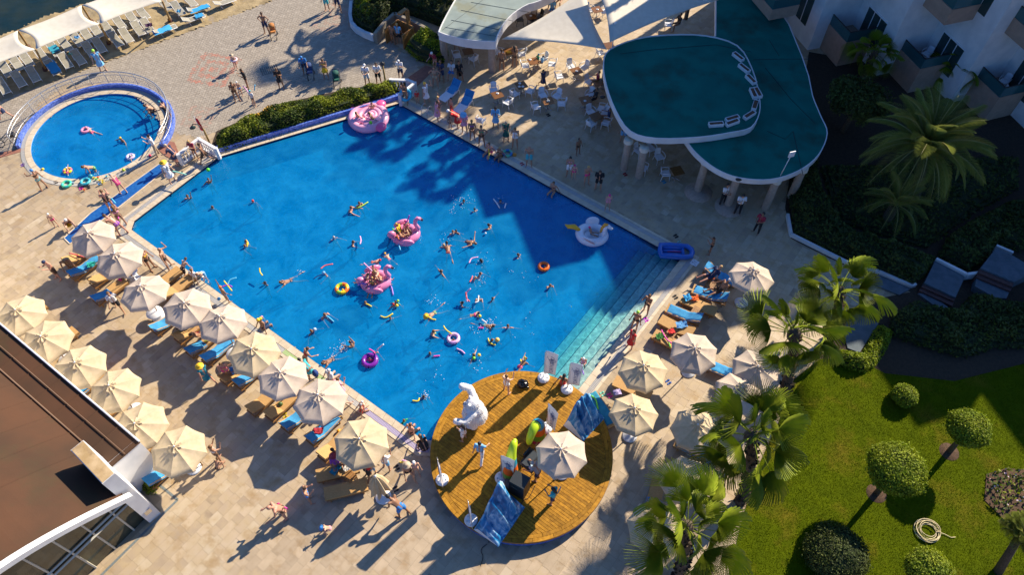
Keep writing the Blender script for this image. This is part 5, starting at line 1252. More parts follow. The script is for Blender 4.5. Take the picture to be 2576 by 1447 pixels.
# plates and cups on the cafe tables
def plate(p,label,r=.1,n='plate'): 
    t=thing(n,label,'plate',p); MB().lathe([(r*.5,0),(r,.012),(r*.98,.018),(.01,.01)],14).obj('saucer',M_wpl,t); MB().lathe([(.03,.012),(.04,.07),(.033,.07),(.01,.03)],10,(.01,0,0)).obj('cup',M_wpl,t)
for (dx,dy),z_,l in (((770,1170),.755,'white saucer and cup alone on the table near the steel loungers'),((1050,1045),.755,'white saucer and cup, top of the three on one table'),((1045,1085),.755,'white saucer and cup, left of the three on one table'),((1090,1085),.755,'white saucer and cup, right of the three on one table'),((1180,745),.755,'white saucer and cup on the children\'s table'),((1870,1265),.755,'small white cup on the table by the leaning man'),((1765,890),.755,'glass ashtray dish on the lone table in mid floor'),((2025,115),.755,'white cup on the table between the sails'),((1190,195),.755,'white cup on the table beside the black chairs')):
    q=zc(dx,dy,z_); plate(q,l)
mb=MB(); 
t=thing('glasses','group of empty glasses and saucers crowding the table in the lit strip','glassware',zc(1405,1250,.755))
for i in range(7): MB().lathe([(.03,0),(.035,.12),(.03,.12),(.025,.01)],9,(ru.uniform(-.22,.22),ru.uniform(-.22,.22),0)).obj('glass',flat((.6,.63,.65),.1),t)
p=zc(920,650,.755); MB().box((p.x,p.y,.77),(.4,.25,.03),.2).obj('tray',flat((.8,.42,.02),.5),None,label='yellow tray on the table by the pavilion column',cat='tray')
# breakfast plates
for x,y,l in ((866,1150,'white dinner plate, left one on the breakfast side table'),(883,1139,'white dinner plate, right one on the breakfast side table'),(1048,1180,'nothing')):
    if l!='nothing': q=W(x,y,.42); t=thing('plate',l,'plate',(q.x,q.y,.42)); MB().lathe([(.06,0),(.13,.015),(.125,.02),(.01,.008)],16).obj('rim',M_wpl,t)
# blue steel loungers and chair
M_bsl=mat('bright_blue_sling',(.01,.22,.5),.8,(.01,.17,.42),6)
def steell(h,f,label):
    a=W(*h,.4);b=W(*f,.4); d=b-a; c=(a+b)/2; t=thing('steel_lounger',label,'sun lounger',(c.x,c.y,0),math.atan2(d.y,d.x))
    mb=MB()
    for s in(-1,1): mb.tube([(-.85,s*.33,1.0),(-.35,s*.33,.38),(.95,s*.33,.38)],.022,5); mb.tube([(-.6,s*.35,0),(-.5,s*.36,.5),(-.1,s*.36,.55),(.1,s*.35,.38)],.02,5); mb.tube([(.7,s*.34,.38),(.8,s*.34,0)],.02,5)
    mb.obj('frame',M_wpl,t); MB().box((.3,0,.39),(1.3,.64,.02)).obj('seat_sling',M_wpl,t); MB().box((-.6,0,.7),(.8,.66,.05),0,0,0,R(50)).obj('back_towel',M_bsl,t)
    inst(DR[1],'seat_towel',t,(.35,0,-.02),0,(.9,.95,.9)); return t
steell((1152,217),(1113,249),'steel framed lounger with bright blue raised back, the one further from the pool'); steell((1188,240),(1147,284),'steel framed lounger with bright blue raised back and blue bedding, nearer the pool')
# ------------------------------------------------ people
def caps(mb,p0,p1,r0,r1,n=9,rings=3,mi=0):
    p0=Vector(p0);p1=Vector(p1); d=p1-p0; L=d.length
    if L<1e-5: d=Vector((0,0,1)); L=1e-5
    d=d/L; pts=[];rr=[]
    for i in range(rings+1):
        a=PI/2*(1-i/rings); pts.append(p0-d*r0*math.sin(a)); rr.append(max(.002,r0*math.cos(a)))
    for i in range(rings+1):
        a=PI/2*(i/rings); pts.append(p1+d*r1*math.sin(a)); rr.append(max(.002,r1*math.cos(a)))
    mb.tube(pts,rr,n,mi)
POSE={}
def skeleton(P):
    """joint positions of a 1.72 m adult facing +X for a pose given by joint angles in degrees"""
    tp=R(P.get('pp',0)); bend=R(P.get('tp',0)); J={}
    Rp=Matrix.Rotation(tp,3,'Y'); Rt=Matrix.Rotation(tp+bend,3,'Y')
    pel=Vector((0,0,0)); J['pel']=pel
    J['waist']=pel+Rt@Vector((0,0,.17)); J['chest']=pel+Rt@Vector((.01,0,.36)); J['neck']=pel+Rt@Vector((-.01,0,.53))
    hd=R(P.get('hp',0)); Rh=Matrix.Rotation(tp+bend+hd,3,'Y'); J['head']=J['neck']+Rh@Vector((.03,0,.17)); J['Rh']=Rh; J['Rt']=Rt
    for s,k in((1,'L'),(-1,'R')):
        f,a,kn=P.get('leg'+k,(2,5,2)); f=R(f);a=R(a);kn=R(kn)
        hip=pel+Rp@Vector((0,s*.09,-.02)); d=Rp@Vector((math.sin(f),s*math.sin(a)*1.0,-math.cos(f)*math.cos(a))).normalized()
        knee=hip+d*.43; d2=Rp@Vector((math.sin(f-kn),s*math.sin(a)*.6,-math.cos(f-kn)*math.cos(a))).normalized(); ank=knee+d2*.41
        g=f-kn+PI/2+R(P.get('foot',0)); d3=(Rp@Vector((math.sin(g),s*.25,-math.cos(g)))).normalized()
        J['hip'+k]=hip;J['knee'+k]=knee;J['ank'+k]=ank;J['toe'+k]=ank+d3*.17-d2*-.03; J['heel'+k]=ank-d3*.04+d2*.03
        f,a,e,i_=P.get('arm'+k,(5,12,12,0)); f=R(f);a=R(a);e=R(e)
        sh=pel+Rt@Vector((0,s*.185,.49)); d=Rt@Vector((math.sin(f)*math.cos(a),s*math.sin(a),-math.cos(f)*math.cos(a))).normalized()
        elb=sh+d*.29; d2=Rt@Vector((math.sin(f+e)*math.cos(a),s*(math.sin(a)-i_),-math.cos(f+e)*math.cos(a))).normalized(); wr=elb+d2*.26
        J['sh'+k]=sh;J['elb'+k]=elb;J['wr'+k]=wr;J['hd'+k]=d2; J['pn'+k]=(Rt@Vector((0,s,0))).cross(d2).normalized()
    return J
def bodymesh(name,P):
    J=skeleton(P); mb=MB(); A=lambda a,b,r0,r1:caps(mb,J[a] if isinstance(a,str) else a,J[b] if isinstance(b,str) else b,r0,r1)
    Rt=J['Rt']
    for k in'LR':
        A('hip'+k,'knee'+k,.088,.056); A('knee'+k,'ank'+k,.058,.036); A('heel'+k,'toe'+k,.036,.026)
        A('sh'+k,'elb'+k,.05,.038); A('elb'+k,'wr'+k,.038,.026)
        w=J['wr'+k];d=J['hd'+k];n_=J['pn'+k]; sx=d.cross(n_).normalized(); A(w,w+d*.07,.03,.034)
        for q,ln in((-.03,.075),(-.01,.09),(.01,.085),(.03,.065)): A(w+d*.07+sx*q,w+d*(.07+ln)+sx*q*1.3+n_*.012,.0105,.009)
        A(w+d*.02+sx*.02,w+d*.08+sx*.065,.012,.01)
        A('sh'+k,J['chest']+Rt@Vector((0,.06 if k=='L' else -.06,.04)),.058,.08)
        A(J['hip'+k]+Rt@Vector((-.02,0,.02)),'hip'+k,.09,.09)
    A('pel','waist',.115,.1); A('waist','chest',.1,.12); 
    for s in(-.055,.055): A(J['waist']+Rt@Vector((0,s,0)),J['chest']+Rt@Vector((.01,s*1.3,.03)),.085,.1)
    for s in(-.05,.05): A(J['pel']+Rt@Vector((0,s,.0)),J['waist']+Rt@Vector((0,s*.8,0)),.098,.085)
    A(J['chest']+Rt@Vector((0,0,.08)),'neck',.09,.058); Rh=J['Rh']; h=J['head']; A('neck',h-Rh@Vector((0,0,.05)),.054,.05)
    mb.ball(h,(.093,.078,.112),12,0,Rh); A(h+Rh@Vector((.035,0,-.07)),h+Rh@Vector((.05,0,-.055)),.045,.04)
    A(h+Rh@Vector((.088,0,-.0)),h+Rh@Vector((.104,0,-.022)),.011,.015)
    for s in(-1,1): mb.ball(h+Rh@Vector((0,s*.08,-.01)),(.02,.012,.03),6,0,Rh)
    o=bpy.data.objects.new('tmp',mb.mesh('tmp',M_white)); COL.objects.link(o)
    md=o.modifiers.new('r','REMESH'); md.mode='VOXEL'; md.voxel_size=.0165; md.use_smooth_shade=True
    m2=o.modifiers.new('s','SMOOTH'); m2.iterations=2; m2.factor=.5
    m3=o.modifiers.new('d','DECIMATE'); m3.ratio=.3
    dg=bpy.context.evaluated_depsgraph_get(); me=bpy.data.meshes.new_from_object(o.evaluated_get(dg)); me.name='body_'+name
    bpy.data.objects.remove(o); me.materials.clear(); me.materials.append(None)
    me.polygons.foreach_set('use_smooth',[True]*len(me.polygons))
    co=np.zeros(len(me.vertices)*3); me.vertices.foreach_get('co',co); return me,J,co.reshape(-1,3)[:,2].min()
POSES={
'stand':{}, 'shift':dict(legL=(6,8,10),legR=(-2,4,0),armL=(8,16,25,.1),armR=(-4,14,15,.1)),
'phone':dict(armL=(28,10,105,.45),armR=(28,10,105,.45),hp=22),
'hips':dict(armL=(0,48,5,1.25),armR=(0,48,5,1.25),legL=(3,8,0),legR=(0,8,0)),
'cross':dict(armL=(22,12,75,.85),armR=(22,12,75,.85)),
'walk':dict(legL=(28,4,6),legR=(-20,4,22),armL=(-22,10,15,0),armR=(26,10,25,0)),
'shade':dict(armL=(75,35,125,.5),armR=(2,14,10,0),legL=(4,9,0),legR=(0,9,0)),
'camera':dict(armL=(55,12,95,.35),armR=(55,12,95,.35),hp=5,legL=(8,7,4),legR=(-4,6,2)),
'bend':dict(tp=48,armL=(50,10,20,.1),armR=(50,10,20,.1),legL=(8,7,12),legR=(-14,6,6)),
'leanrail':dict(tp=24,armL=(40,12,55,.15),armR=(40,12,55,.15),legL=(6,5,10)),
'wave':dict(armL=(168,16,10,0),armR=(10,25,30,0)),
'sitedge':dict(legL=(84,8,84),legR=(80,10,80),armL=(-18,18,10,0),armR=(-18,18,10,0),tp=6),
'sitchair':dict(legL=(86,9,84),legR=(84,9,82),armL=(30,14,60,.3),armR=(30,14,60,.3),tp=-6),
'sitlong':dict(legL=(86,6,12),legR=(82,8,22),armL=(-15,22,15,0),armR=(20,20,30,.1),tp=-18),
'recline':dict(pp=-62,tp=28,legL=(30,6,8),legR=(36,8,26),armL=(10,24,25,.1),armR=(10,24,30,.1)),
'sunback':dict(pp=-84,tp=8,legL=(6,5,2),legR=(12,6,14),armL=(8,30,20,0),armR=(10,24,20,0)),
'sunfront':dict(pp=86,legL=(0,6,6),legR=(0,7,12),armL=(150,30,60,.5),armR=(150,30,60,.5),foot=-50),
'swim':dict(pp=78,legL=(14,10,12),legR=(-12,8,10),armL=(150,20,15,0),armR=(95,45,30,0),hp=-45,foot=-60),
'float':dict(pp=-70,legL=(18,10,10),legR=(8,10,16),armL=(40,60,20,0),armR=(40,60,20,0),foot=-30),
'wout':dict(armL=(25,82,6,0),armR=(25,82,6,0),legL=(12,10,14),legR=(-6,8,10)),
'wtread':dict(armL=(35,55,40,.2),armR=(30,60,40,.2),legL=(24,12,30),legR=(-10,10,24),tp=8),
'wup':dict(armL=(160,12,20,0),armR=(30,55,30,.1),legL=(14,8,16)),
'wpush':dict(armL=(80,14,15,.1),armR=(80,14,15,.1),tp=14,legL=(18,8,20),legR=(-14,8,12)),
'squat':dict(legL=(105,14,120),legR=(100,14,118),tp=38,armL=(60,12,30,.2),armR=(60,12,30,.2)),
'child_reach':dict(armL=(95,18,10,0),armR=(70,18,30,.2),legL=(10,8,12),legR=(-8,8,8)),
}
BODY={k:bodymesh(k,v) for k,v in POSES.items()}
GAR={}
def garment(pose,kind):
    """clothing mesh fitted over the pose's own joints; cached"""
    if (pose,kind) in GAR: return GAR[pose,kind]
    J=BODY[pose][1]; mb=MB(); Rt=J['Rt'];Rh=J['Rh'];h=J['head']; L=lambda a,b,t:J[a].lerp(J[b],t)
    t=lambda v:Rt@Vector(v)
    def A(a,b,r0,r1): caps(mb,J[a] if isinstance(a,str) else a,J[b] if isinstance(b,str) else b,r0,r1,10)
    if kind in('shorts','trousers'):
        q=.62 if kind=='shorts' else 1
        for k in'LR': A('hip'+k,L('hip'+k,'knee'+k,q),.104,.092 if q<1 else .068)
        if kind=='trousers':
            for k in'LR': A('knee'+k,L('knee'+k,'ank'+k,.95),.07,.055)
        for s in(-.05,.05): A(J['pel']+t((0,s,-.02)),J['pel']+t((0,s,.09)),.112,.104)
    if kind in('briefs','onepiece'):
        for k in'LR': A(J['hip'+k]+t((0,0,.02)),J['hip'+k]+t((0,0,-.01)),.1,.1)
        for s in(-.04,.04): A(J['pel']+t((0,s,-.03)),J['pel']+t((0,s,.05)),.112,.108)
    if kind=='onepiece':
        for s in(-.05,.05): A(J['pel']+t((0,s,.04)),J['waist']+t((0,s,0)),.108,.096); A(J['waist']+t((0,s,0)),J['chest']+t((.015,s*1.2,.0)),.096,.112)
    if kind in('bikini',):
        for s in(-.06,.06): A(J['chest']+t((.04,s,-.005)),J['chest']+t((.045,s*1.1,.0)),.083,.08)
        A(J['chest']+t((-.02,-.07,-.01)),J['chest']+t((-.02,.07,-.01)),.1,.1)
    if kind in('shirt','dress','robe','longshirt'):
        for s in(-.055,.055): A(J['pel']+t((0,s,.06)),J['waist']+t((0,s,0)),.112,.104); A(J['waist']+t((0,s,0)),J['chest']+t((.01,s*1.3,.04)),.106,.12)
        for k in'LR':
            s=1 if k=='L' else -1
            A(J['chest']+t((0,s*.06,.06)),'sh'+k,.095,.068); 
            if kind!='dress': A('sh'+k,L('sh'+k,'elb'+k,.6 if kind!='robe' else 1),.066,.058)
            if kind=='robe': A('elb'+k,L('elb'+k,'wr'+k,.5),.06,.058)
    if kind in('dress','robe','skirt','longshirt'):
        ln={'dress':.42,'robe':.42,'skirt':.3,'longshirt':.16}[kind]; kl=(J['kneeL']+J['kneeR'])/2-(J['hipL']+J['hipR'])/2; d=kl.normalized(); c=J['pel']+t((0,0,.06))
        M=Vector((0,0,-1)).rotation_difference(d).to_matrix(); mb.lathe([(.12,-.0),(.15,-.1),(.19,-ln*.7),(.23,-ln-.05)],16,c,0,True,M)
    if kind=='hair':
        mb.ball(h+Rh@Vector((-.022,0,.026)),(.093,.09,.105),12,0,Rh)
    if kind=='longhair':
        mb.ball(h+Rh@Vector((-.022,0,.026)),(.096,.092,.107),12,0,Rh); A(h+Rh@Vector((-.06,0,0)),J['chest']+t((-.12,0,.08)),.085,.05)
    if kind=='bun': mb.ball(h+Rh@Vector((-.022,0,.026)),(.094,.09,.106),12,0,Rh); mb.ball(h+Rh@Vector((-.08,0,.09)),.045,8)
    if kind=='cap':
        mb.ball(h+Rh@Vector((-.005,0,.036)),(.104,.094,.1),12,0,Rh)
    if kind=='visor':
        mb.ball(h+Rh@Vector((-.005,0,.036)),(.104,.094,.1),12,0,Rh); mb.lathe([(.01,.0),(.08,.006)],12,h+Rh@Vector((.1,0,.035)),0,False,Rh,True)
    if kind=='hat':
        mb.lathe([(.21,.015),(.2,.03),(.1,.045),(.098,.11),(.06,.135),(.005,.14)],18,h+Rh@Vector((0,0,.03)),0,True,Rh)
    GAR[pose,kind]=mb.mesh(kind,None); return GAR[pose,kind]
SK={'f':(.6,.36,.25),'m':(.46,.25,.155),'t':(.33,.165,.09),'d':(.22,.11,.055),'r':(.56,.28,.19)}
SKM={k:mat('skin_'+k,v,.5,tuple(x*.85 for x in v),6,rnd=.08) for k,v in SK.items()}
CO={'w':(.75,.75,.76),'k':(.015,.015,.018),'n':(.015,.03,.09),'b':(.03,.2,.55),'s':(.16,.42,.7),'c':(.05,.45,.5),'r':(.55,.02,.02),'p':(.75,.04,.22),'q':(.7,.3,.4),'y':(.8,.5,.02),'o':(.8,.2,.02),'g':(.02,.3,.12),'G':(.01,.1,.08),'u':(.25,.06,.4),'B':(.08,.04,.02),'H':(.05,.025,.012),'h':(.16,.08,.03),'Y':(.5,.32,.12),'a':(.35,.35,.37),'m':(.3,.02,.05),'T':(.02,.22,.3),'L':(.35,.7,.05),'e':(.45,.36,.25)}
GN={'S':'shorts','R':'trousers','F':'briefs','O':'onepiece','K':'bikini','T':'shirt','D':'dress','A':'robe','Z':'skirt','L':'longshirt','h':'hair','l':'longhair','b':'bun','c':'cap','v':'visor','t':'hat'}
def person(p,rz,pose,sk,wear,label,sc=1.0,z=None,group=None,fat=1.0):
    """wear: pairs like 'hB Sb' = hair brown, shorts blue"""
    me,J,zm=BODY[pose]
    o=bpy.data.objects.new('person',me); COL.objects.link(o); o.material_slots[0].link='OBJECT'; o.material_slots[0].material=SKM[sk]
    if z is None: zz=p.z-zm*sc
    else: zz=z
    o.location=(p.x,p.y,zz); o.rotation_euler=(0,0,R(rz)); o.scale=(sc*fat,sc*fat,sc)
    o['label']=label; o['category']='person'
    if group: o['group']=group
    for w in wear.split():
        k,c=w[0],w[1]; g=garment(pose,GN[k])
        if not len(g.materials): g.materials.append(None)
        q=bpy.data.objects.new(GN[k],g); COL.objects.link(q); q.parent=o; q.material_slots[0].link='OBJECT'; q.material_slots[0].material=flat(CO[c],.8 if k in'SRFOKTDAZL' else .6)
    return o
def P(c,r,x,y,h,pose,sk,wear,label,sc=1.0,fat=1.0,z0=0):
    p=T(c,r,x,y,z0); return person(p,h,pose,sk,wear,label,sc,fat=fat)
def PD(x,y,h,pose,sk,wear,label,sc=1.0,fat=1.0,z0=0,z=None): return person(W(x,y,z0),h,pose,sk,wear,label,sc,z=z,fat=fat)
def WT_(c,r,x,y,h,pose,sk,wear,label,sc=1.0,out=.42,fat=1.0):
    """standing in the water, `out` metres of the figure above the surface"""
    p=T(c,r,x,y,WZ+.12); return person(p,h,pose,sk,wear,label,sc*.93,z=WZ+out*.82-.86*sc*.93,fat=fat) 
def SW(c,r,x,y,h,pose,sk,wear,label,sc=1.0,dz=.0): p=T(c,r,x,y,WZ); return person(p,h,pose,sk,wear,label,sc*.92,z=WZ-.06+dz)
def SE(c,r,x,y,h,sk,wear,label,sc=1.0,pose='sitedge',z0=.03,fat=1.0): p=T(c,r,x,y,z0+.15); return person(p,h,pose,sk,wear,label,sc,z=z0+.11*sc,fat=fat)
# --- promenade and beach
P(0,0,70,1190,175,'walk','r','hB Zn','man in a navy towel skirt striding off the left edge')
P(0,0,1040,705,-60,'stand','f','cL Ds','person in a sky blue robe and lime cap alone on the sand edge',1.02,1.15)
P(0,0,2375,690,-110,'stand','f','te Fp','small child in pink shorts and pale hat carrying a ring',.72)
P(0,0,2495,885,-150,'phone','t','bB Tk Fk','woman in a dark top with a yellow bag over her shoulder',.98)
P(0,0,2385,1012,-60,'phone','t','hB KB FB','woman in a brown bikini looking at her hands',.98)
P(0,0,2425,955,-100,'stand','f','cw Fb','small child in blue with a purple noodle and white cap',.68)
P(0,0,2560,1062,-120,'stand','f','cc Tw Fk','child in a white tee and turquoise cap next to the hedge tip',.78)
P(0,0,1575,1150,210,'squat','m','hB Sk','man in black shorts crouching inside the paddling pool rail',1.0)
P(0,0,1725,1215,160,'leanrail','m','cT Ok','woman in a black swimsuit leaning on the rail from outside',.98)
P(1,0,110,335,-100,'hips','t','hB Sn','tall man with hands on hips beside the orange stroller',1.05)
P(1,0,715,100,-95,'stand','m','Tc Sc','person in turquoise cut by the top edge, left one',1.0)
P(1,0,825,105,-70,'walk','t','Tn Sn','person in navy cut by the top edge, right one',1.05)
P(1,0,500,740,-80,'leanrail','t','cb Tb Sn','man in a blue cap and shirt behind the navy stroller',1.04)
P(1,0,705,785,-90,'phone','m','hB Ky Zy','woman in a yellow bikini standing in the tree shade',1.0)
P(1,0,255,882,-80,'phone','t','bB Tk Zk','woman in black photographing near the drain grille',1.0)
P(1,0,1120,850,-95,'cross','m','vw Tw Sw','man in a white cap, white shirt and white shorts by the lamp',1.02)
P(1,0,1232,836,-85,'cross','t','hk Tw Sk','man in a white tee and black shorts beside the lamp post',1.02)
P(1,0,1455,792,-100,'phone','m','cw Tw Sn','woman in a white top near the right end of the hedge',.98)
P(1,0,1375,440,60,'stand','t','hB FB','bather under the wooden shower, left of the man in blue',1.0)
P(1,0,1435,437,80,'stand','m','hY Ts Sk','blond man in a pale blue tee waiting at the shower',1.0)
# --- paddling pool
p=T(0,0,930,1330,-.1); person(p,150,'swim','f','cq Fp','child swimming face down beside a pink ring in the paddling pool',.75,z=-.08)
def KW(c,r,x,y,h,pose,sk,wear,label,sc=1.0,out=.8): p=T(c,r,x,y,0); return person(p,h,pose,sk,wear,label,sc,z=-.08+out-.86*sc)
KW(0,0,1235,1405,-120,'wtread','t','cy KB','child with a yellow cap in the middle of the paddling pool',.8,.45)
KW(0,1,680,265,20,'wout','f','cw Op','toddler in a striped ring with yellow and pink floats',.6,.35)
KW(0,1,950,260,-130,'bend','m','hB Fg','woman in dark bikini bottoms bending in the paddling pool',.98,1.1)
KW(0,1,1310,140,10,'wtread','f','cw Ow','toddler in a pearly ring at the right of the paddling pool',.58,.34)
P(0,1,455,458,150,'shade','m','cb KB Fc','woman in a blue cap shading her eyes left of the paddling pool',1.0)
P(0,1,1240,492,140,'bend','f','ca Op','girl in a bright red swimsuit bending over her feet',.9)
P(0,1,1140,672,120,'phone','r','bh Ok','woman in a black swimsuit beside the blue footbath with noodles',1.02,1.1)
P(0,1,1250,825,130,'phone','m','lh Kq FB','woman holding bright pink noodles near the top parasol',1.0,1.05)
P(0,1,572,828,-60,'stand','f','cw Fp','small child with a white cap casting a long shadow',.66)
P(0,1,695,835,-40,'squat','f','cw Zy','woman in a white cap crouching in a yellow wrap',.95)
P(0,1,1592,112,-150,'camera','f','bk Tw Re','woman in patterned trousers and dark hair by the rail end',1.0)
P(0,1,1800,205,170,'leanrail','r','he Tn Zn','woman in a dark blue tee leaning on the left balustrade',1.0,1.1)
P(0,1,1980,150,-110,'phone','m','bY Tm FB','woman in a magenta top behind the balustrade',.95)
P(0,1,2080,190,-170,'walk','t','hB SB','man in dark shorts stepping wide at the pool corner',1.0)
P(0,1,1735,378,-40,'stand','f','ty Dw','woman in a white dress and straw hat carrying a mint noodle',1.0,1.1)
P(0,1,1235,905,160,'bend','r','hB Fu','person in purple trunks bending between the two top parasols',1.0,1.1)
P(0,1,1535,1258,-20,'stand','t','hk Ky Fk','woman in a yellow bikini top watching the pool',1.0,1.08)
P(0,1,1710,1252,10,'shade','m','Fk','bald man in black trunks shading his eyes on the coping',1.06,1.05)
P(0,1,1880,1340,60,'bend','f','hB Sk','boy reaching down over the coping to the ladder',.85)
SE(0,1,1950,1350,60,'f','hh Tw Sk','person in a white tee sitting on the coping by the ladder')
P(0,1,2075,1375,-100,'bend','f','hB Ss','boy climbing the steel ladder out of the pool',.8)
P(0,1,598,1352,-120,'phone','r','cn SB','red shouldered man in a navy cap checking his hands',1.0,1.1)
P(0,1,735,1265,-60,'bend','t','hh Fg','tattooed man twisting next to the towel lounger',1.0,1.1)
PD(331,690,70,'sitchair','f','hB Tb Sw','boy in a blue shirt sitting beside the white round table',.8,z=.5)
P(0,1,1210,1405,10,'squat','f','cy Tp','small child in yellow and pink playing between loungers',.6)
P(0,2,1215,232,-60,'walk','m','hh Tw Sk','man in a white shirt bending forward on long legs',1.02)
P(0,2,2290,145,50,'wave','t','ho Fa','child with orange armbands holding coloured noodles aloft',.85)
P(0,2,2110,950,140,'walk','r','ty DT','woman in a flowered dress and straw hat walking left',.98,1.05)
P(0,2,2310,915,-70,'phone','r','hh Kp Fp','woman in pink at the shaded end of the loungers',.98)
P(0,2,2420,870,-150,'sitchair','t','Zb','person wrapped in a blue towel in the parasol shade')
PD(513,858,53,'recline','t','hB Fk','bather lying under the fifth parasol in dark trunks',1.0,z=.56)
P(0,2,1010,800,-80,'sitchair','m','Dp','person in a hot pink wrap beside the third roof row parasol',.95)
SE(1,2,62,400,55,'t','cy Sn','man with a yellow ball on his head sitting on the coping',1.0)
WT_(1,2,65,290,-140,'wtread','r','cq','pink headed child close to the left bank of the pool',.75,.25)
P(1,2,525,800,35,'leanrail','m','hB Kr FB','woman in a red bikini top standing at the bank near a backpacker',1.0)
P(1,2,565,900,150,'bend','m','hk Tc Zc','person in a mint shirt stooping with a navy backpack',.95)
SE(1,2,740,910,53,'f','hw Tw','pale figure in white sitting hunched on the coping')
P(1,2,865,1090,60,'phone','r','hh Dq','woman in a checked wrap half hidden by the eighth parasol')
P(1,2,895,1232,30,'walk','f','hB Fq','walker whose body is hidden by the eighth parasol',.98)
SE(1,2,1050,1235,30,'m','ca Or','child in a grey swim cap and red sitting near the coping',.8)
SE(1,2,1065,1200,50,'f','cw Ow','child in a white and purple cap sitting by the coping',.7)
# --- big pool swimmers, from the upper left
WT_(0,1,1885,535,-80,'wup','t','hB','man raising one arm and touching his head near the left bank')
WT_(0,1,2100,375,-70,'wup','t','hB SB','boy throwing the lime green ball',.85,.5)
WT_(0,1,2140,625,-110,'wtread','m','hB','swimmer with dark red hair treading water, left part of the pool',1.0,.32)
WT_(0,1,2545,565,-100,'wtread','r','cr','bather with a red swim cap near the hedge side',.9,.32)
WT_(0,1,2435,1020,-20,'wpush','r','hh','left one of the hugging pair in yellow floats',.95,.35)
WT_(0,1,2485,985,-160,'wtread','t','hB Ty','right one of the hugging pair in yellow floats',.8,.42)
WT_(1,1,1020,595,-50,'wpush','m','hB KB','dark haired woman of the pair sharing a lime noodle',1.0,.5)
WT_(1,1,925,660,-10,'wpush','r','hh Fw','broad pale man of the pair sharing a lime noodle',1.0,.6,1.15)
WT_(1,1,772,935,-60,'wtread','f','ca','swimmer in a grey cap alone left of the pool centre',.95,.36)
WT_(1,1,945,1000,10,'wpush','m','hB','man forming a circle with his arms and a lilac noodle',1.0,.45)
WT_(1,1,1335,890,-30,'wpush','t','hk Kk','black haired woman pulling a green noodle at the upper flamingo',1.0,.45)
WT_(1,1,2082,575,-90,'wout','t','hk','man splashing with both arms stretched wide',1.0,.34)
WT_(1,1,2200,675,120,'wpush','f','hk','child splashing behind the wide armed man',.8,.35)
WT_(1,1,2450,580,-90,'wout','m','hk Km','woman holding a bent white noodle in both hands',.95,.36)
WT_(1,1,1965,880,-60,'wtread','f','hh','left of two heads close together right of the flamingo',.9,.4)
WT_(1,1,2012,875,-120,'wtread','t','hk','right of two heads close together right of the flamingo',.85,.4)
WT_(1,1,2355,840,150,'wpush','m','hk','man throwing a white ball in the upper right water',1.0,.5)
SW(1,1,2110,980,150,'float','t','hh Fn','man floating on his back with feet to the lower right')
WT_(1,1,1885,1020,-90,'wtread','m','hY','fair haired woman beside the boy standing on her',.9,.42)
SW(1,1,1925,1090,100,'swim','t','hk Fm','dark swimmer stretched out below the fair haired woman')
WT_(1,1,2275,1180,150,'wpush','t','lk Kk','woman swinging a lilac noodle with her left arm',.95,.32)
WT_(1,1,1855,1290,35,'wout','t','hB','man with arms spread like wings in mid pool')
WT_(1,1,2225,1300,-30,'wpush','r','hB','swimmer with red cap carrying a child in mid pool',.95,.4)
WT_(1,1,2190,1335,-60,'wpush','f','lY','fair child held by the red capped swimmer',.75,.35)
WT_(1,1,705,1290,-140,'wpush','r','cs','man in a blue cap with a coral noodle arched over him',1.0,.42)
SW(1,1,345,1370,-150,'swim','m','hh Fn','swimmer gliding left with feet kicked up')
WT_(1,1,85,1400,-120,'wup','t','hk','boy holding a curved yellow noodle above his head',.85,.35)
SW(1,1,1160,1190,5,'swim','r','cr Fr','child in red swimming right beside the lower flamingo',.8)
SW(1,1,1335,1160,130,'swim','f','cy Fp','child with yellow cap and armbands above the lower flamingo',.72)
WT_(1,2,665,265,-40,'wpush','r','hh Fw','heavy red backed man pushing a pale blue noodle',1.0,.45,1.15)
WT_(1,2,540,440,-30,'wtread','t','bh KB','woman with a hair bun and a small blue ball',.95,.4)
WT_(1,2,968,590,140,'wpush','t','hB','brown backed man standing alone with his back to us',1.0,.6)
SW(1,2,765,720,-140,'swim','t','hB Fn','swimmer kicking up white foam near the left bank')
WT_(1,2,1175,640,-60,'wpush','m','hh','man behind the purple ring holding a white noodle',.95,.4)
WT_(1,2,1140,720,-90,'wtread','t','hB Tp','girl sitting in the bright purple ring',.7,.42)
WT_(1,2,1092,140,-80,'wtread','r','hh','red haired swimmer above a yellow noodle',.9,.3)
WT_(1,2,1370,170,-60,'wtread','m','cr','red capped child between two small balls',.75,.38)
WT_(1,2,1400,145,-100,'wtread','t','hk Tc','child in a green top reaching up behind the red cap',.72,.4)
WT_(1,2,1345,310,-60,'wout','m','hB','child lying over a yellow noodle in mid pool',.8,.3)
SW(1,2,1790,255,-140,'swim','m','ty Fg','woman in a straw hat swimming down left with a child',.95)
WT_(1,2,2040,170,20,'wpush','t','bk Ok','woman in black holding white and red noodles',.95,.4)
WT_(1,2,2235,100,-90,'wpush','f','hB Kk','bather with white gloves and one curled white noodle',.9,.45)
WT_(1,2,2370,115,-30,'wout','t','hk Kp','girl with a pink top paddling right of the white noodle',.8,.32)
SW(1,2,2150,285,10,'swim','m','hk Kp','girl with pink armbands chasing a yellow ball',.78)
SW(1,2,2290,380,-20,'swim','t','hk Fc','swimmer between white and pink noodles amid splashes',.9)
WT_(1,2,2525,395,-90,'wout','r','hB','red shouldered man with arms open near the stage',1.0,.4)
WT_(1,2,1750,460,0,'wpush','m','hh','man in profile holding a small yellow ball',1.0,.55)
WT_(1,2,1978,520,-90,'wtread','m','hB Ku','girl inside the small lilac ring',.7,.36)
WT_(1,2,1742,665,-60,'wout','t','lh','girl with loose hair and one magenta noodle',.85,.3)
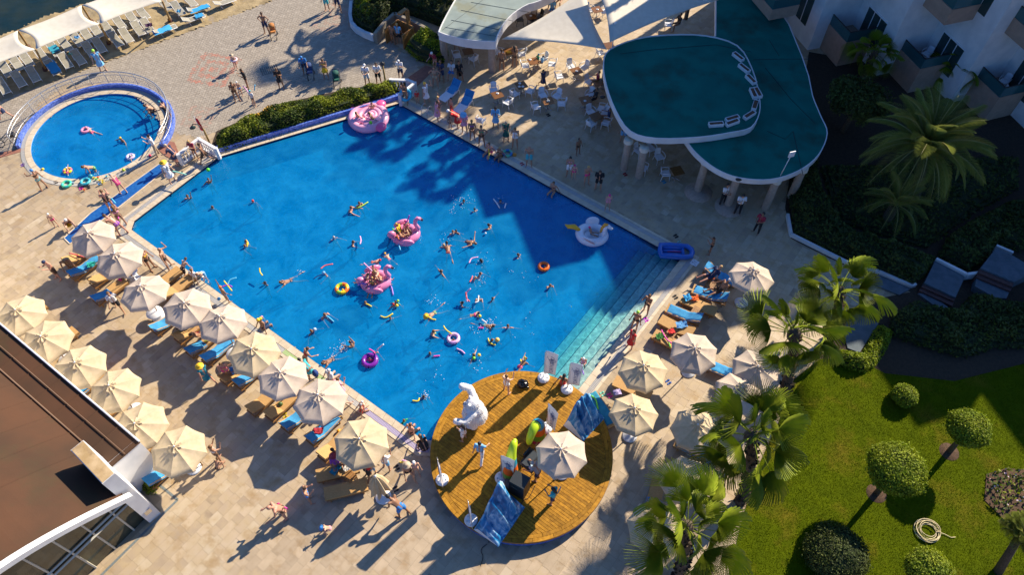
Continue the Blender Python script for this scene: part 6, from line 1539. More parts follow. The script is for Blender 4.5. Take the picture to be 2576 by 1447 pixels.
WT_(1,2,2345,520,-40,'wpush','t','hB','boy with a bent yellow noodle round his waist',.85,.36)
WT_(1,2,2180,685,160,'wout','m','lh Ky','girl between lime and yellow balls with a lilac noodle',.85,.38)
WT_(1,2,1665,1075,-60,'wpush','t','hk','swimmer splashing beside a yellow noodle close to the stage',.9,.32)
WT_(1,2,1470,1335,-40,'wtread','t','hh Tg','boy in a green top near the lower bank corner',.8,.36)
WT_(2,1,75,1130,150,'wpush','m','hB','man rubbing his face at the edge of the building shadow',.95,.38)
WT_(2,1,310,1240,-60,'wtread','t','hB','child inside the orange ring in the shaded water',.72,.34)
WT_(2,1,368,1410,-80,'wpush','m','hh','swimmer facing the steps at the shadow boundary',.95,.42)
WT_(2,2,705,765,-110,'phone','r','cw Oq','child in a white cap standing on the underwater steps',.8,1.0)
SW(2,2,70,800,50,'swim','t','hh Fp','girl in pink trunks climbing up at the stage rim',.85,.05)
# --- banks of the pool
SE(1,0,1165,1095,-70,'r','hB Sk','boy sitting on the coping above the pink float',.85)
P(1,0,1500,1035,-110,'phone','t','hB KB','woman with a blue ring over her arm by the right balustrade',1.0,1.1)
P(1,0,1620,1035,-80,'stand','m','hh Tr','small child with bright red armbands',.62)
P(1,0,1710,1030,-40,'shade','m','by Dw','woman in a white dress with a yellow headband',1.0)
P(1,0,1800,872,-95,'hips','m','hh Fe Ke','woman in beige with a raised elbow in the shade',1.0)
P(1,0,1862,815,-110,'cross','t','hB Tn Sn','man in a navy shirt in the pavilion shade',1.05)
P(1,0,1800,690,-120,'leanrail','r','cw Tm','person in a white cap and pink top by the clipped bush',.98)
P(1,0,1965,770,-100,'sitchair','m','hB Tw Sb','seated person in a printed white tee and blue shorts',1.0)
P(1,0,2040,775,-80,'sitchair','t','hB Tk Zk','seated woman in black next to the printed tee',1.0)
P(1,0,1820,1212,10,'phone','r','hh Dq','woman in a pink striped dress facing the boy in red shorts',.98)
P(1,0,1835,1165,20,'shade','m','hY Kq FB','fair woman behind the pink striped dress',.98)
P(1,0,1965,1152,-150,'stand','r','hk Sr','boy in red shorts beside the blue steel lounger',.85)
P(1,0,1948,1292,-90,'stand','t','hB FB','small child held in front of the bending woman',.6)
P(1,0,2030,1275,180,'bend','m','cw Dr','woman in a red and white cap bending to the small child',1.0,1.1)
P(1,0,2092,1332,-95,'phone','m','ts Lq','woman in a white sunhat and lilac shirt',1.0,1.05)
P(1,0,2170,1402,-85,'cross','t','lh Ku Fk','long haired woman in a purple bikini at the bank',.98)
z8=lambda x,y:(1135.7+x*.2216,245.2+y*.2216)
def P8(x,y,h,pose,sk,wear,label,sc=1.0,fat=1.0): a,b=z8(x,y); return PD(a,b,h,pose,sk,wear,label,sc,fat)
P8(345,548,-90,'hips','t','bB Kg FB','woman in a green bikini with a black bag on her hip',1.0)
P8(503,332,-90,'phone','t','hB As','person in an open sky blue robe',1.02,1.05)
P8(620,492,-80,'phone','m','he DG','woman in a dark green dress at the shadow edge',1.0)
P8(722,566,-100,'phone','m','lh Ow','woman in a white patterned swimsuit looking down',1.02,1.05)
SE(1,1,2345,70,-127,'r','hh Fp','heavy woman in pink sitting on the coping with yellow noodles',1.0,fat=1.12)
SE(1,1,2450,110,-127,'t','hY KB FB','fair haired woman in a brown bikini sitting on the coping',.95)
P(2,1,160,222,-95,'phone','m','Sc','bald man in turquoise shorts holding his hands together',1.04,1.05)
P(2,1,650,105,-60,'stand','t','hk FB','small dark child alone in the wide shaded paving',.8)
P(2,1,562,322,-95,'phone','m','bk Kq Sw','woman in pink and white near the girl in a pink hat',1.0)
P(2,1,608,352,-90,'stand','f','cp Kp Fp','little girl in a hot pink hat and swimsuit',.72)
P(2,1,735,408,-70,'phone','m','hY Fp','woman with a pink bag hugging herself in the shade',.98)
P(2,1,853,455,-100,'phone','m','hB Tk Sk','man in black tee and shorts with white print',.98,1.12)
P(2,1,945,665,-90,'phone','f','cp Oq','girl in a pink cap and coral swimsuit at the bank',.85)
SE(2,1,410,460,-127,'m','hh KB Fk','woman in a dark bikini sitting alone on the shaded coping',.98)
P(2,1,2095,605,-70,'cross','m','hk Tw Rk','waiter in white shirt and black trousers between two columns',1.02)
P(2,1,2245,705,-95,'phone','m','hk Tw Rk','waiter in white shirt with dark glasses right of the second column',1.04)
P(2,1,2440,890,-140,'cross','t','hk Tm Rk','man in a dark red shirt walking out from the columns',1.02)
P(2,1,1975,1105,150,'phone','t','hB Fk','boy holding a green mask to his face',.85)
P(2,0,1100,1420,-100,'stand','m','hB Tk Ss','person in a black vest and pale blue shorts under the roof edge',1.0)
PD(1786,708,200,'recline','r','hY Tn Sn','reader in dark blue lying on the uppermost right lounger',1.0,z=.58)
PD(1806,742,20+180,'recline','t','cw SB','man in a white cap reclining on the second right lounger',1.05,z=.56)
P(2,2,1328,258,-130,'camera','t','bh KB Fk','woman in a dark bikini raising her hands at the steps')
P(2,2,1215,415,-120,'stand','t','cL Fk','tanned person with a yellow cap on the sunny coping',.98)
P(2,2,1175,605,-150,'stand','r','lB Dr','woman with long dark hair in a bright red dress')
# --- cafe guests
def PZ(x,y,h,pose,sk,wear,label,sc=1.0,z=None): p=zc(x,y,0); return person(p,h,pose,sk,wear,label,sc,z=z)
PZ(825,885,85,'stand','t','hB Fk','bare backed man in black trunks by the pavilion column',1.05)
PZ(985,835,95,'phone','t','lk Fk','woman with a long dark plait seen from behind at the tray table',1.0)
PZ(1340,1085,-60,'walk','t','hB Dn','child in a navy dress walking through the lit strip',.85)
PZ(1275,830,200,'sitchair','m','cT Tg','small child in a green top at the children\'s table',.7,.5); PZ(1330,850,170,'sitchair','t','hB Ts','small child in pale blue on the chair end',.72,.5)
PZ(1990,1290,200,'sitchair','t','hB Tk Rk','man in black leaning on the table near the column',1.0,.5)
PZ(230,600,-60,'sitchair','m','hh Tn','person in navy under the pavilion roof, left of the table',1.0,.5); PZ(400,575,-100,'sitchair','t','hB Ta','person in grey behind the pavilion table',1.0,.5)
PZ(1470,70,-120,'sitchair','t','hB Tm','guest in dark red at the far sail side group',1.0,.5); PZ(1560,60,-120,'sitchair','m','hk Ta','guest in grey at the far sail side group',1.0,.5); PZ(1455,175,-100,'sitchair','m','hB Ts Sb','guest in white and blue nearest the sail edge',1.0,.5)
P(2,0,1650,290,200,'sitchair','t','hk Tk','dark haired guest beyond the second sail',1.0); P(2,0,950,1235,170,'sitchair','t','hB Tn','guest in navy at the lowest roof edge table',1.0)
P(2,0,840,870,180,'sitchair','r','hB Tm','guest in dark red at the half hidden table by the roof',1.0)
# --- lower paving
def P6(x,y,h,pose,sk,wear,label,sc=1.0,fat=1.0,z=None): return PD(742+x*.2659,1032.5+y*.2659,h,pose,sk,wear,label,sc,fat,z=z)
P6(415,540,-60,'sitchair','t','tm Tu','person in a plum hat bending over the clothes on the lounger',1.0)
P6(500,520,160,'bend','t','hk FB','dark haired person reaching under the lowest parasol')
P6(705,632,60,'bend','t','lk Tr Sk','woman with wild black hair in a red vest',1.0,1.05)
P6(745,600,100,'stand','m','hh Ss','small child in pale shorts in front of the red vest',.68)
P6(875,555,75,'camera','m','hk Tw Ss','photographer in a white tee aiming a black camera',1.02)
P6(1090,640,-60,'walk','m','te Fk','woman with a straw hat hugging a child beside yellow noodles',.98)
P6(1155,612,-80,'stand','f','cw Kq','bather in a white patterned cap with pink shoes',.92)
P6(1240,395,120,'squat','m','lh Tk Sk','woman in black crouching where bank and stage meet',1.0)
p=W(742+1095*.2659,1032.5+205*.2659,.15); person(p,53,'sitedge','r','hh Sk','man sitting at the lower end of the coping lifting his arm',1.0,z=.14)
P(1,3,545,705,20,'phone','m','bB Kb Fb','woman in a small blue bikini holding a phone')
P(1,3,300,850,-150,'leanrail','r','FB','bald sunburnt man bending over a child with a pink noodle',1.05,1.2)
P(1,3,270,800,60,'stand','f','cp Tp','tiny child in front of the sunburnt man',.55)
P(1,3,748,995,200,'squat','f','tb Fq','toddler in a blue hat crouching with a blue toy',.66)
P(1,3,1470,835,150,'bend','t','hk Sb','tanned man in bright blue shorts pushing the folded parasol',1.08,1.05)
P(0,3,2220,300,60,'camera','m','hh Kw FB','woman in a white bikini with legs apart near the brown roof',1.0)
P(0,3,2200,395,80,'squat','m','hh FB','small child crouching at the feet of the white bikini woman',.7)
# --- on the stage
ZS=.552
def PS(x,y,h,pose,sk,wear,label,sc=1.0,low=False): return PD(1064.7+x*.1879,(1116.4 if low else 922.8)+y*.1879,h,pose,sk,wear,label,sc,z0=ZS)
PS(1115,340,60,'camera','f','hh Ow','girl in a white swimsuit taking a picture at the stage rim',.98)
PS(550,980,150,'wave','m','lk Tw Sw','girl with long black hair waving both arms behind the bear costume',.95)
PS(770,1225,75,'walk','m','hk Ts Rw','man in a pale blue shirt and beige trousers walking across the stage',1.05)
PS(1530,480,150,'leanrail','m','ha Ta Sn','disc jockey in a grey tee behind the black mixing desk',1.02,True)
PS(1735,790,150,'phone','m','lk Tc Sn','woman in a turquoise tee holding a blue tablet',1.0,True)
p=W(1064.7+1870*.1879,922.8+215*.1879,ZS+.2); person(p,60,'sitedge','t','lk Or','person in red sitting with back to us between the two big flags',1.0,z=ZS+.11)
# ------------------------------------------------ inflatables and toys
M_fl=mat('flamingo_vinyl',(.78,.27,.45),.28,(.7,.22,.42),2,coat=.4); M_pk=mat('pink_vinyl',(.85,.42,.58),.28,(.8,.35,.52),2,coat=.4); M_pk2=mat('hot_pink_vinyl',(.85,.1,.3),.3,coat=.4); M_wv=mat('white_vinyl',(.78,.78,.84),.28,coat=.4)
def flamingo(x,y,c,r,rz,label):
    p=T(c,r,x,y,WZ); t=thing('flamingo_float',label,'pool float',(p.x,p.y,WZ+.05),R(rz))
    MB().torus((0,0,.1),.62,.27,32,12,0,.85).obj('ring_body',M_fl,t); MB().lathe([(.01,.02),(.5,.03)],20).obj('floor',M_fl,t)
    MB().tube([(.62,0,.2),(.78,0,.5),(.66,0,.85),(.68,0,1.15),(.85,0,1.3),(1.0,0,1.22)],[.2,.15,.12,.11,.13,.1],10).obj('neck',M_fl,t)
    MB().tube([(1.0,0,1.22),(1.1,0,1.1),(1.06,0,.98)],[.09,.07,.02],8).obj('beak',flat((.05,.02,.03),.3),t)
    for s in(-1,1): MB().ball((-.1,s*.78,.28),(.5,.16,.26),12,0,Matrix.Rotation(s*.2,3,'Z')).obj('wing',M_fl,t)
    MB().ball((-.8,0,.35),(.28,.22,.25),10).obj('tail',M_fl,t)
    return p
fp=flamingo(1500,930,1,1,15,'pink flamingo float carrying riders with orange and yellow, the upper one')
fq=flamingo(1200,1400,1,1,10,'pink flamingo float crowded with four riders, the lower one')
def rider(fp,dx,dy,h,sk,wear,label,sc,pose='sitlong'): person(Vector((fp.x+dx,fp.y+dy,0)),h,pose,sk,wear,label,sc,z=WZ+.3)
rider(fp,-.3,.15,-20,'t','hy Ty','rider in a yellow vest on the upper flamingo',.8); rider(fp,.1,.35,-60,'m','cp Kp','rider in a pink cap on the upper flamingo',.75); rider(fp,-.15,-.35,30,'t','hB Fr','rider with red trunks and orange noodle on the upper flamingo',.8)
rider(fq,.25,.1,-10,'f','hY Kr','girl at the neck of the lower flamingo with her legs over the side',.85); rider(fq,-.1,.35,-90,'m','hB Ky','rider in a lime bikini on the lower flamingo',.8); rider(fq,-.5,0,180,'m','hk Ka','rider in grey at the tail of the lower flamingo',.8); rider(fq,-.1,-.45,-100,'t','hY Ky','rider in yellow sitting nearest us on the lower flamingo',.8)
# big pink pig shaped float
p=T(1,0,1130,1200,WZ); t=thing('pig_float','huge round pink pig shaped float with coiled cushions by the far coping','pool float',(p.x,p.y,WZ+.08),R(-20))
MB().torus((0,0,.1),1.12,.28,40,12).obj('outer_ring',M_pk,t); MB().torus((.05,.1,.16),.68,.2,32,10).obj('middle_ring',M_pk,t); MB().torus((.08,.15,.2),.36,.14,24,10).obj('inner_ring',M_pk,t); MB().ball((.08,.15,.25),(.26,.26,.2),14).obj('snout',M_pk,t); MB().lathe([(.01,.02),(1.05,.03)],30).obj('base_sheet',M_pk,t)
for x,y,m_ in ((-1.45,.45,M_pk2),(1.25,-.65,M_pk2),(.25,1.35,M_pk2)): MB().ball((x,y,.2),(.36,.42,.24),14).obj('ear' if x<1 else 'foot',m_,t)
for x,y in ((-.25,1.12),(-.1,.9)): MB().ball((x,y,.42),.05,8).obj('eye',M_dark,t)
for x,y in ((-.35,-.55),(.45,-.85)): MB().ball((x,y,.25),(.42,.28,.2),12,0,Matrix.Rotation(.4,3,'Z')).obj('cushion',M_pk,t)
person(Vector((p.x-.55,p.y-.25,0)),40,'sitlong','r','hh Fq','rider with raised knees on the pig float, left one',.85,z=WZ+.35); person(Vector((p.x+.35,p.y-.35,0)),10,'sitlong','t','hB FB','dark rider holding a lime ball on the pig float',.85,z=WZ+.35); person(Vector((p.x-1.05,p.y+.25,0)),-60,'wtread','t','hB','swimmer squeezed between ear and body of the pig float',.8,z=-.7)
# winged horse float
p=T(2,1,790,930,WZ); t=thing('winged_horse_float','white winged horse float with yellow mane and tail in the dark water','pool float',(p.x,p.y,WZ+.05),R(-12))
MB().torus((0,0,.1),.72,.27,32,12,0,.85).obj('ring_body',M_wv,t); MB().lathe([(.01,.03),(.6,.03)],20).obj('floor',M_wv,t)
MB().tube([(.6,0,.2),(.72,0,.55),(.72,0,.9),(.88,0,1.05),(1.12,0,.88)],[.24,.17,.14,.14,.08],10).obj('neck_and_head',M_wv,t)
MB().tube([(.5,0,.45),(.55,0,.85),(.68,0,1.18),(.85,0,1.22)],[.08,.1,.1,.05],8).obj('mane',flat((.8,.35,.03),.4),t)
MB().tube([(-.75,0,.3),(-1.1,.05,.5),(-1.45,.1,.35),(-1.65,.1,.5)],[.1,.16,.13,.03],8).obj('tail',flat((.85,.45,.02),.4),t)
for s in(-1,1):
    w_=MB().ball((-.1,s*.72,.45),(.42,.08,.3),12,0,Matrix.Rotation(s*.3,3,'Z')@Matrix.Rotation(s*-.5,3,'X')).obj('wing',M_wv,t)
    for k in range(3): MB().tube([(-.4+.15*k,s*(.84),.6-.1*k),(.2+.05*k,s*.84,.4-.08*k)],.012,4).obj('feather_line',flat((.7,.15,.05),.5),w_)
MB().ball((.86,-.13,1.03),.03,6).obj('eye',M_dark,t)
person(Vector((p.x-.05,p.y,0)),-10,'sitlong','m','cp FT','child in a red cap riding the winged horse float',.7,z=WZ+.3)
# blue raft on the corner
a=W(1673,632,.2);b=W(1726,634,.2); d=b-a; t=thing('blue_raft','deep blue inflatable raft lying half over the pool corner','pool float',(*(a.lerp(b,.5))[:2],.06),math.atan2(d.y,d.x))
M_bl=mat('blue_vinyl',(.01,.12,.5),.3,(.01,.1,.42),3,coat=.3)
mb=MB(); pts=[(-.85,-.4),(-.9,0),(-.85,.42),(-.3,.46),(.3,.42),(.7,.4),(.92,.2),(.95,-.05),(.85,-.32),(.5,-.42),(0,-.42),(-.4,-.4)]
mb.tube([(x,y,.16) for x,y in pts],.16,10,0,False,True,True); mb.obj('outer_tube',M_bl,t)
for y in(-.22,.02,.24): MB().tube([(-.75,y,.14),(.35,y,.14)],.09,8).obj('rib',M_bl,t)
MB().tube([(.42,-.3,.16),(.42,.3,.16)],.09,8).obj('cross_rib',M_bl,t); MB().tube([(-.5,-.1,.24),(.3,-.06,.24)],.025,5).obj('red_stripe',flat((.4,.02,.1),.4),t)
# rings
def ring(c,r,x,y,Rr,rr,cols,label,z=None):
    z=WZ+.03 if z is None else z; p=T(c,r,x,y,z); t=thing('swim_ring',label,'swim ring',(p.x,p.y,z+rr*.6)); n=len(cols)
    for k in range(n):
        mb=MB(); pts=[(Rr*math.cos(2*PI*(k+i/6)/n),Rr*math.sin(2*PI*(k+i/6)/n),0) for i in range(7)]; mb.tube(pts,rr,10,0,False); mb.obj('ring_segment',flat(cols[k],.3,coat=.3) if False else flat(cols[k],.3),t)
    return t
O_=(.85,.16,.01);Y_=(.85,.6,.02);GR=(.25,.5,.05)
ring(1,2,860,20,.3,.11,[Y_,O_,GR,Y_,O_,GR,Y_,O_],'fruit striped orange and yellow ring left of the lower flamingo')
person(T(1,2,865,30,WZ),-60,'wtread','m','cy','child with a yellow cap in the fruit striped ring',.65,z=WZ-.35)
ring(2,1,308,1240,.25,.1,[O_]*4,'plain orange ring in the shaded water'); ring(1,2,1140,745,.33,.13,[(.18,.02,.32)]*4,'large bright purple ring near the left bank'); ring(1,2,1978,520,.27,.1,[(.6,.35,.65),(.75,.5,.7)]*3,'small lilac ring right of pool centre')
ring(0,1,672,410,.25,.08,[(.03,.5,.45),(.1,.6,.3)]*4,'turquoise green ring lying on the paving below the paddling pool',z=.03); ring(0,1,860,385,.25,.08,[(.02,.35,.5),(.1,.5,.55)]*4,'blue ring leaning against toys on the paddling pool coping',z=.06)
ring(0,1,1312,135,.2,.08,[(.7,.7,.8),(.6,.5,.8)]*3,'pearly lilac ring floating at the right of the paddling pool',z=-.05); ring(0,1,682,275,.21,.08,[(.8,.1,.2),Y_]*4,'striped red and yellow ring at the lower left of the paddling pool',z=-.05); ring(0,0,860,1310,.22,.08,[(.8,.3,.45)]*4,'pink ring in the middle of the paddling pool',z=-.05)
t=ring(1,0,1495,960,.34,.12,[(.02,.35,.6),(.05,.5,.7)]*4,'turquoise ring hanging on the arm of the woman by the balustrade',z=.6); t.rotation_euler=(R(70),0,R(20))
t=ring(0,0,2350,600,.2,.06,[(.7,.6,.7)]*4,'transparent pink ring carried around the small child',z=.75)
ring(1,1,2520,100,.26,.09,[(.1,.5,.3),(.03,.2,.5)]*3,'green and blue ring lying on the shaded bank',z=.03)
# balls
def ballt(c,r,x,y,z,rad,col,label): p=T(c,r,x,y,z); MB().ball((0,0,0),rad,12).obj('ball',flat(col,.35),None,(p.x,p.y,z),label=label,cat='ball')
for a in ((0,1,2090,262,.75,.12,(.1,.65,.03),'lime green ball flying above the thrown arm'),(1,0,1147,1230,.45,.12,(.15,.6,.03),'lime ball held on the pig float'),(1,2,1410,185,.03,.09,Y_,'yellow ball beside the red capped child'),(1,2,1420,137,.1,.08,(.3,.7,.05),'small lime ball beside the green topped child'),(1,2,2242,290,.0,.09,Y_,'yellow ball ahead of the girl with pink armbands'),(1,2,2235,682,.1,.09,Y_,'yellow ball right of the girl with the lilac noodle'),(1,2,2183,715,.0,.09,(.2,.7,.03),'lime ball below the girl with the lilac noodle'),(1,2,2418,530,.05,.13,(.8,.5,.1),'yellow and pink ball in front of the boy'),(1,2,585,425,.05,.1,(.4,.55,.7),'pale blue ball with the bun haired woman'),(1,2,1795,465,.2,.05,(.6,.7,.1),'small yellow green ball in the man\'s hands'),(1,2,15,328,1.0,.1,Y_,'yellow ball balanced on the seated man\'s head'),(0,2,2198,118,.3,.1,(.05,.3,.6),'blue ball beside the child with armbands'),(1,1,2300,900,.0,.06,(.8,.8,.8),'small white ball in front of the throwing man'),(0,1,430,255,.05,.09,Y_,'yellow toy duck on the paddling pool coping'),(0,1,1240,262,.08,.1,(.5,.65,.05),'yellow green toy on the coping right of the paddling pool'),(0,1,1505,118,.06,.09,(.6,.02,.1),'dark red ball on the coping by the red ramp'),(0,1,910,330,.1,.16,(.02,.25,.35),'dark teal bucket among the toys'),(1,2,240,1175,.45,.12,(.05,.1,.02),'dark green hat on the tan lounger'),(2,1,15,110,.08,.14,(.5,.2,.02),'orange bag standing on the shaded bank')): ballt(*a)
ballt(1,3,828,1,.1,.12,(.8,.35,.02),'orange bag on the paving by the eighth parasol')
# scattered toys on the coping
for i,(x,y,col) in enumerate(((945,345,Y_),(965,360,(.1,.6,.1)),(985,340,O_),(1000,370,Y_),(1030,375,Y_),(1030,395,(.8,.7,.1)),(1070,330,(.1,.5,.7)),(995,412,(.02,.3,.7)),(845,465,O_),(735,395,(.4,.6,.7)),(700,1,Y_))):
    if i<10: p=T(0,1,x,y,.06); t=thing('beach_toy',('yellow','green','orange','amber','lemon','pale yellow','blue','dark blue','orange bucket shaped','pale blue')[i]+' plastic sand toy in the heap below the paddling pool'+(', number %s from the left'%('fifth','sixth','seventh','eighth','ninth')[i-3] if False else ''),'toy',(p.x,p.y,.0)); MB().lathe([(.04,.03),(.06,.14),(.05,.14),(.03,.04)],8,cap=True).obj('cup',flat(col,.4),t); MB().tube([(.05,0,.12),(.12,.03,.15),(.16,0,.1)],.014,5).obj('handle',flat(col,.4),t)
# noodles
NC={'y':(.8,.62,.02),'l':(.45,.7,.05),'p':(.8,.06,.4),'q':(.75,.4,.65),'b':(.1,.5,.75),'w':(.75,.77,.8),'v':(.35,.2,.7),'r':(.75,.12,.12),'m':(.3,.75,.6),'u':(.35,.04,.5),'o':(.85,.2,.03),'g':(.15,.6,.05)}
def noodle(c,r,pts,k,label,z=None):
    z=WZ+.06 if z is None else z; zz=z if hasattr(z,'__len__') else [z]*len(pts)
    q=[T(c,r,x,y,h) for (x,y),h in zip(pts,zz)]; o=q[0].copy()
    out=[]
    for i in range(len(q)-1):
        p0=q[max(0,i-1)];p1=q[i];p2=q[i+1];p3=q[min(len(q)-1,i+2)]
        for j in range(5): t=j/5; out.append(.5*((2*p1)+(p2-p0)*t+(2*p0-5*p1+4*p2-p3)*t*t+(3*p1-p0-3*p2+p3)*t**3)-o)
    out.append(q[-1]-o); MB().tube(out,.038,7).obj('pool_noodle',flat(NC[k],.6),None,o,label=label,cat='pool noodle')
for a in ((1,1,[(995,650),(1050,630),(1120,585)],'l','lime noodle shared by the two adults'),(1,1,[(1365,850),(1400,885),(1440,880)],'g','green noodle stretched to the upper flamingo',.35),(1,1,[(1430,960),(1415,935),(1395,945),(1440,890)],'o','orange noodle on the upper flamingo',.5),(1,1,[(1445,1070),(1430,1000),(1470,985),(1510,980)],'b','pale blue noodle hanging off the upper flamingo',.25),(1,1,[(1500,800),(1520,760),(1535,722)],'u','violet noodle standing up behind the upper flamingo',[.7,1.1,1.5]),(1,1,[(1160,1280),(1120,1240),(1078,1200)],'q','lilac noodle pointing up left from the lower flamingo',.8),(1,1,[(1020,1425),(1050,1405),(1100,1410)],'v','blue violet noodle left of the lower flamingo',.3),(1,1,[(1300,1405),(1350,1430),(1372,1520)],'v','long blue violet noodle trailing right of the lower flamingo'),(1,1,[(30,1250),(35,1290),(60,1325)],'y','curved yellow noodle over the boy at the left',[.5,.4,.35]),(1,1,[(645,1258),(690,1225),(768,1210)],'r','coral noodle arched above the blue capped man',.3),(1,1,[(1040,930),(1048,970),(1040,1010)],'q','lilac noodle in the circle of arms',.15),(1,1,[(2380,555),(2415,600),(2440,645)],'w','white noodle left half in front of the woman in dark red'),(1,1,[(2505,600),(2492,645)],'w','white noodle right half in front of the woman in dark red'),(1,1,[(2135,1200),(2160,1155),(2225,1140)],'q','lilac noodle swung by the long haired woman',.1),(1,1,[(2170,1330),(2155,1370),(2140,1390)],'r','white and red noodle by the fair child'),
 (1,2,[(680,285),(720,300),(775,348)],'b','pale blue noodle pushed by the heavy man'),(1,2,[(1090,165),(1120,175),(1155,195)],'y','yellow noodle below the red haired swimmer'),(1,2,[(1245,290),(1300,305),(1370,265)],'y','yellow noodle under the child in mid pool'),(1,2,[(1130,622),(1165,640),(1190,665)],'p','magenta noodle behind the purple ring',.3),(1,2,[(1210,630),(1275,575)],'w','white noodle held up behind the purple ring',[.2,.6]),(1,2,[(1878,390),(1905,430),(1960,470)],'y','long yellow noodle above the small lilac ring',.15),(1,2,[(2150,15),(2110,60),(2115,150)],'q','pinkish white noodle held by the woman in black',[.6,.4,.2]),(1,2,[(2100,50),(2110,110),(2140,145)],'r','red noodle held by the woman in black',[.5,.3,.1]),(1,2,[(2230,85),(2225,140),(2195,155)],'w','curled white noodle held in gloves',.2),(1,2,[(2262,325),(2310,360)],'w','short white noodle in the splashes',.05),(1,2,[(2228,408),(2280,410)],'p','pink noodle under the splashing swimmer'),(1,2,[(2325,515),(2345,560),(2400,582)],'y','bent yellow noodle round the boy'),(1,2,[(2010,618),(2060,640),(2090,668)],'q','lilac noodle held by the girl between the balls'),(1,2,[(1775,695),(1840,690)],'p','magenta noodle at the loose haired girl'),(1,2,[(1565,1140),(1620,1145),(1635,1115)],'y','yellow noodle floating close to the stage'),(1,2,[(1715,290),(1760,320),(1800,328)],'y','yellow green noodle of the straw hatted swimmer'),
 (2,2,[(690,780),(695,830),(710,880)],'v','violet noodle held on the underwater steps',[.3,.1,.0]),(2,2,[(75,725),(80,750)],'y','short yellow snorkel noodle near the stage rim',.2),(2,2,[(120,700),(118,735)],'y','upright yellow noodle near the stage rim',[.5,.1]),
 (0,1,[(1735,275),(1800,290),(1868,310)],'m','mint noodle carried by the woman in the white dress',.8),(0,1,[(1140,675),(1180,700),(1190,755)],'p','hot pink noodle carried near the top parasol',.9),(0,1,[(1120,550),(1160,598)],'b','pale blue noodle beside the black swimsuit',.6),(0,1,[(695,1100),(850,1140)],'r','dark red noodle lying across the loungers',.6),(0,1,[(2250,1380),(2290,1430),(2330,1480)],'y','yellow noodle held over the water',[1.0,1.1,1.0]),(0,1,[(2375,1348),(2310,1370),(2285,1420)],'b','pale blue noodle held over the water',[1.1,1.1,1.0]),(0,1,[(2230,1440),(2290,1420),(2330,1440)],'u','violet noodle held over the water',1.1),
 (0,0,[(2440,860),(2470,890),(2495,930)],'q','purple noodle carried by the child in blue',.4),(0,0,[(2555,905),(2560,850)],'b','turquoise noodle carried by the child in white',[.5,.9]),(1,1,[(2330,50),(2335,100),(2330,150)],'y','yellow noodle dipped in the water by the heavy woman',[.5,.2,.0]),
 (1,3,[(250,755),(280,765),(315,785)],'p','magenta noodle held by the sunburnt man',.6),(1,3,[(1437,313),(1500,316)],'y','short yellow noodle held by the hugging pair',.9),(1,3,[(1465,292),(1510,305)],'q','short pink noodle held by the hugging pair',1.0),
 (2,2,[(1490,430),(1520,490),(1560,540),(1605,570)],'p','long magenta noodle on the toy covered lounger',.5),(2,2,[(1480,465),(1550,530),(1580,605)],'g','lime noodle on the toy covered lounger',.48),(2,2,[(785,1090),(830,1130),(855,1230)],'g','green noodle on the turquoise wrapped lounger',.5)): noodle(*a)
# clothes, bags, sandals
for a in ((1,3,620,0,.5,.5,.3,0,(.4,.03,.05),'red bag on the lounger above the breakfast table'),(1,3,800,385,.45,.6,.35,1,TQ,'turquoise towel flung over the upper crosswise lounger'),(1,3,905,375,.45,.3,.3,.5,(.6,.6,.58),'white woven bag on the upper crosswise lounger'),(2,2,1470,500,.46,.4,.35,.3,(.03,.15,.03),'green turtle shaped float folded on the toy covered lounger'),(2,2,1590,450,.46,.35,.3,.3,(.6,.04,.04),'red and white clothes on the small wooden table'),(2,2,1690,385,.5,.6,.4,.2,(.1,.3,.6),'patterned blue towel scrunched on the tan lounger'),(2,2,1750,110,.45,.4,.4,.3,BT,'blue towel bundle on the long shaded lounger'),(2,2,1825,118,.45,.4,.3,.2,(.8,.15,.03),'orange cloth on the long shaded lounger'),(2,1,1985,1350,.45,.35,.3,.1,(.8,.15,.02),'orange bag on the small table between readers'),(2,2,1045,1065,.45,.4,.3,.3,(.4,.35,.6),'lilac clothes on the lounger beside the stage end parasol'),(2,3,1980,280,.45,.5,.4,.2,(.2,.35,.6),'striped blue cloth at the end of the dark blue lounger'),(0,3,1900,340,.42,.3,.3,.2,(.7,.7,.75),'white cloth on the small table by the last roof row parasol'),(0,2,1980,475,.45,.3,.2,.2,(.3,.02,.05),'dark red cloth by the fifth parasol'),(0,2,2090,535,.45,.3,.2,.2,(.6,.75,.05),'lime green bag by the fifth parasol'),(0,1,1240,1330,.55,.35,.3,.2,(.3,.45,.7),'striped towel on the white round table'),(0,1,860,1065,.5,.5,.4,.3,(.03,.2,.35),'dark blue towel heaped on the corner lounger'),(0,1,840,1110,.45,.5,.25,.3,(.6,.6,.05),'yellow noodles bundle on the corner lounger'),(0,1,925,1220,.45,.45,.35,.3,(.02,.4,.35),'turquoise cloth on the light blue towel'),(1,3,420,1318,.5,.1,.1,0,BT,'x')):
    if a[-1]!='x': cloth(a[2],a[3],a[4],a[5],a[6],a[7],a[8],a[9],a[0],a[1],name='clothes' if 'towel' not in a[9] else 'towel',cat='clothes' if 'towel' not in a[9] else 'towel',h=.16)
def sandals(c,r,x,y,col,label,rz=.5):
    p=T(c,r,x,y); t=thing('sandals',label,'sandals',(p.x,p.y,0),rz)
    for s in(-1,1): MB().prism([(-.13,s*.08-.035),(-.1,s*.08-.045),(.1,s*.08-.05),(.14,s*.08),(.1,s*.08+.05),(-.1,s*.08+.04)],.0,.03).obj('sole',flat(col,.8),t); MB().tube([(.04,s*.08-.05,.03),(.05,s*.08,.07),(.04,s*.08+.05,.03)],.014,4).obj('strap',flat(tuple(q*.6 for q in col),.8),t)
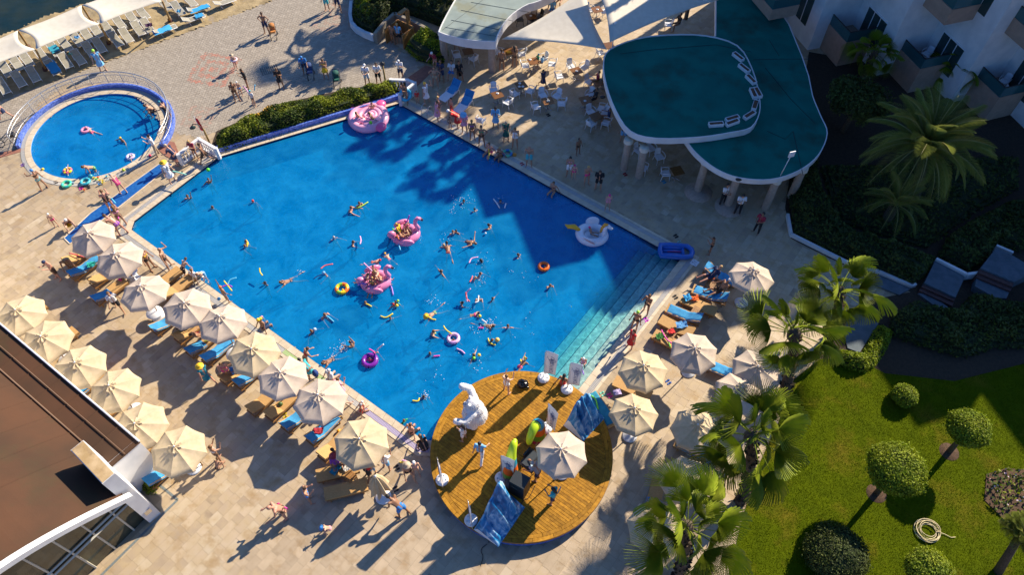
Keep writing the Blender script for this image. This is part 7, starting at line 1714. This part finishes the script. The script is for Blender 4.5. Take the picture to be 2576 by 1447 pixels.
for a in ((1,3,1408,370,(.02,.02,.02),'black sandals in the sun beside the hugging pair'),(1,3,1398,582,(.02,.02,.03),'black sandal beside the folded parasol'),(1,3,2428,1135,(.2,.35,.4),'pale blue sandals in the shadow of the stage'),(0,2,2055,90,(.03,.03,.03),'black sandals by the coping near the rumpled parasol'),(1,1,2230,0,(.1,.07,.05),'x'),(0,1,562,390,(.15,.1,.07),'brown sandals left of the turquoise ring'),(0,1,885,440,(.02,.02,.03),'black sandals below the heap of toys'),(0,1,815,450,(.5,.02,.3),'magenta sandals below the blue ring'),(0,1,230,215,(.2,.1,.35),'purple sandals left of the paddling pool'),(2,1,90,205,(.4,.02,.03),'red sandals at the shaded bank'),(2,1,1635,930,(.01,.01,.01),'black sandals beyond the blue raft, further pair',),(2,1,1672,995,(.3,.5,.45),'mint sandals touching the blue raft'),(2,2,1335,330,(.6,.02,.6),'bright violet sandals on the sunny paving'),(2,2,1560,955,(.02,.1,.4),'blue sandals inside the parasol shadow'),(2,2,900,1075,(.2,.6,.45),'mint flip flops beyond the turquoise lounger'),(2,2,970,1090,(.8,.05,.3),'hot pink sandals near the turquoise lounger'),(1,2,285,1290,(.6,.45,.02),'yellow sandals below the green hat'),(2,0,355,1155,(.01,.01,.01),'black sandals on the shaded cafe floor'),(2,2,1630,100,(.02,.02,.02),'black sandals by the long shaded lounger'),(0,2,1790,400,(.02,.02,.02),'black bag and sandals under the fifth parasol row'),(0,2,2535,0,(0,0,0),'x'),(2,1,1125,310,(.4,.02,.02),'red sandals at the foot of the twin column'),(2,1,1515,385,(.02,.25,.4),'blue sandals below the pink towel chair')):
    if a[5]!='x': sandals(*a)
# ------------------------------------------------ strollers, bicycle, lamps, red flag
def stroller(p,rz,col,label):
    t=thing('stroller',label,'stroller',p,rz); mb=MB()
    for s in(-1,1): mb.tube([(-.45,s*.22,1.0),(-.1,s*.24,.55),(.38,s*.22,.12)],.018,5); mb.tube([(.1,s*.24,.7),(-.35,s*.24,.12)],.018,5)
    mb.tube([(-.45,-.22,1.0),(-.45,.22,1.0)],.02,5); mb.obj('frame',M_dark,t)
    MB().box((.02,0,.5),(.42,.38,.12),0,0,0,-.15).obj('seat',flat(col,.8),t); MB().box((-.2,0,.72),(.12,.38,.46),0,0,0,-.4).obj('seat_back',flat(col,.8),t)
    MB().ball((-.12,0,.92),(.28,.23,.16),10).obj('hood',flat(tuple(c*.8 for c in col),.8),t)
    for x,y in ((.38,.2),(.38,-.2),(-.35,.25),(-.35,-.25)): MB().torus((x,y,.1),.08,.025,14,6,0,1,Matrix.Rotation(PI/2,3,'X')).obj('wheel',M_dark,t)
stroller(T(1,0,180,370),R(-80),(.5,.2,.05),'stroller with orange bag and turquoise hood beside the tall man'); stroller(T(1,0,550,770),R(-80),(.02,.06,.2),'navy stroller pushed by the man in the blue cap'); stroller(T(1,0,815,850),R(-85),(.01,.1,.08),'dark green stroller with an orange hood bundle in the shade')
p=T(0,1,100,20); t=thing('bicycle','dark bicycle leaning at the left end of the paddling pool rail','bicycle',p,R(15))
for x in(-.5,.5): MB().torus((x,0,.33),.31,.022,24,6,0,1,Matrix.Rotation(PI/2,3,'X')).obj('wheel',M_dark,t)
MB().tube([(-.5,0,.33),(-.15,0,.33),(.38,0,.75),(.5,0,.33)],.02,5).tube([(-.15,0,.33),(-.25,0,.8)],.02,5).tube([(-.25,0,.72),(.38,0,.75),(.36,0,.95)],.02,5).obj('frame',flat((.1,.12,.12),.4),t)
MB().tube([(.36,-.28,.98),(.36,.28,.98)],.016,5).obj('handlebar',M_steel,t); MB().ball((-.26,0,.84),(.13,.07,.04),8).obj('saddle',M_dark,t); MB().box((.55,0,.85),(.25,.3,.2)).obj('basket',M_dark,t)
def lamp(b,top,label,hang=None):
    h=ZH(*b,*top); B=W(*b); Tp=W(*top,h); t=thing('lamp_post',label,'street lamp',B); d=Vector((Tp.x-B.x,Tp.y-B.y,0))
    MB().tube([(0,0,0),(0,0,h*.98)],.06,8).obj('pole',mat('ochre_pole',(.3,.2,.05),.6,(.2,.13,.04),9),t)
    if hang: MB().tube([(0,0,h*.9),(-.25,.05,h+.3),(-.6,.1,h+.3),(-.7,.1,h+.1)],.03,6).obj('arm',flat((.03,.05,.04),.5),t); MB().lathe([(.03,.16),(.2,0),(.16,-.03),(.01,-.08)],14,(-.7,.1,h)).obj('lamp_shade',flat((.02,.05,.05),.4),t)
    else: MB().lathe([(.03,0),(.16,.12),(.18,.22),(.02,.34)],12,(0,0,h*.98)).obj('lamp_head',M_dark,t)
lamp((TX[1]+1307*.2505,890*.2505),(TX[1]+1270*.2505,655*.2505),'ochre lamp post with dark lantern among the standing spectators')
lamp((528,361),(TX[0]+2045*.2505,1290*.2505),'ochre lamp post with a hanging dark shade at the tip of the hedge',True)
p=W(519,357); t=thing('flag','furled red flag on a thin white pole by the left balustrade','flag',p); h=ZH(519,357,484.7,304)
MB().tube([(0,0,0),(-.05,0,max(2.2,h*.95))],.02,6).obj('pole',M_wpl,t)
mb=MB(); hh=max(2.2,h*.95)
for s in range(3): mb.add([(-.05,0,hh-.1),(-.05,.0,hh-1.1),(.1+.04*s,.05*s-.05,hh-1.25),(.03+.03*s,.03*s,hh-.3)],[(0,1,2,3)])
mb.obj('cloth',flat((.6,.01,.03),.8),t)
p=T(1,0,130,700); t=thing('drain_grille','flat dark drain grille set in the shaded promenade','drain',(p.x,p.y,.012),R(25)); mb=MB()
for i in range(9): mb.box((-.55+.14*i,0,.01),(.03,.9,.02))
mb.obj('bars',flat((.04,.04,.04),.6),t)
# ------------------------------------------------ on the stage
def S2(x,y,z=0,low=False): return W(1064.7+x*.1879,(1116.4 if low else 922.8)+y*.1879,z)
# standing white bear costume, furry
b=S2(700,740,ZS); t=thing('bear_costume','large inflated white furry bear costume figure with one arm raised on the stage','costume figure',b,R(175))
M_fur=mat('white_fur',(.78,.77,.76),.95,(.72,.71,.72),20,.3,60)
mb=MB()
BB=[((0,0,.85),(.62,.55,.75)),((.02,0,1.5),(.5,.47,.5)),((.05,0,1.98),(.33,.31,.3)),((.33,0,1.9),(.17,.13,.12)),((.2,.22,2.22),(.08,.09,.09)),((.2,-.22,2.22),(.08,.09,.09))]
for c,r in BB: mb.ball(c,r,16)
for s in(-1,1): caps(mb,(0,s*.28,.6),(.05,s*.32,.2),.27,.22); caps(mb,(.05,s*.32,.12),(.3,s*.34,.12),.15,.12)
caps(mb,(0,.38,1.65),(.35,.75,1.5),.19,.17); caps(mb,(.35,.75,1.5),(.75,.8,1.65),.17,.15)
caps(mb,(0,-.38,1.65),(.3,-.85,1.9),.19,.17); caps(mb,(.3,-.85,1.9),(.65,-.75,2.25),.17,.16)
o=mb.obj('body',M_fur,t); md=o.modifiers.new('r','REMESH'); md.mode='VOXEL'; md.voxel_size=.035; md.use_smooth_shade=True; t.scale=(1,1,.97)
# short fur tufts over the figure
pts=[];nr=[]
for c,r in BB[:4]:
    d=RNG.normal(size=(1500,3)); d/=np.linalg.norm(d,axis=1,keepdims=True); pts.append(np.array(c)+d*np.array(r)*.99); nr.append(d)
for a,b_,r in (((0,.38,1.65),(.35,.75,1.5),.18),((.35,.75,1.5),(.75,.8,1.65),.16),((0,-.38,1.65),(.3,-.85,1.9),.18),((.3,-.85,1.9),(.65,-.75,2.25),.165)):
    d=RNG.normal(size=(500,3)); d/=np.linalg.norm(d,axis=1,keepdims=True); k=RNG.random((500,1)); pts.append(np.array(a)*(1-k)+np.array(b_)*k+d*r); nr.append(d)
Pt=np.vstack(pts);Nn=np.vstack(nr); n_=len(Pt); x=np.cross(Nn,RNG.normal(size=(n_,3))); x/=np.linalg.norm(x,axis=1,keepdims=True)
tip=Pt+Nn*.03+np.array([0,0,-.025])+RNG.normal(0,.008,(n_,3)); put(bpy.data.objects.new('fur',fast('fur',np.stack([Pt-x*.014,Pt+x*.014,tip],1).reshape(-1,3),3,M_fur)),t)
MB().ball((.5,0,1.93),(.04,.05,.035),8).obj('nose',M_dark,t)
for s in(-1,1): MB().ball((.35,s*.11,2.05),.025,6).obj('eye',M_dark,t)
# banner flags
def banner(base,az,label,H=2.6,Wd=.62,text=True):
    t=thing('banner_flag',label,'flag',base,az)
    MB().lathe([(.3,0),(.31,.08),(.28,.16),(.1,.2)],20,cap=True).obj('base',M_wpl,t)
    for k in range(5): a=k*1.256; MB().lathe([(.045,.185),(.04,.2),(.01,.2)],8,(.19*math.cos(a),.19*math.sin(a),0)).obj('base_boss',flat((.55,.56,.58),.5),t)
    MB().tube([(0,0,.1),(0,0,H),(.18,0,H+.22)],[.018,.014,.008],6).obj('pole',M_steel,t)
    mb=MB(); vs=[];fs=[]; n=12;m=5; z0=.55
    for i in range(n+1):
        for j in range(m+1):
            u=i/n;v=j/m; top=H+.2-.28*v**1.5; z=z0+(top-z0)*u; vs.append((.02+v*Wd*(1-.1*(1-u)),.03*math.sin(u*5+v*3),z))
    for i in range(n):
        for j in range(m): a=i*(m+1)+j; fs.append((a,a+1,a+m+2,a+m+1))
    mb.add(vs,fs,0,True); cl=mb.obj('cloth',M_white_cloth,t); md=cl.modifiers.new('t','SOLIDIFY'); md.thickness=.006
    if text:
        cu=bpy.data.curves.new('lettering','FONT'); cu.body='FORTEZZA'; cu.size=.27; cu.extrude=.001; cu.shear=.3; cu.space_character=1.1
        tmp=bpy.data.objects.new('tmp',cu); COL.objects.link(tmp); dg=bpy.context.evaluated_depsgraph_get(); me=bpy.data.meshes.new_from_object(tmp.evaluated_get(dg)); bpy.data.objects.remove(tmp)
        me.materials.clear(); me.materials.append(flat((.04,.1,.28),.6))
        for s in(1,-1):
            o=bpy.data.objects.new('lettering',me); COL.objects.link(o); o.parent=t
            if s==1: o.matrix_local=Matrix.Translation((.45,-.045,z0+.15))@Matrix(((0,-1,0,0),(0,0,-1,0),(1,0,0,0),(0,0,0,1)))@Matrix.Diagonal((1,1,1,1))
            else: o.matrix_local=Matrix.Translation((.22,.045,z0+.15))@Matrix(((0,1,0,0),(0,0,1,0),(1,0,0,0),(0,0,0,1)))
        # line drawn emblem above the word: a frame and two sketched faces
        em=MB()
        L_=[[(.12,2.38),(.2,2.1),(.42,2.0),(.46,2.3),(.3,2.42)],[(.2,2.05),(.3,2.2),(.42,2.1)],[(.34,2.0),(.46,1.9),(.54,2.02),(.44,2.1)],[(.24,2.0),(.3,1.86),(.42,1.84),(.5,1.92)],[(.3,2.3),(.36,2.16)],[(.4,1.84),(.36,1.74),(.5,1.74)],[(.46,2.2),(.56,2.05),(.54,1.9)]]
        for ln in L_:
            for s in(-.042,.042): em.tube([(x,s,z-.05) for x,z in ln],.008,4)
        em.obj('emblem',flat((.04,.1,.28),.6),t)
    return t
M_white_cloth=mat('banner_cloth',(.76,.76,.78),.8,(.72,.72,.76),5,trans=.25)
def banaz(bx,by,ex,ey,low=False):  # direction of the cloth from pole to free edge on the ground plan
    a=S2(bx,by,ZS+2,low);b=S2(ex,ey,ZS+2,low); return math.atan2(b.y-a.y,b.x-a.x)
banner(S2(1610,160,ZS),R(-12),'white banner flag reading FORTEZZA at the pool side rim, left of the tall pair')
banner(S2(1922,310,ZS),R(-8),'white banner flag reading FORTEZZA beside the seated person in red, facing us')
banner(S2(1645,830,ZS),R(-48),'white banner flag reading FORTEZZA between the striped tubes and the stage parasol')
banner(S2(1045,470,ZS,True),R(-18),'white banner flag reading FORTEZZA behind the big iceberg panel')
banner(S2(255,495,ZS,True),R(-80),'white banner flag seen edge on at the left rim of the stage')
banner(S2(640,1035,ZS,True),R(-80),'white banner flag seen edge on at the lower left rim beside the iceberg')
# iceberg panels
M_ice=bpy.data.materials.new('iceberg_print'); M_ice.use_nodes=True; t_=M_ice.node_tree; bs=t_.nodes['Principled BSDF']; g_=_n(t_,'ShaderNodeTexCoord'); mpn=_n(t_,'ShaderNodeMapping'); mpn.inputs['Scale'].default_value=(1,1,.35); t_.links.new(g_.outputs['Object'],mpn.inputs[0]); no=_n(t_,'ShaderNodeTexNoise'); no.inputs['Scale'].default_value=2.6; no.inputs['Detail'].default_value=9; no.inputs['Distortion'].default_value=1.6; t_.links.new(mpn.outputs[0],no.inputs[0]); cr=_n(t_,'ShaderNodeValToRGB'); t_.links.new(no.outputs[0],cr.inputs[0]); cr.color_ramp.elements[0].position=.32; cr.color_ramp.elements[0].color=(.005,.08,.25,1); cr.color_ramp.elements[1].position=.74; cr.color_ramp.elements[1].color=(.6,.75,.85,1); e_=cr.color_ramp.elements.new(.5); e_.color=(.01,.22,.5,1); t_.links.new(cr.outputs[0],bs.inputs[0]); bs.inputs['Roughness'].default_value=.5
M_bwht=flat((.7,.74,.8),.6)
def plan(low,*pts): return [S2(x,y,ZS,low) for x,y in pts]
# upright printed panels: base line on the deck, tops found from the picture plane height
def boardprop(base,tops,label,th=.3):
    """base: two deck points (sheet) ; tops: list of (fraction along, height)"""
    a,b=base; d=b-a; az=math.atan2(d.y,d.x); L=d.length; t=thing('iceberg_prop',label,'stage prop',(a.x,a.y,ZS),az)
    mb=MB(); m=8; vs=[];fs=[]; F=8; q=[]
    for (u0,h0),(u1,h1) in zip(tops,tops[1:]):
        for k in range(4): q.append((u0+(u1-u0)*k/4,h0+(h1-h0)*k/4))
    q.append(tops[-1]); n=len(q)
    for i,(u,h) in enumerate(q):
        rid=.2*math.sin(u*19)+.12*math.sin(u*43+1)
        for j in range(m+1):
            v=j/m; y=-th*(1-v)**1.2-rid*math.sin(v*PI); vs.append((u*L,y,h*v))
        for j in range(3): vs.append((u*L,.12+.12*j,h*(.97-.48*j)*(1 if j<2 else 0)))
    w_=m+4
    for i in range(n-1):
        for j in range(w_-1): a_=i*w_+j; fs.append((a_,a_+w_,a_+w_+1,a_+1))
    mb.add(vs,fs,0,True); mb.obj('printed_face',M_ice,t)
    mb=MB(); 
    for i in (0,n-1): mb.add([vs[i*w_+j] for j in range(w_)],[tuple(range(w_)) if i==0 else tuple(range(w_))[::-1]])
    mb.obj('foam_end',M_bwht,t); return t
boardprop((S2(1950,850,ZS),S2(2235,545,ZS)),[(0,.9),(.08,1.5),(.18,1.95),(.3,2.2),(.42,2.15),(.5,2.3),(.6,2.05),(.72,2.1),(.8,1.8),(.9,1.6),(1,.7)],'bright blue printed iceberg board with white peak at the right rim of the stage',.9)
boardprop((S2(760,1215,ZS,True),S2(1120,700,ZS,True)),[(0,.5),(.06,1.0),(.15,1.15),(.25,1.3),(.35,1.7),(.45,1.95),(.55,2.0),(.65,2.35),(.75,2.6),(.85,2.45),(.93,1.6),(1,.6)],'long deep blue printed iceberg board at the lower left rim of the stage',1.0)
# curved striped inflatable tubes
CL=[(.35,.0,.08),(.12,.3,.02),(.8,.12,.01),(.01,.3,.45),(.55,.75,.02)]
def tubefig(p,az,curve,label):
    t=thing('striped_tube',label,'inflatable',p,az); n=len(curve); rad=[.36,.38,.37,.34,.3,.26,.22,.19,.17,.12][:n]
    out=[];rr=[]
    C_=[Vector(c) for c in curve]
    for i in range(n-1):
        p0=C_[max(0,i-1)];p1=C_[i];p2=C_[i+1];p3=C_[min(n-1,i+2)]
        for j in range(4): u=j/4; out.append(.5*((2*p1)+(p2-p0)*u+(2*p0-5*p1+4*p2-p3)*u*u+(3*p1-p0-3*p2+p3)*u**3)); rr.append(rad[i]*(1-u)+rad[i+1]*u)
    out.append(C_[-1]); rr.append(rad[n-1]); N=len(out); cut=[0,int(N*.13),int(N*.27),int(N*.42),int(N*.58),N-1]
    for k in range(5):
        mb=MB(); mb.tube(out[cut[k]:cut[k+1]+1],rr[cut[k]:cut[k+1]+1],16,0,False); mb.obj('band',flat(CL[k],.35),t)
    MB().ball(out[-1],rr[-1],12).obj('tip',flat(CL[4],.35),t)
tubefig(S2(1530,960,ZS),R(-120),[(0,0,0),(0,0,.4),(0,0,.8),(.0,0,1.2),(.05,0,1.6),(.2,0,1.9),(.45,0,1.95),(.7,0,1.75),(.85,0,1.45),(.9,0,1.25)],'curved striped inflatable tube drooping its lime tip, nearer the iceberg board')
tubefig(S2(1165,440,ZS,True),R(70),[(0,0,0),(0,0,.4),(0,0,.8),(0,0,1.2),(.03,0,1.6),(.08,0,1.95),(.18,0,2.25),(.32,0,2.5),(.48,0,2.65),(.6,0,2.7)],'tall curved striped inflatable tube with upright lime tip, nearer the long iceberg')
# mixing desk, speakers, small things
b=S2(1450,330,ZS,True); t=thing('mixing_desk','black mixing desk on a folding stand in front of the disc jockey','desk',b,R(-40))
MB().box((0,0,.85),(.75,.95,.1)).obj('desk_top',M_dark,t); MB().box((-.1,.0,.92),(.35,.8,.05)).obj('mixer',flat((.04,.05,.06),.4),t); MB().lathe([(.12,.9),(.12,.93),(.01,.935)],16,(.18,-.28,0)).obj('disc',flat((.35,.5,.65),.3),t)
for x in(-.3,.3):
    for y in(-.4,.4): MB().tube([(x,y,0),(x,y,.82)],.02,5).obj('leg',M_steel,t)
MB().box((-.42,.15,.95),(.08,.5,.3)).obj('laptop_lid',M_dark,t)
b=S2(1290,640,ZS,True); t=thing('speaker','large black loudspeaker cabinet on wheels with cables, seen from above','speaker',b,R(60))
MB().box((0,0,.75),(.62,.75,1.4)).obj('cabinet',flat((.012,.018,.025),.5),t); MB().box((.33,0,.8),(.03,.6,1.1)).obj('grille',M_dark,t); MB().tube([(-.32,-.2,1.2),(-.38,-.2,1.2),(-.38,.2,1.2),(-.32,.2,1.2)],.02,5).obj('handle',M_dark,t)
b=S2(1175,580,ZS,True); t=thing('drum_case','round dark case with a brownish lid between iceberg and speaker','case',b); MB().lathe([(.28,0),(.29,.5),(.28,.55)],20).obj('side',M_dark,t); MB().lathe([(.3,.55),(.3,.6),(.01,.61)],20).obj('lid',flat((.1,.07,.07),.6),t)
b=S2(1330,250,ZS); t=thing('bin_bag','shiny black rubbish bag on the deck near the first flag','bag',b); mb=MB(); rg_=random.Random(8); vs=[]
mb.ball((0,0,.16),(.3,.26,.2),14); mb.v=[(x*(1+rg_.uniform(-.13,.13)),y*(1+rg_.uniform(-.13,.13)),max(0,z*(1+rg_.uniform(-.15,.15)))) for x,y,z in mb.v]; mb.sm=[False]*len(mb.sm); mb.obj('sack',flat((.01,.011,.014),.15),t); MB().tube([(.2,-.1,.1),(.34,-.22,.05)],[.08,.03],7).obj('knot',flat((.01,.011,.014),.15),t)
b=S2(2130,720,ZS); MB().box((0,0,.05),(.1,.22,.1)).obj('microphone_stand',M_wpl,None,b,.4,label='small white and black radio gadget on the deck near the parasol',cat='gadget')
def cable(pts,label,col=(.012,.012,.014),z=ZS+.012,low=True,r=.014):
    q=[S2(x,y,z if not hasattr(z,'__len__') else z[i],low) for i,(x,y) in enumerate(pts)]; out=[]
    for i in range(len(q)-1):
        p0=q[max(0,i-1)];p1=q[i];p2=q[i+1];p3=q[min(len(q)-1,i+2)]
        for j in range(6): u=j/6; out.append(.5*((2*p1)+(p2-p0)*u+(2*p0-5*p1+4*p2-p3)*u*u+(3*p1-p0-3*p2+p3)*u**3))
    out.append(q[-1]); MB().tube(out,r,5).obj('cable',flat(col,.5),None,label=label,cat='cable')
cable([(890,1060),(930,960),(1010,990),(960,1080),(900,1040),(980,960),(1060,1000),(1010,1090)],'tangled black cable coil beside the long iceberg')
cable([(1180,700),(1220,800),(1190,900),(1120,960),(1200,1000),(1330,780),(1420,720),(1500,560)],'black cable winding from the loudspeaker to the mixing desk')
cable([(960,1010),(930,1000),(950,1040),(985,1010)],'short yellow cable loop in the tangle',(.5,.4,.02))
z_=[ZS+.02,ZS+.02,ZS+.02,.02,.02,.02,.02,.02,.02]
cable([(890,1070),(860,1160),(852,1255),(880,1330),(830,1370),(790,1400),(775,1450),(800,1520),(770,1640)],'long black cable running off the stage over the paving to the bottom edge',z=z_)
b=S2(1060,930,ZS,True); t=thing('cable_drum','red plastic cable drum on the deck in the shadow','cable drum',b,.5); MB().torus((0,0,.1),.12,.05,18,8).obj('drum',flat((.6,.03,.03),.4),t); MB().box((.15,0,.1),(.16,.1,.16)).obj('socket_block',flat((.6,.03,.03),.4),t)
a=S2(1600,915,ZS+.3);b=S2(1500,1060,ZS+.3); MB().tube([Vector((0,0,0)),b-a],.03,6).obj('bamboo_pole',mat('bamboo',(.5,.3,.08),.5),None,a,label='short bamboo pole sticking out from under the stage parasol',cat='pole')
# ring shaped hoop on the ground, camera, tablet, backpacks
p=T(2,2,1712,862); MB().torus((0,0,0),.13,.012,20,6).obj('rope_ring',mat('rope',(.25,.18,.08),.8),None,(p.x,p.y,.02),label='small rope ring lying on the paving below the side table parasol',cat='ring')
p=W(742+850*.2659,1032.5+378*.2659,1.45); t=thing('camera','black video camera held up by the photographer','camera',(p.x,p.y,1.45),1.0); MB().box((0,0,0),(.2,.12,.14)).obj('camera_body',M_dark,t); MB().tube([(.1,0,0),(.28,0,0)],[.05,.06],10).obj('lens',M_dark,t)
p=T(2,3,465,590,ZS+1.25); MB().box((0,0,0),(.3,.02,.36)).obj('tablet',flat((.02,.25,.45),.4),None,(p.x,p.y,ZS+1.2),R(60),label='blue tablet held by the woman in the turquoise tee',cat='tablet')
p=T(1,2,590,865,1.0); MB().ball((0,0,0),(.16,.2,.24),10).obj('backpack',flat((.01,.04,.18),.8),None,(p.x,p.y,1.0),.5,label='navy backpack on the stooping person in mint',cat='backpack')
# foam and droplets thrown up by the swimmers
pts=[]
for c,r,x,y,s,n_ in ((1,2,870,600,.35,60),(1,2,760,690,.3,25),(1,1,2070,560,.9,40),(1,1,1980,660,.3,14),(1,1,2450,560,.5,16),(1,1,1880,980,.5,16),(1,2,2350,370,.4,50),(1,2,1800,130,.6,22),(1,2,2240,420,.4,16),(1,2,1690,1080,.3,40),(1,1,2250,1340,.6,26),(1,1,430,1290,.2,14),(1,2,2230,780,.5,14),(1,2,1800,880,.5,10),(2,1,100,1300,.9,10),(1,2,2160,680,.6,14),(2,2,120,400,.6,8),(1,1,2290,1150,.5,14),(0,1,960,300,.2,10)):
    p=T(c,r,x,y,0)
    for k in range(n_): pts.append((p.x+RNG.normal(0,s*.5),p.y+RNG.normal(0,s*.5),WZ+abs(RNG.normal(0,.08))))
mb=MB()
for q in pts: mb.ball(q,ru.uniform(.008,.028),5)
mb.obj('water_splash',mat('white_foam',(.85,.87,.9),.3),kind='stuff',label='white droplets and foam splashed up by the swimmers',cat='splash')
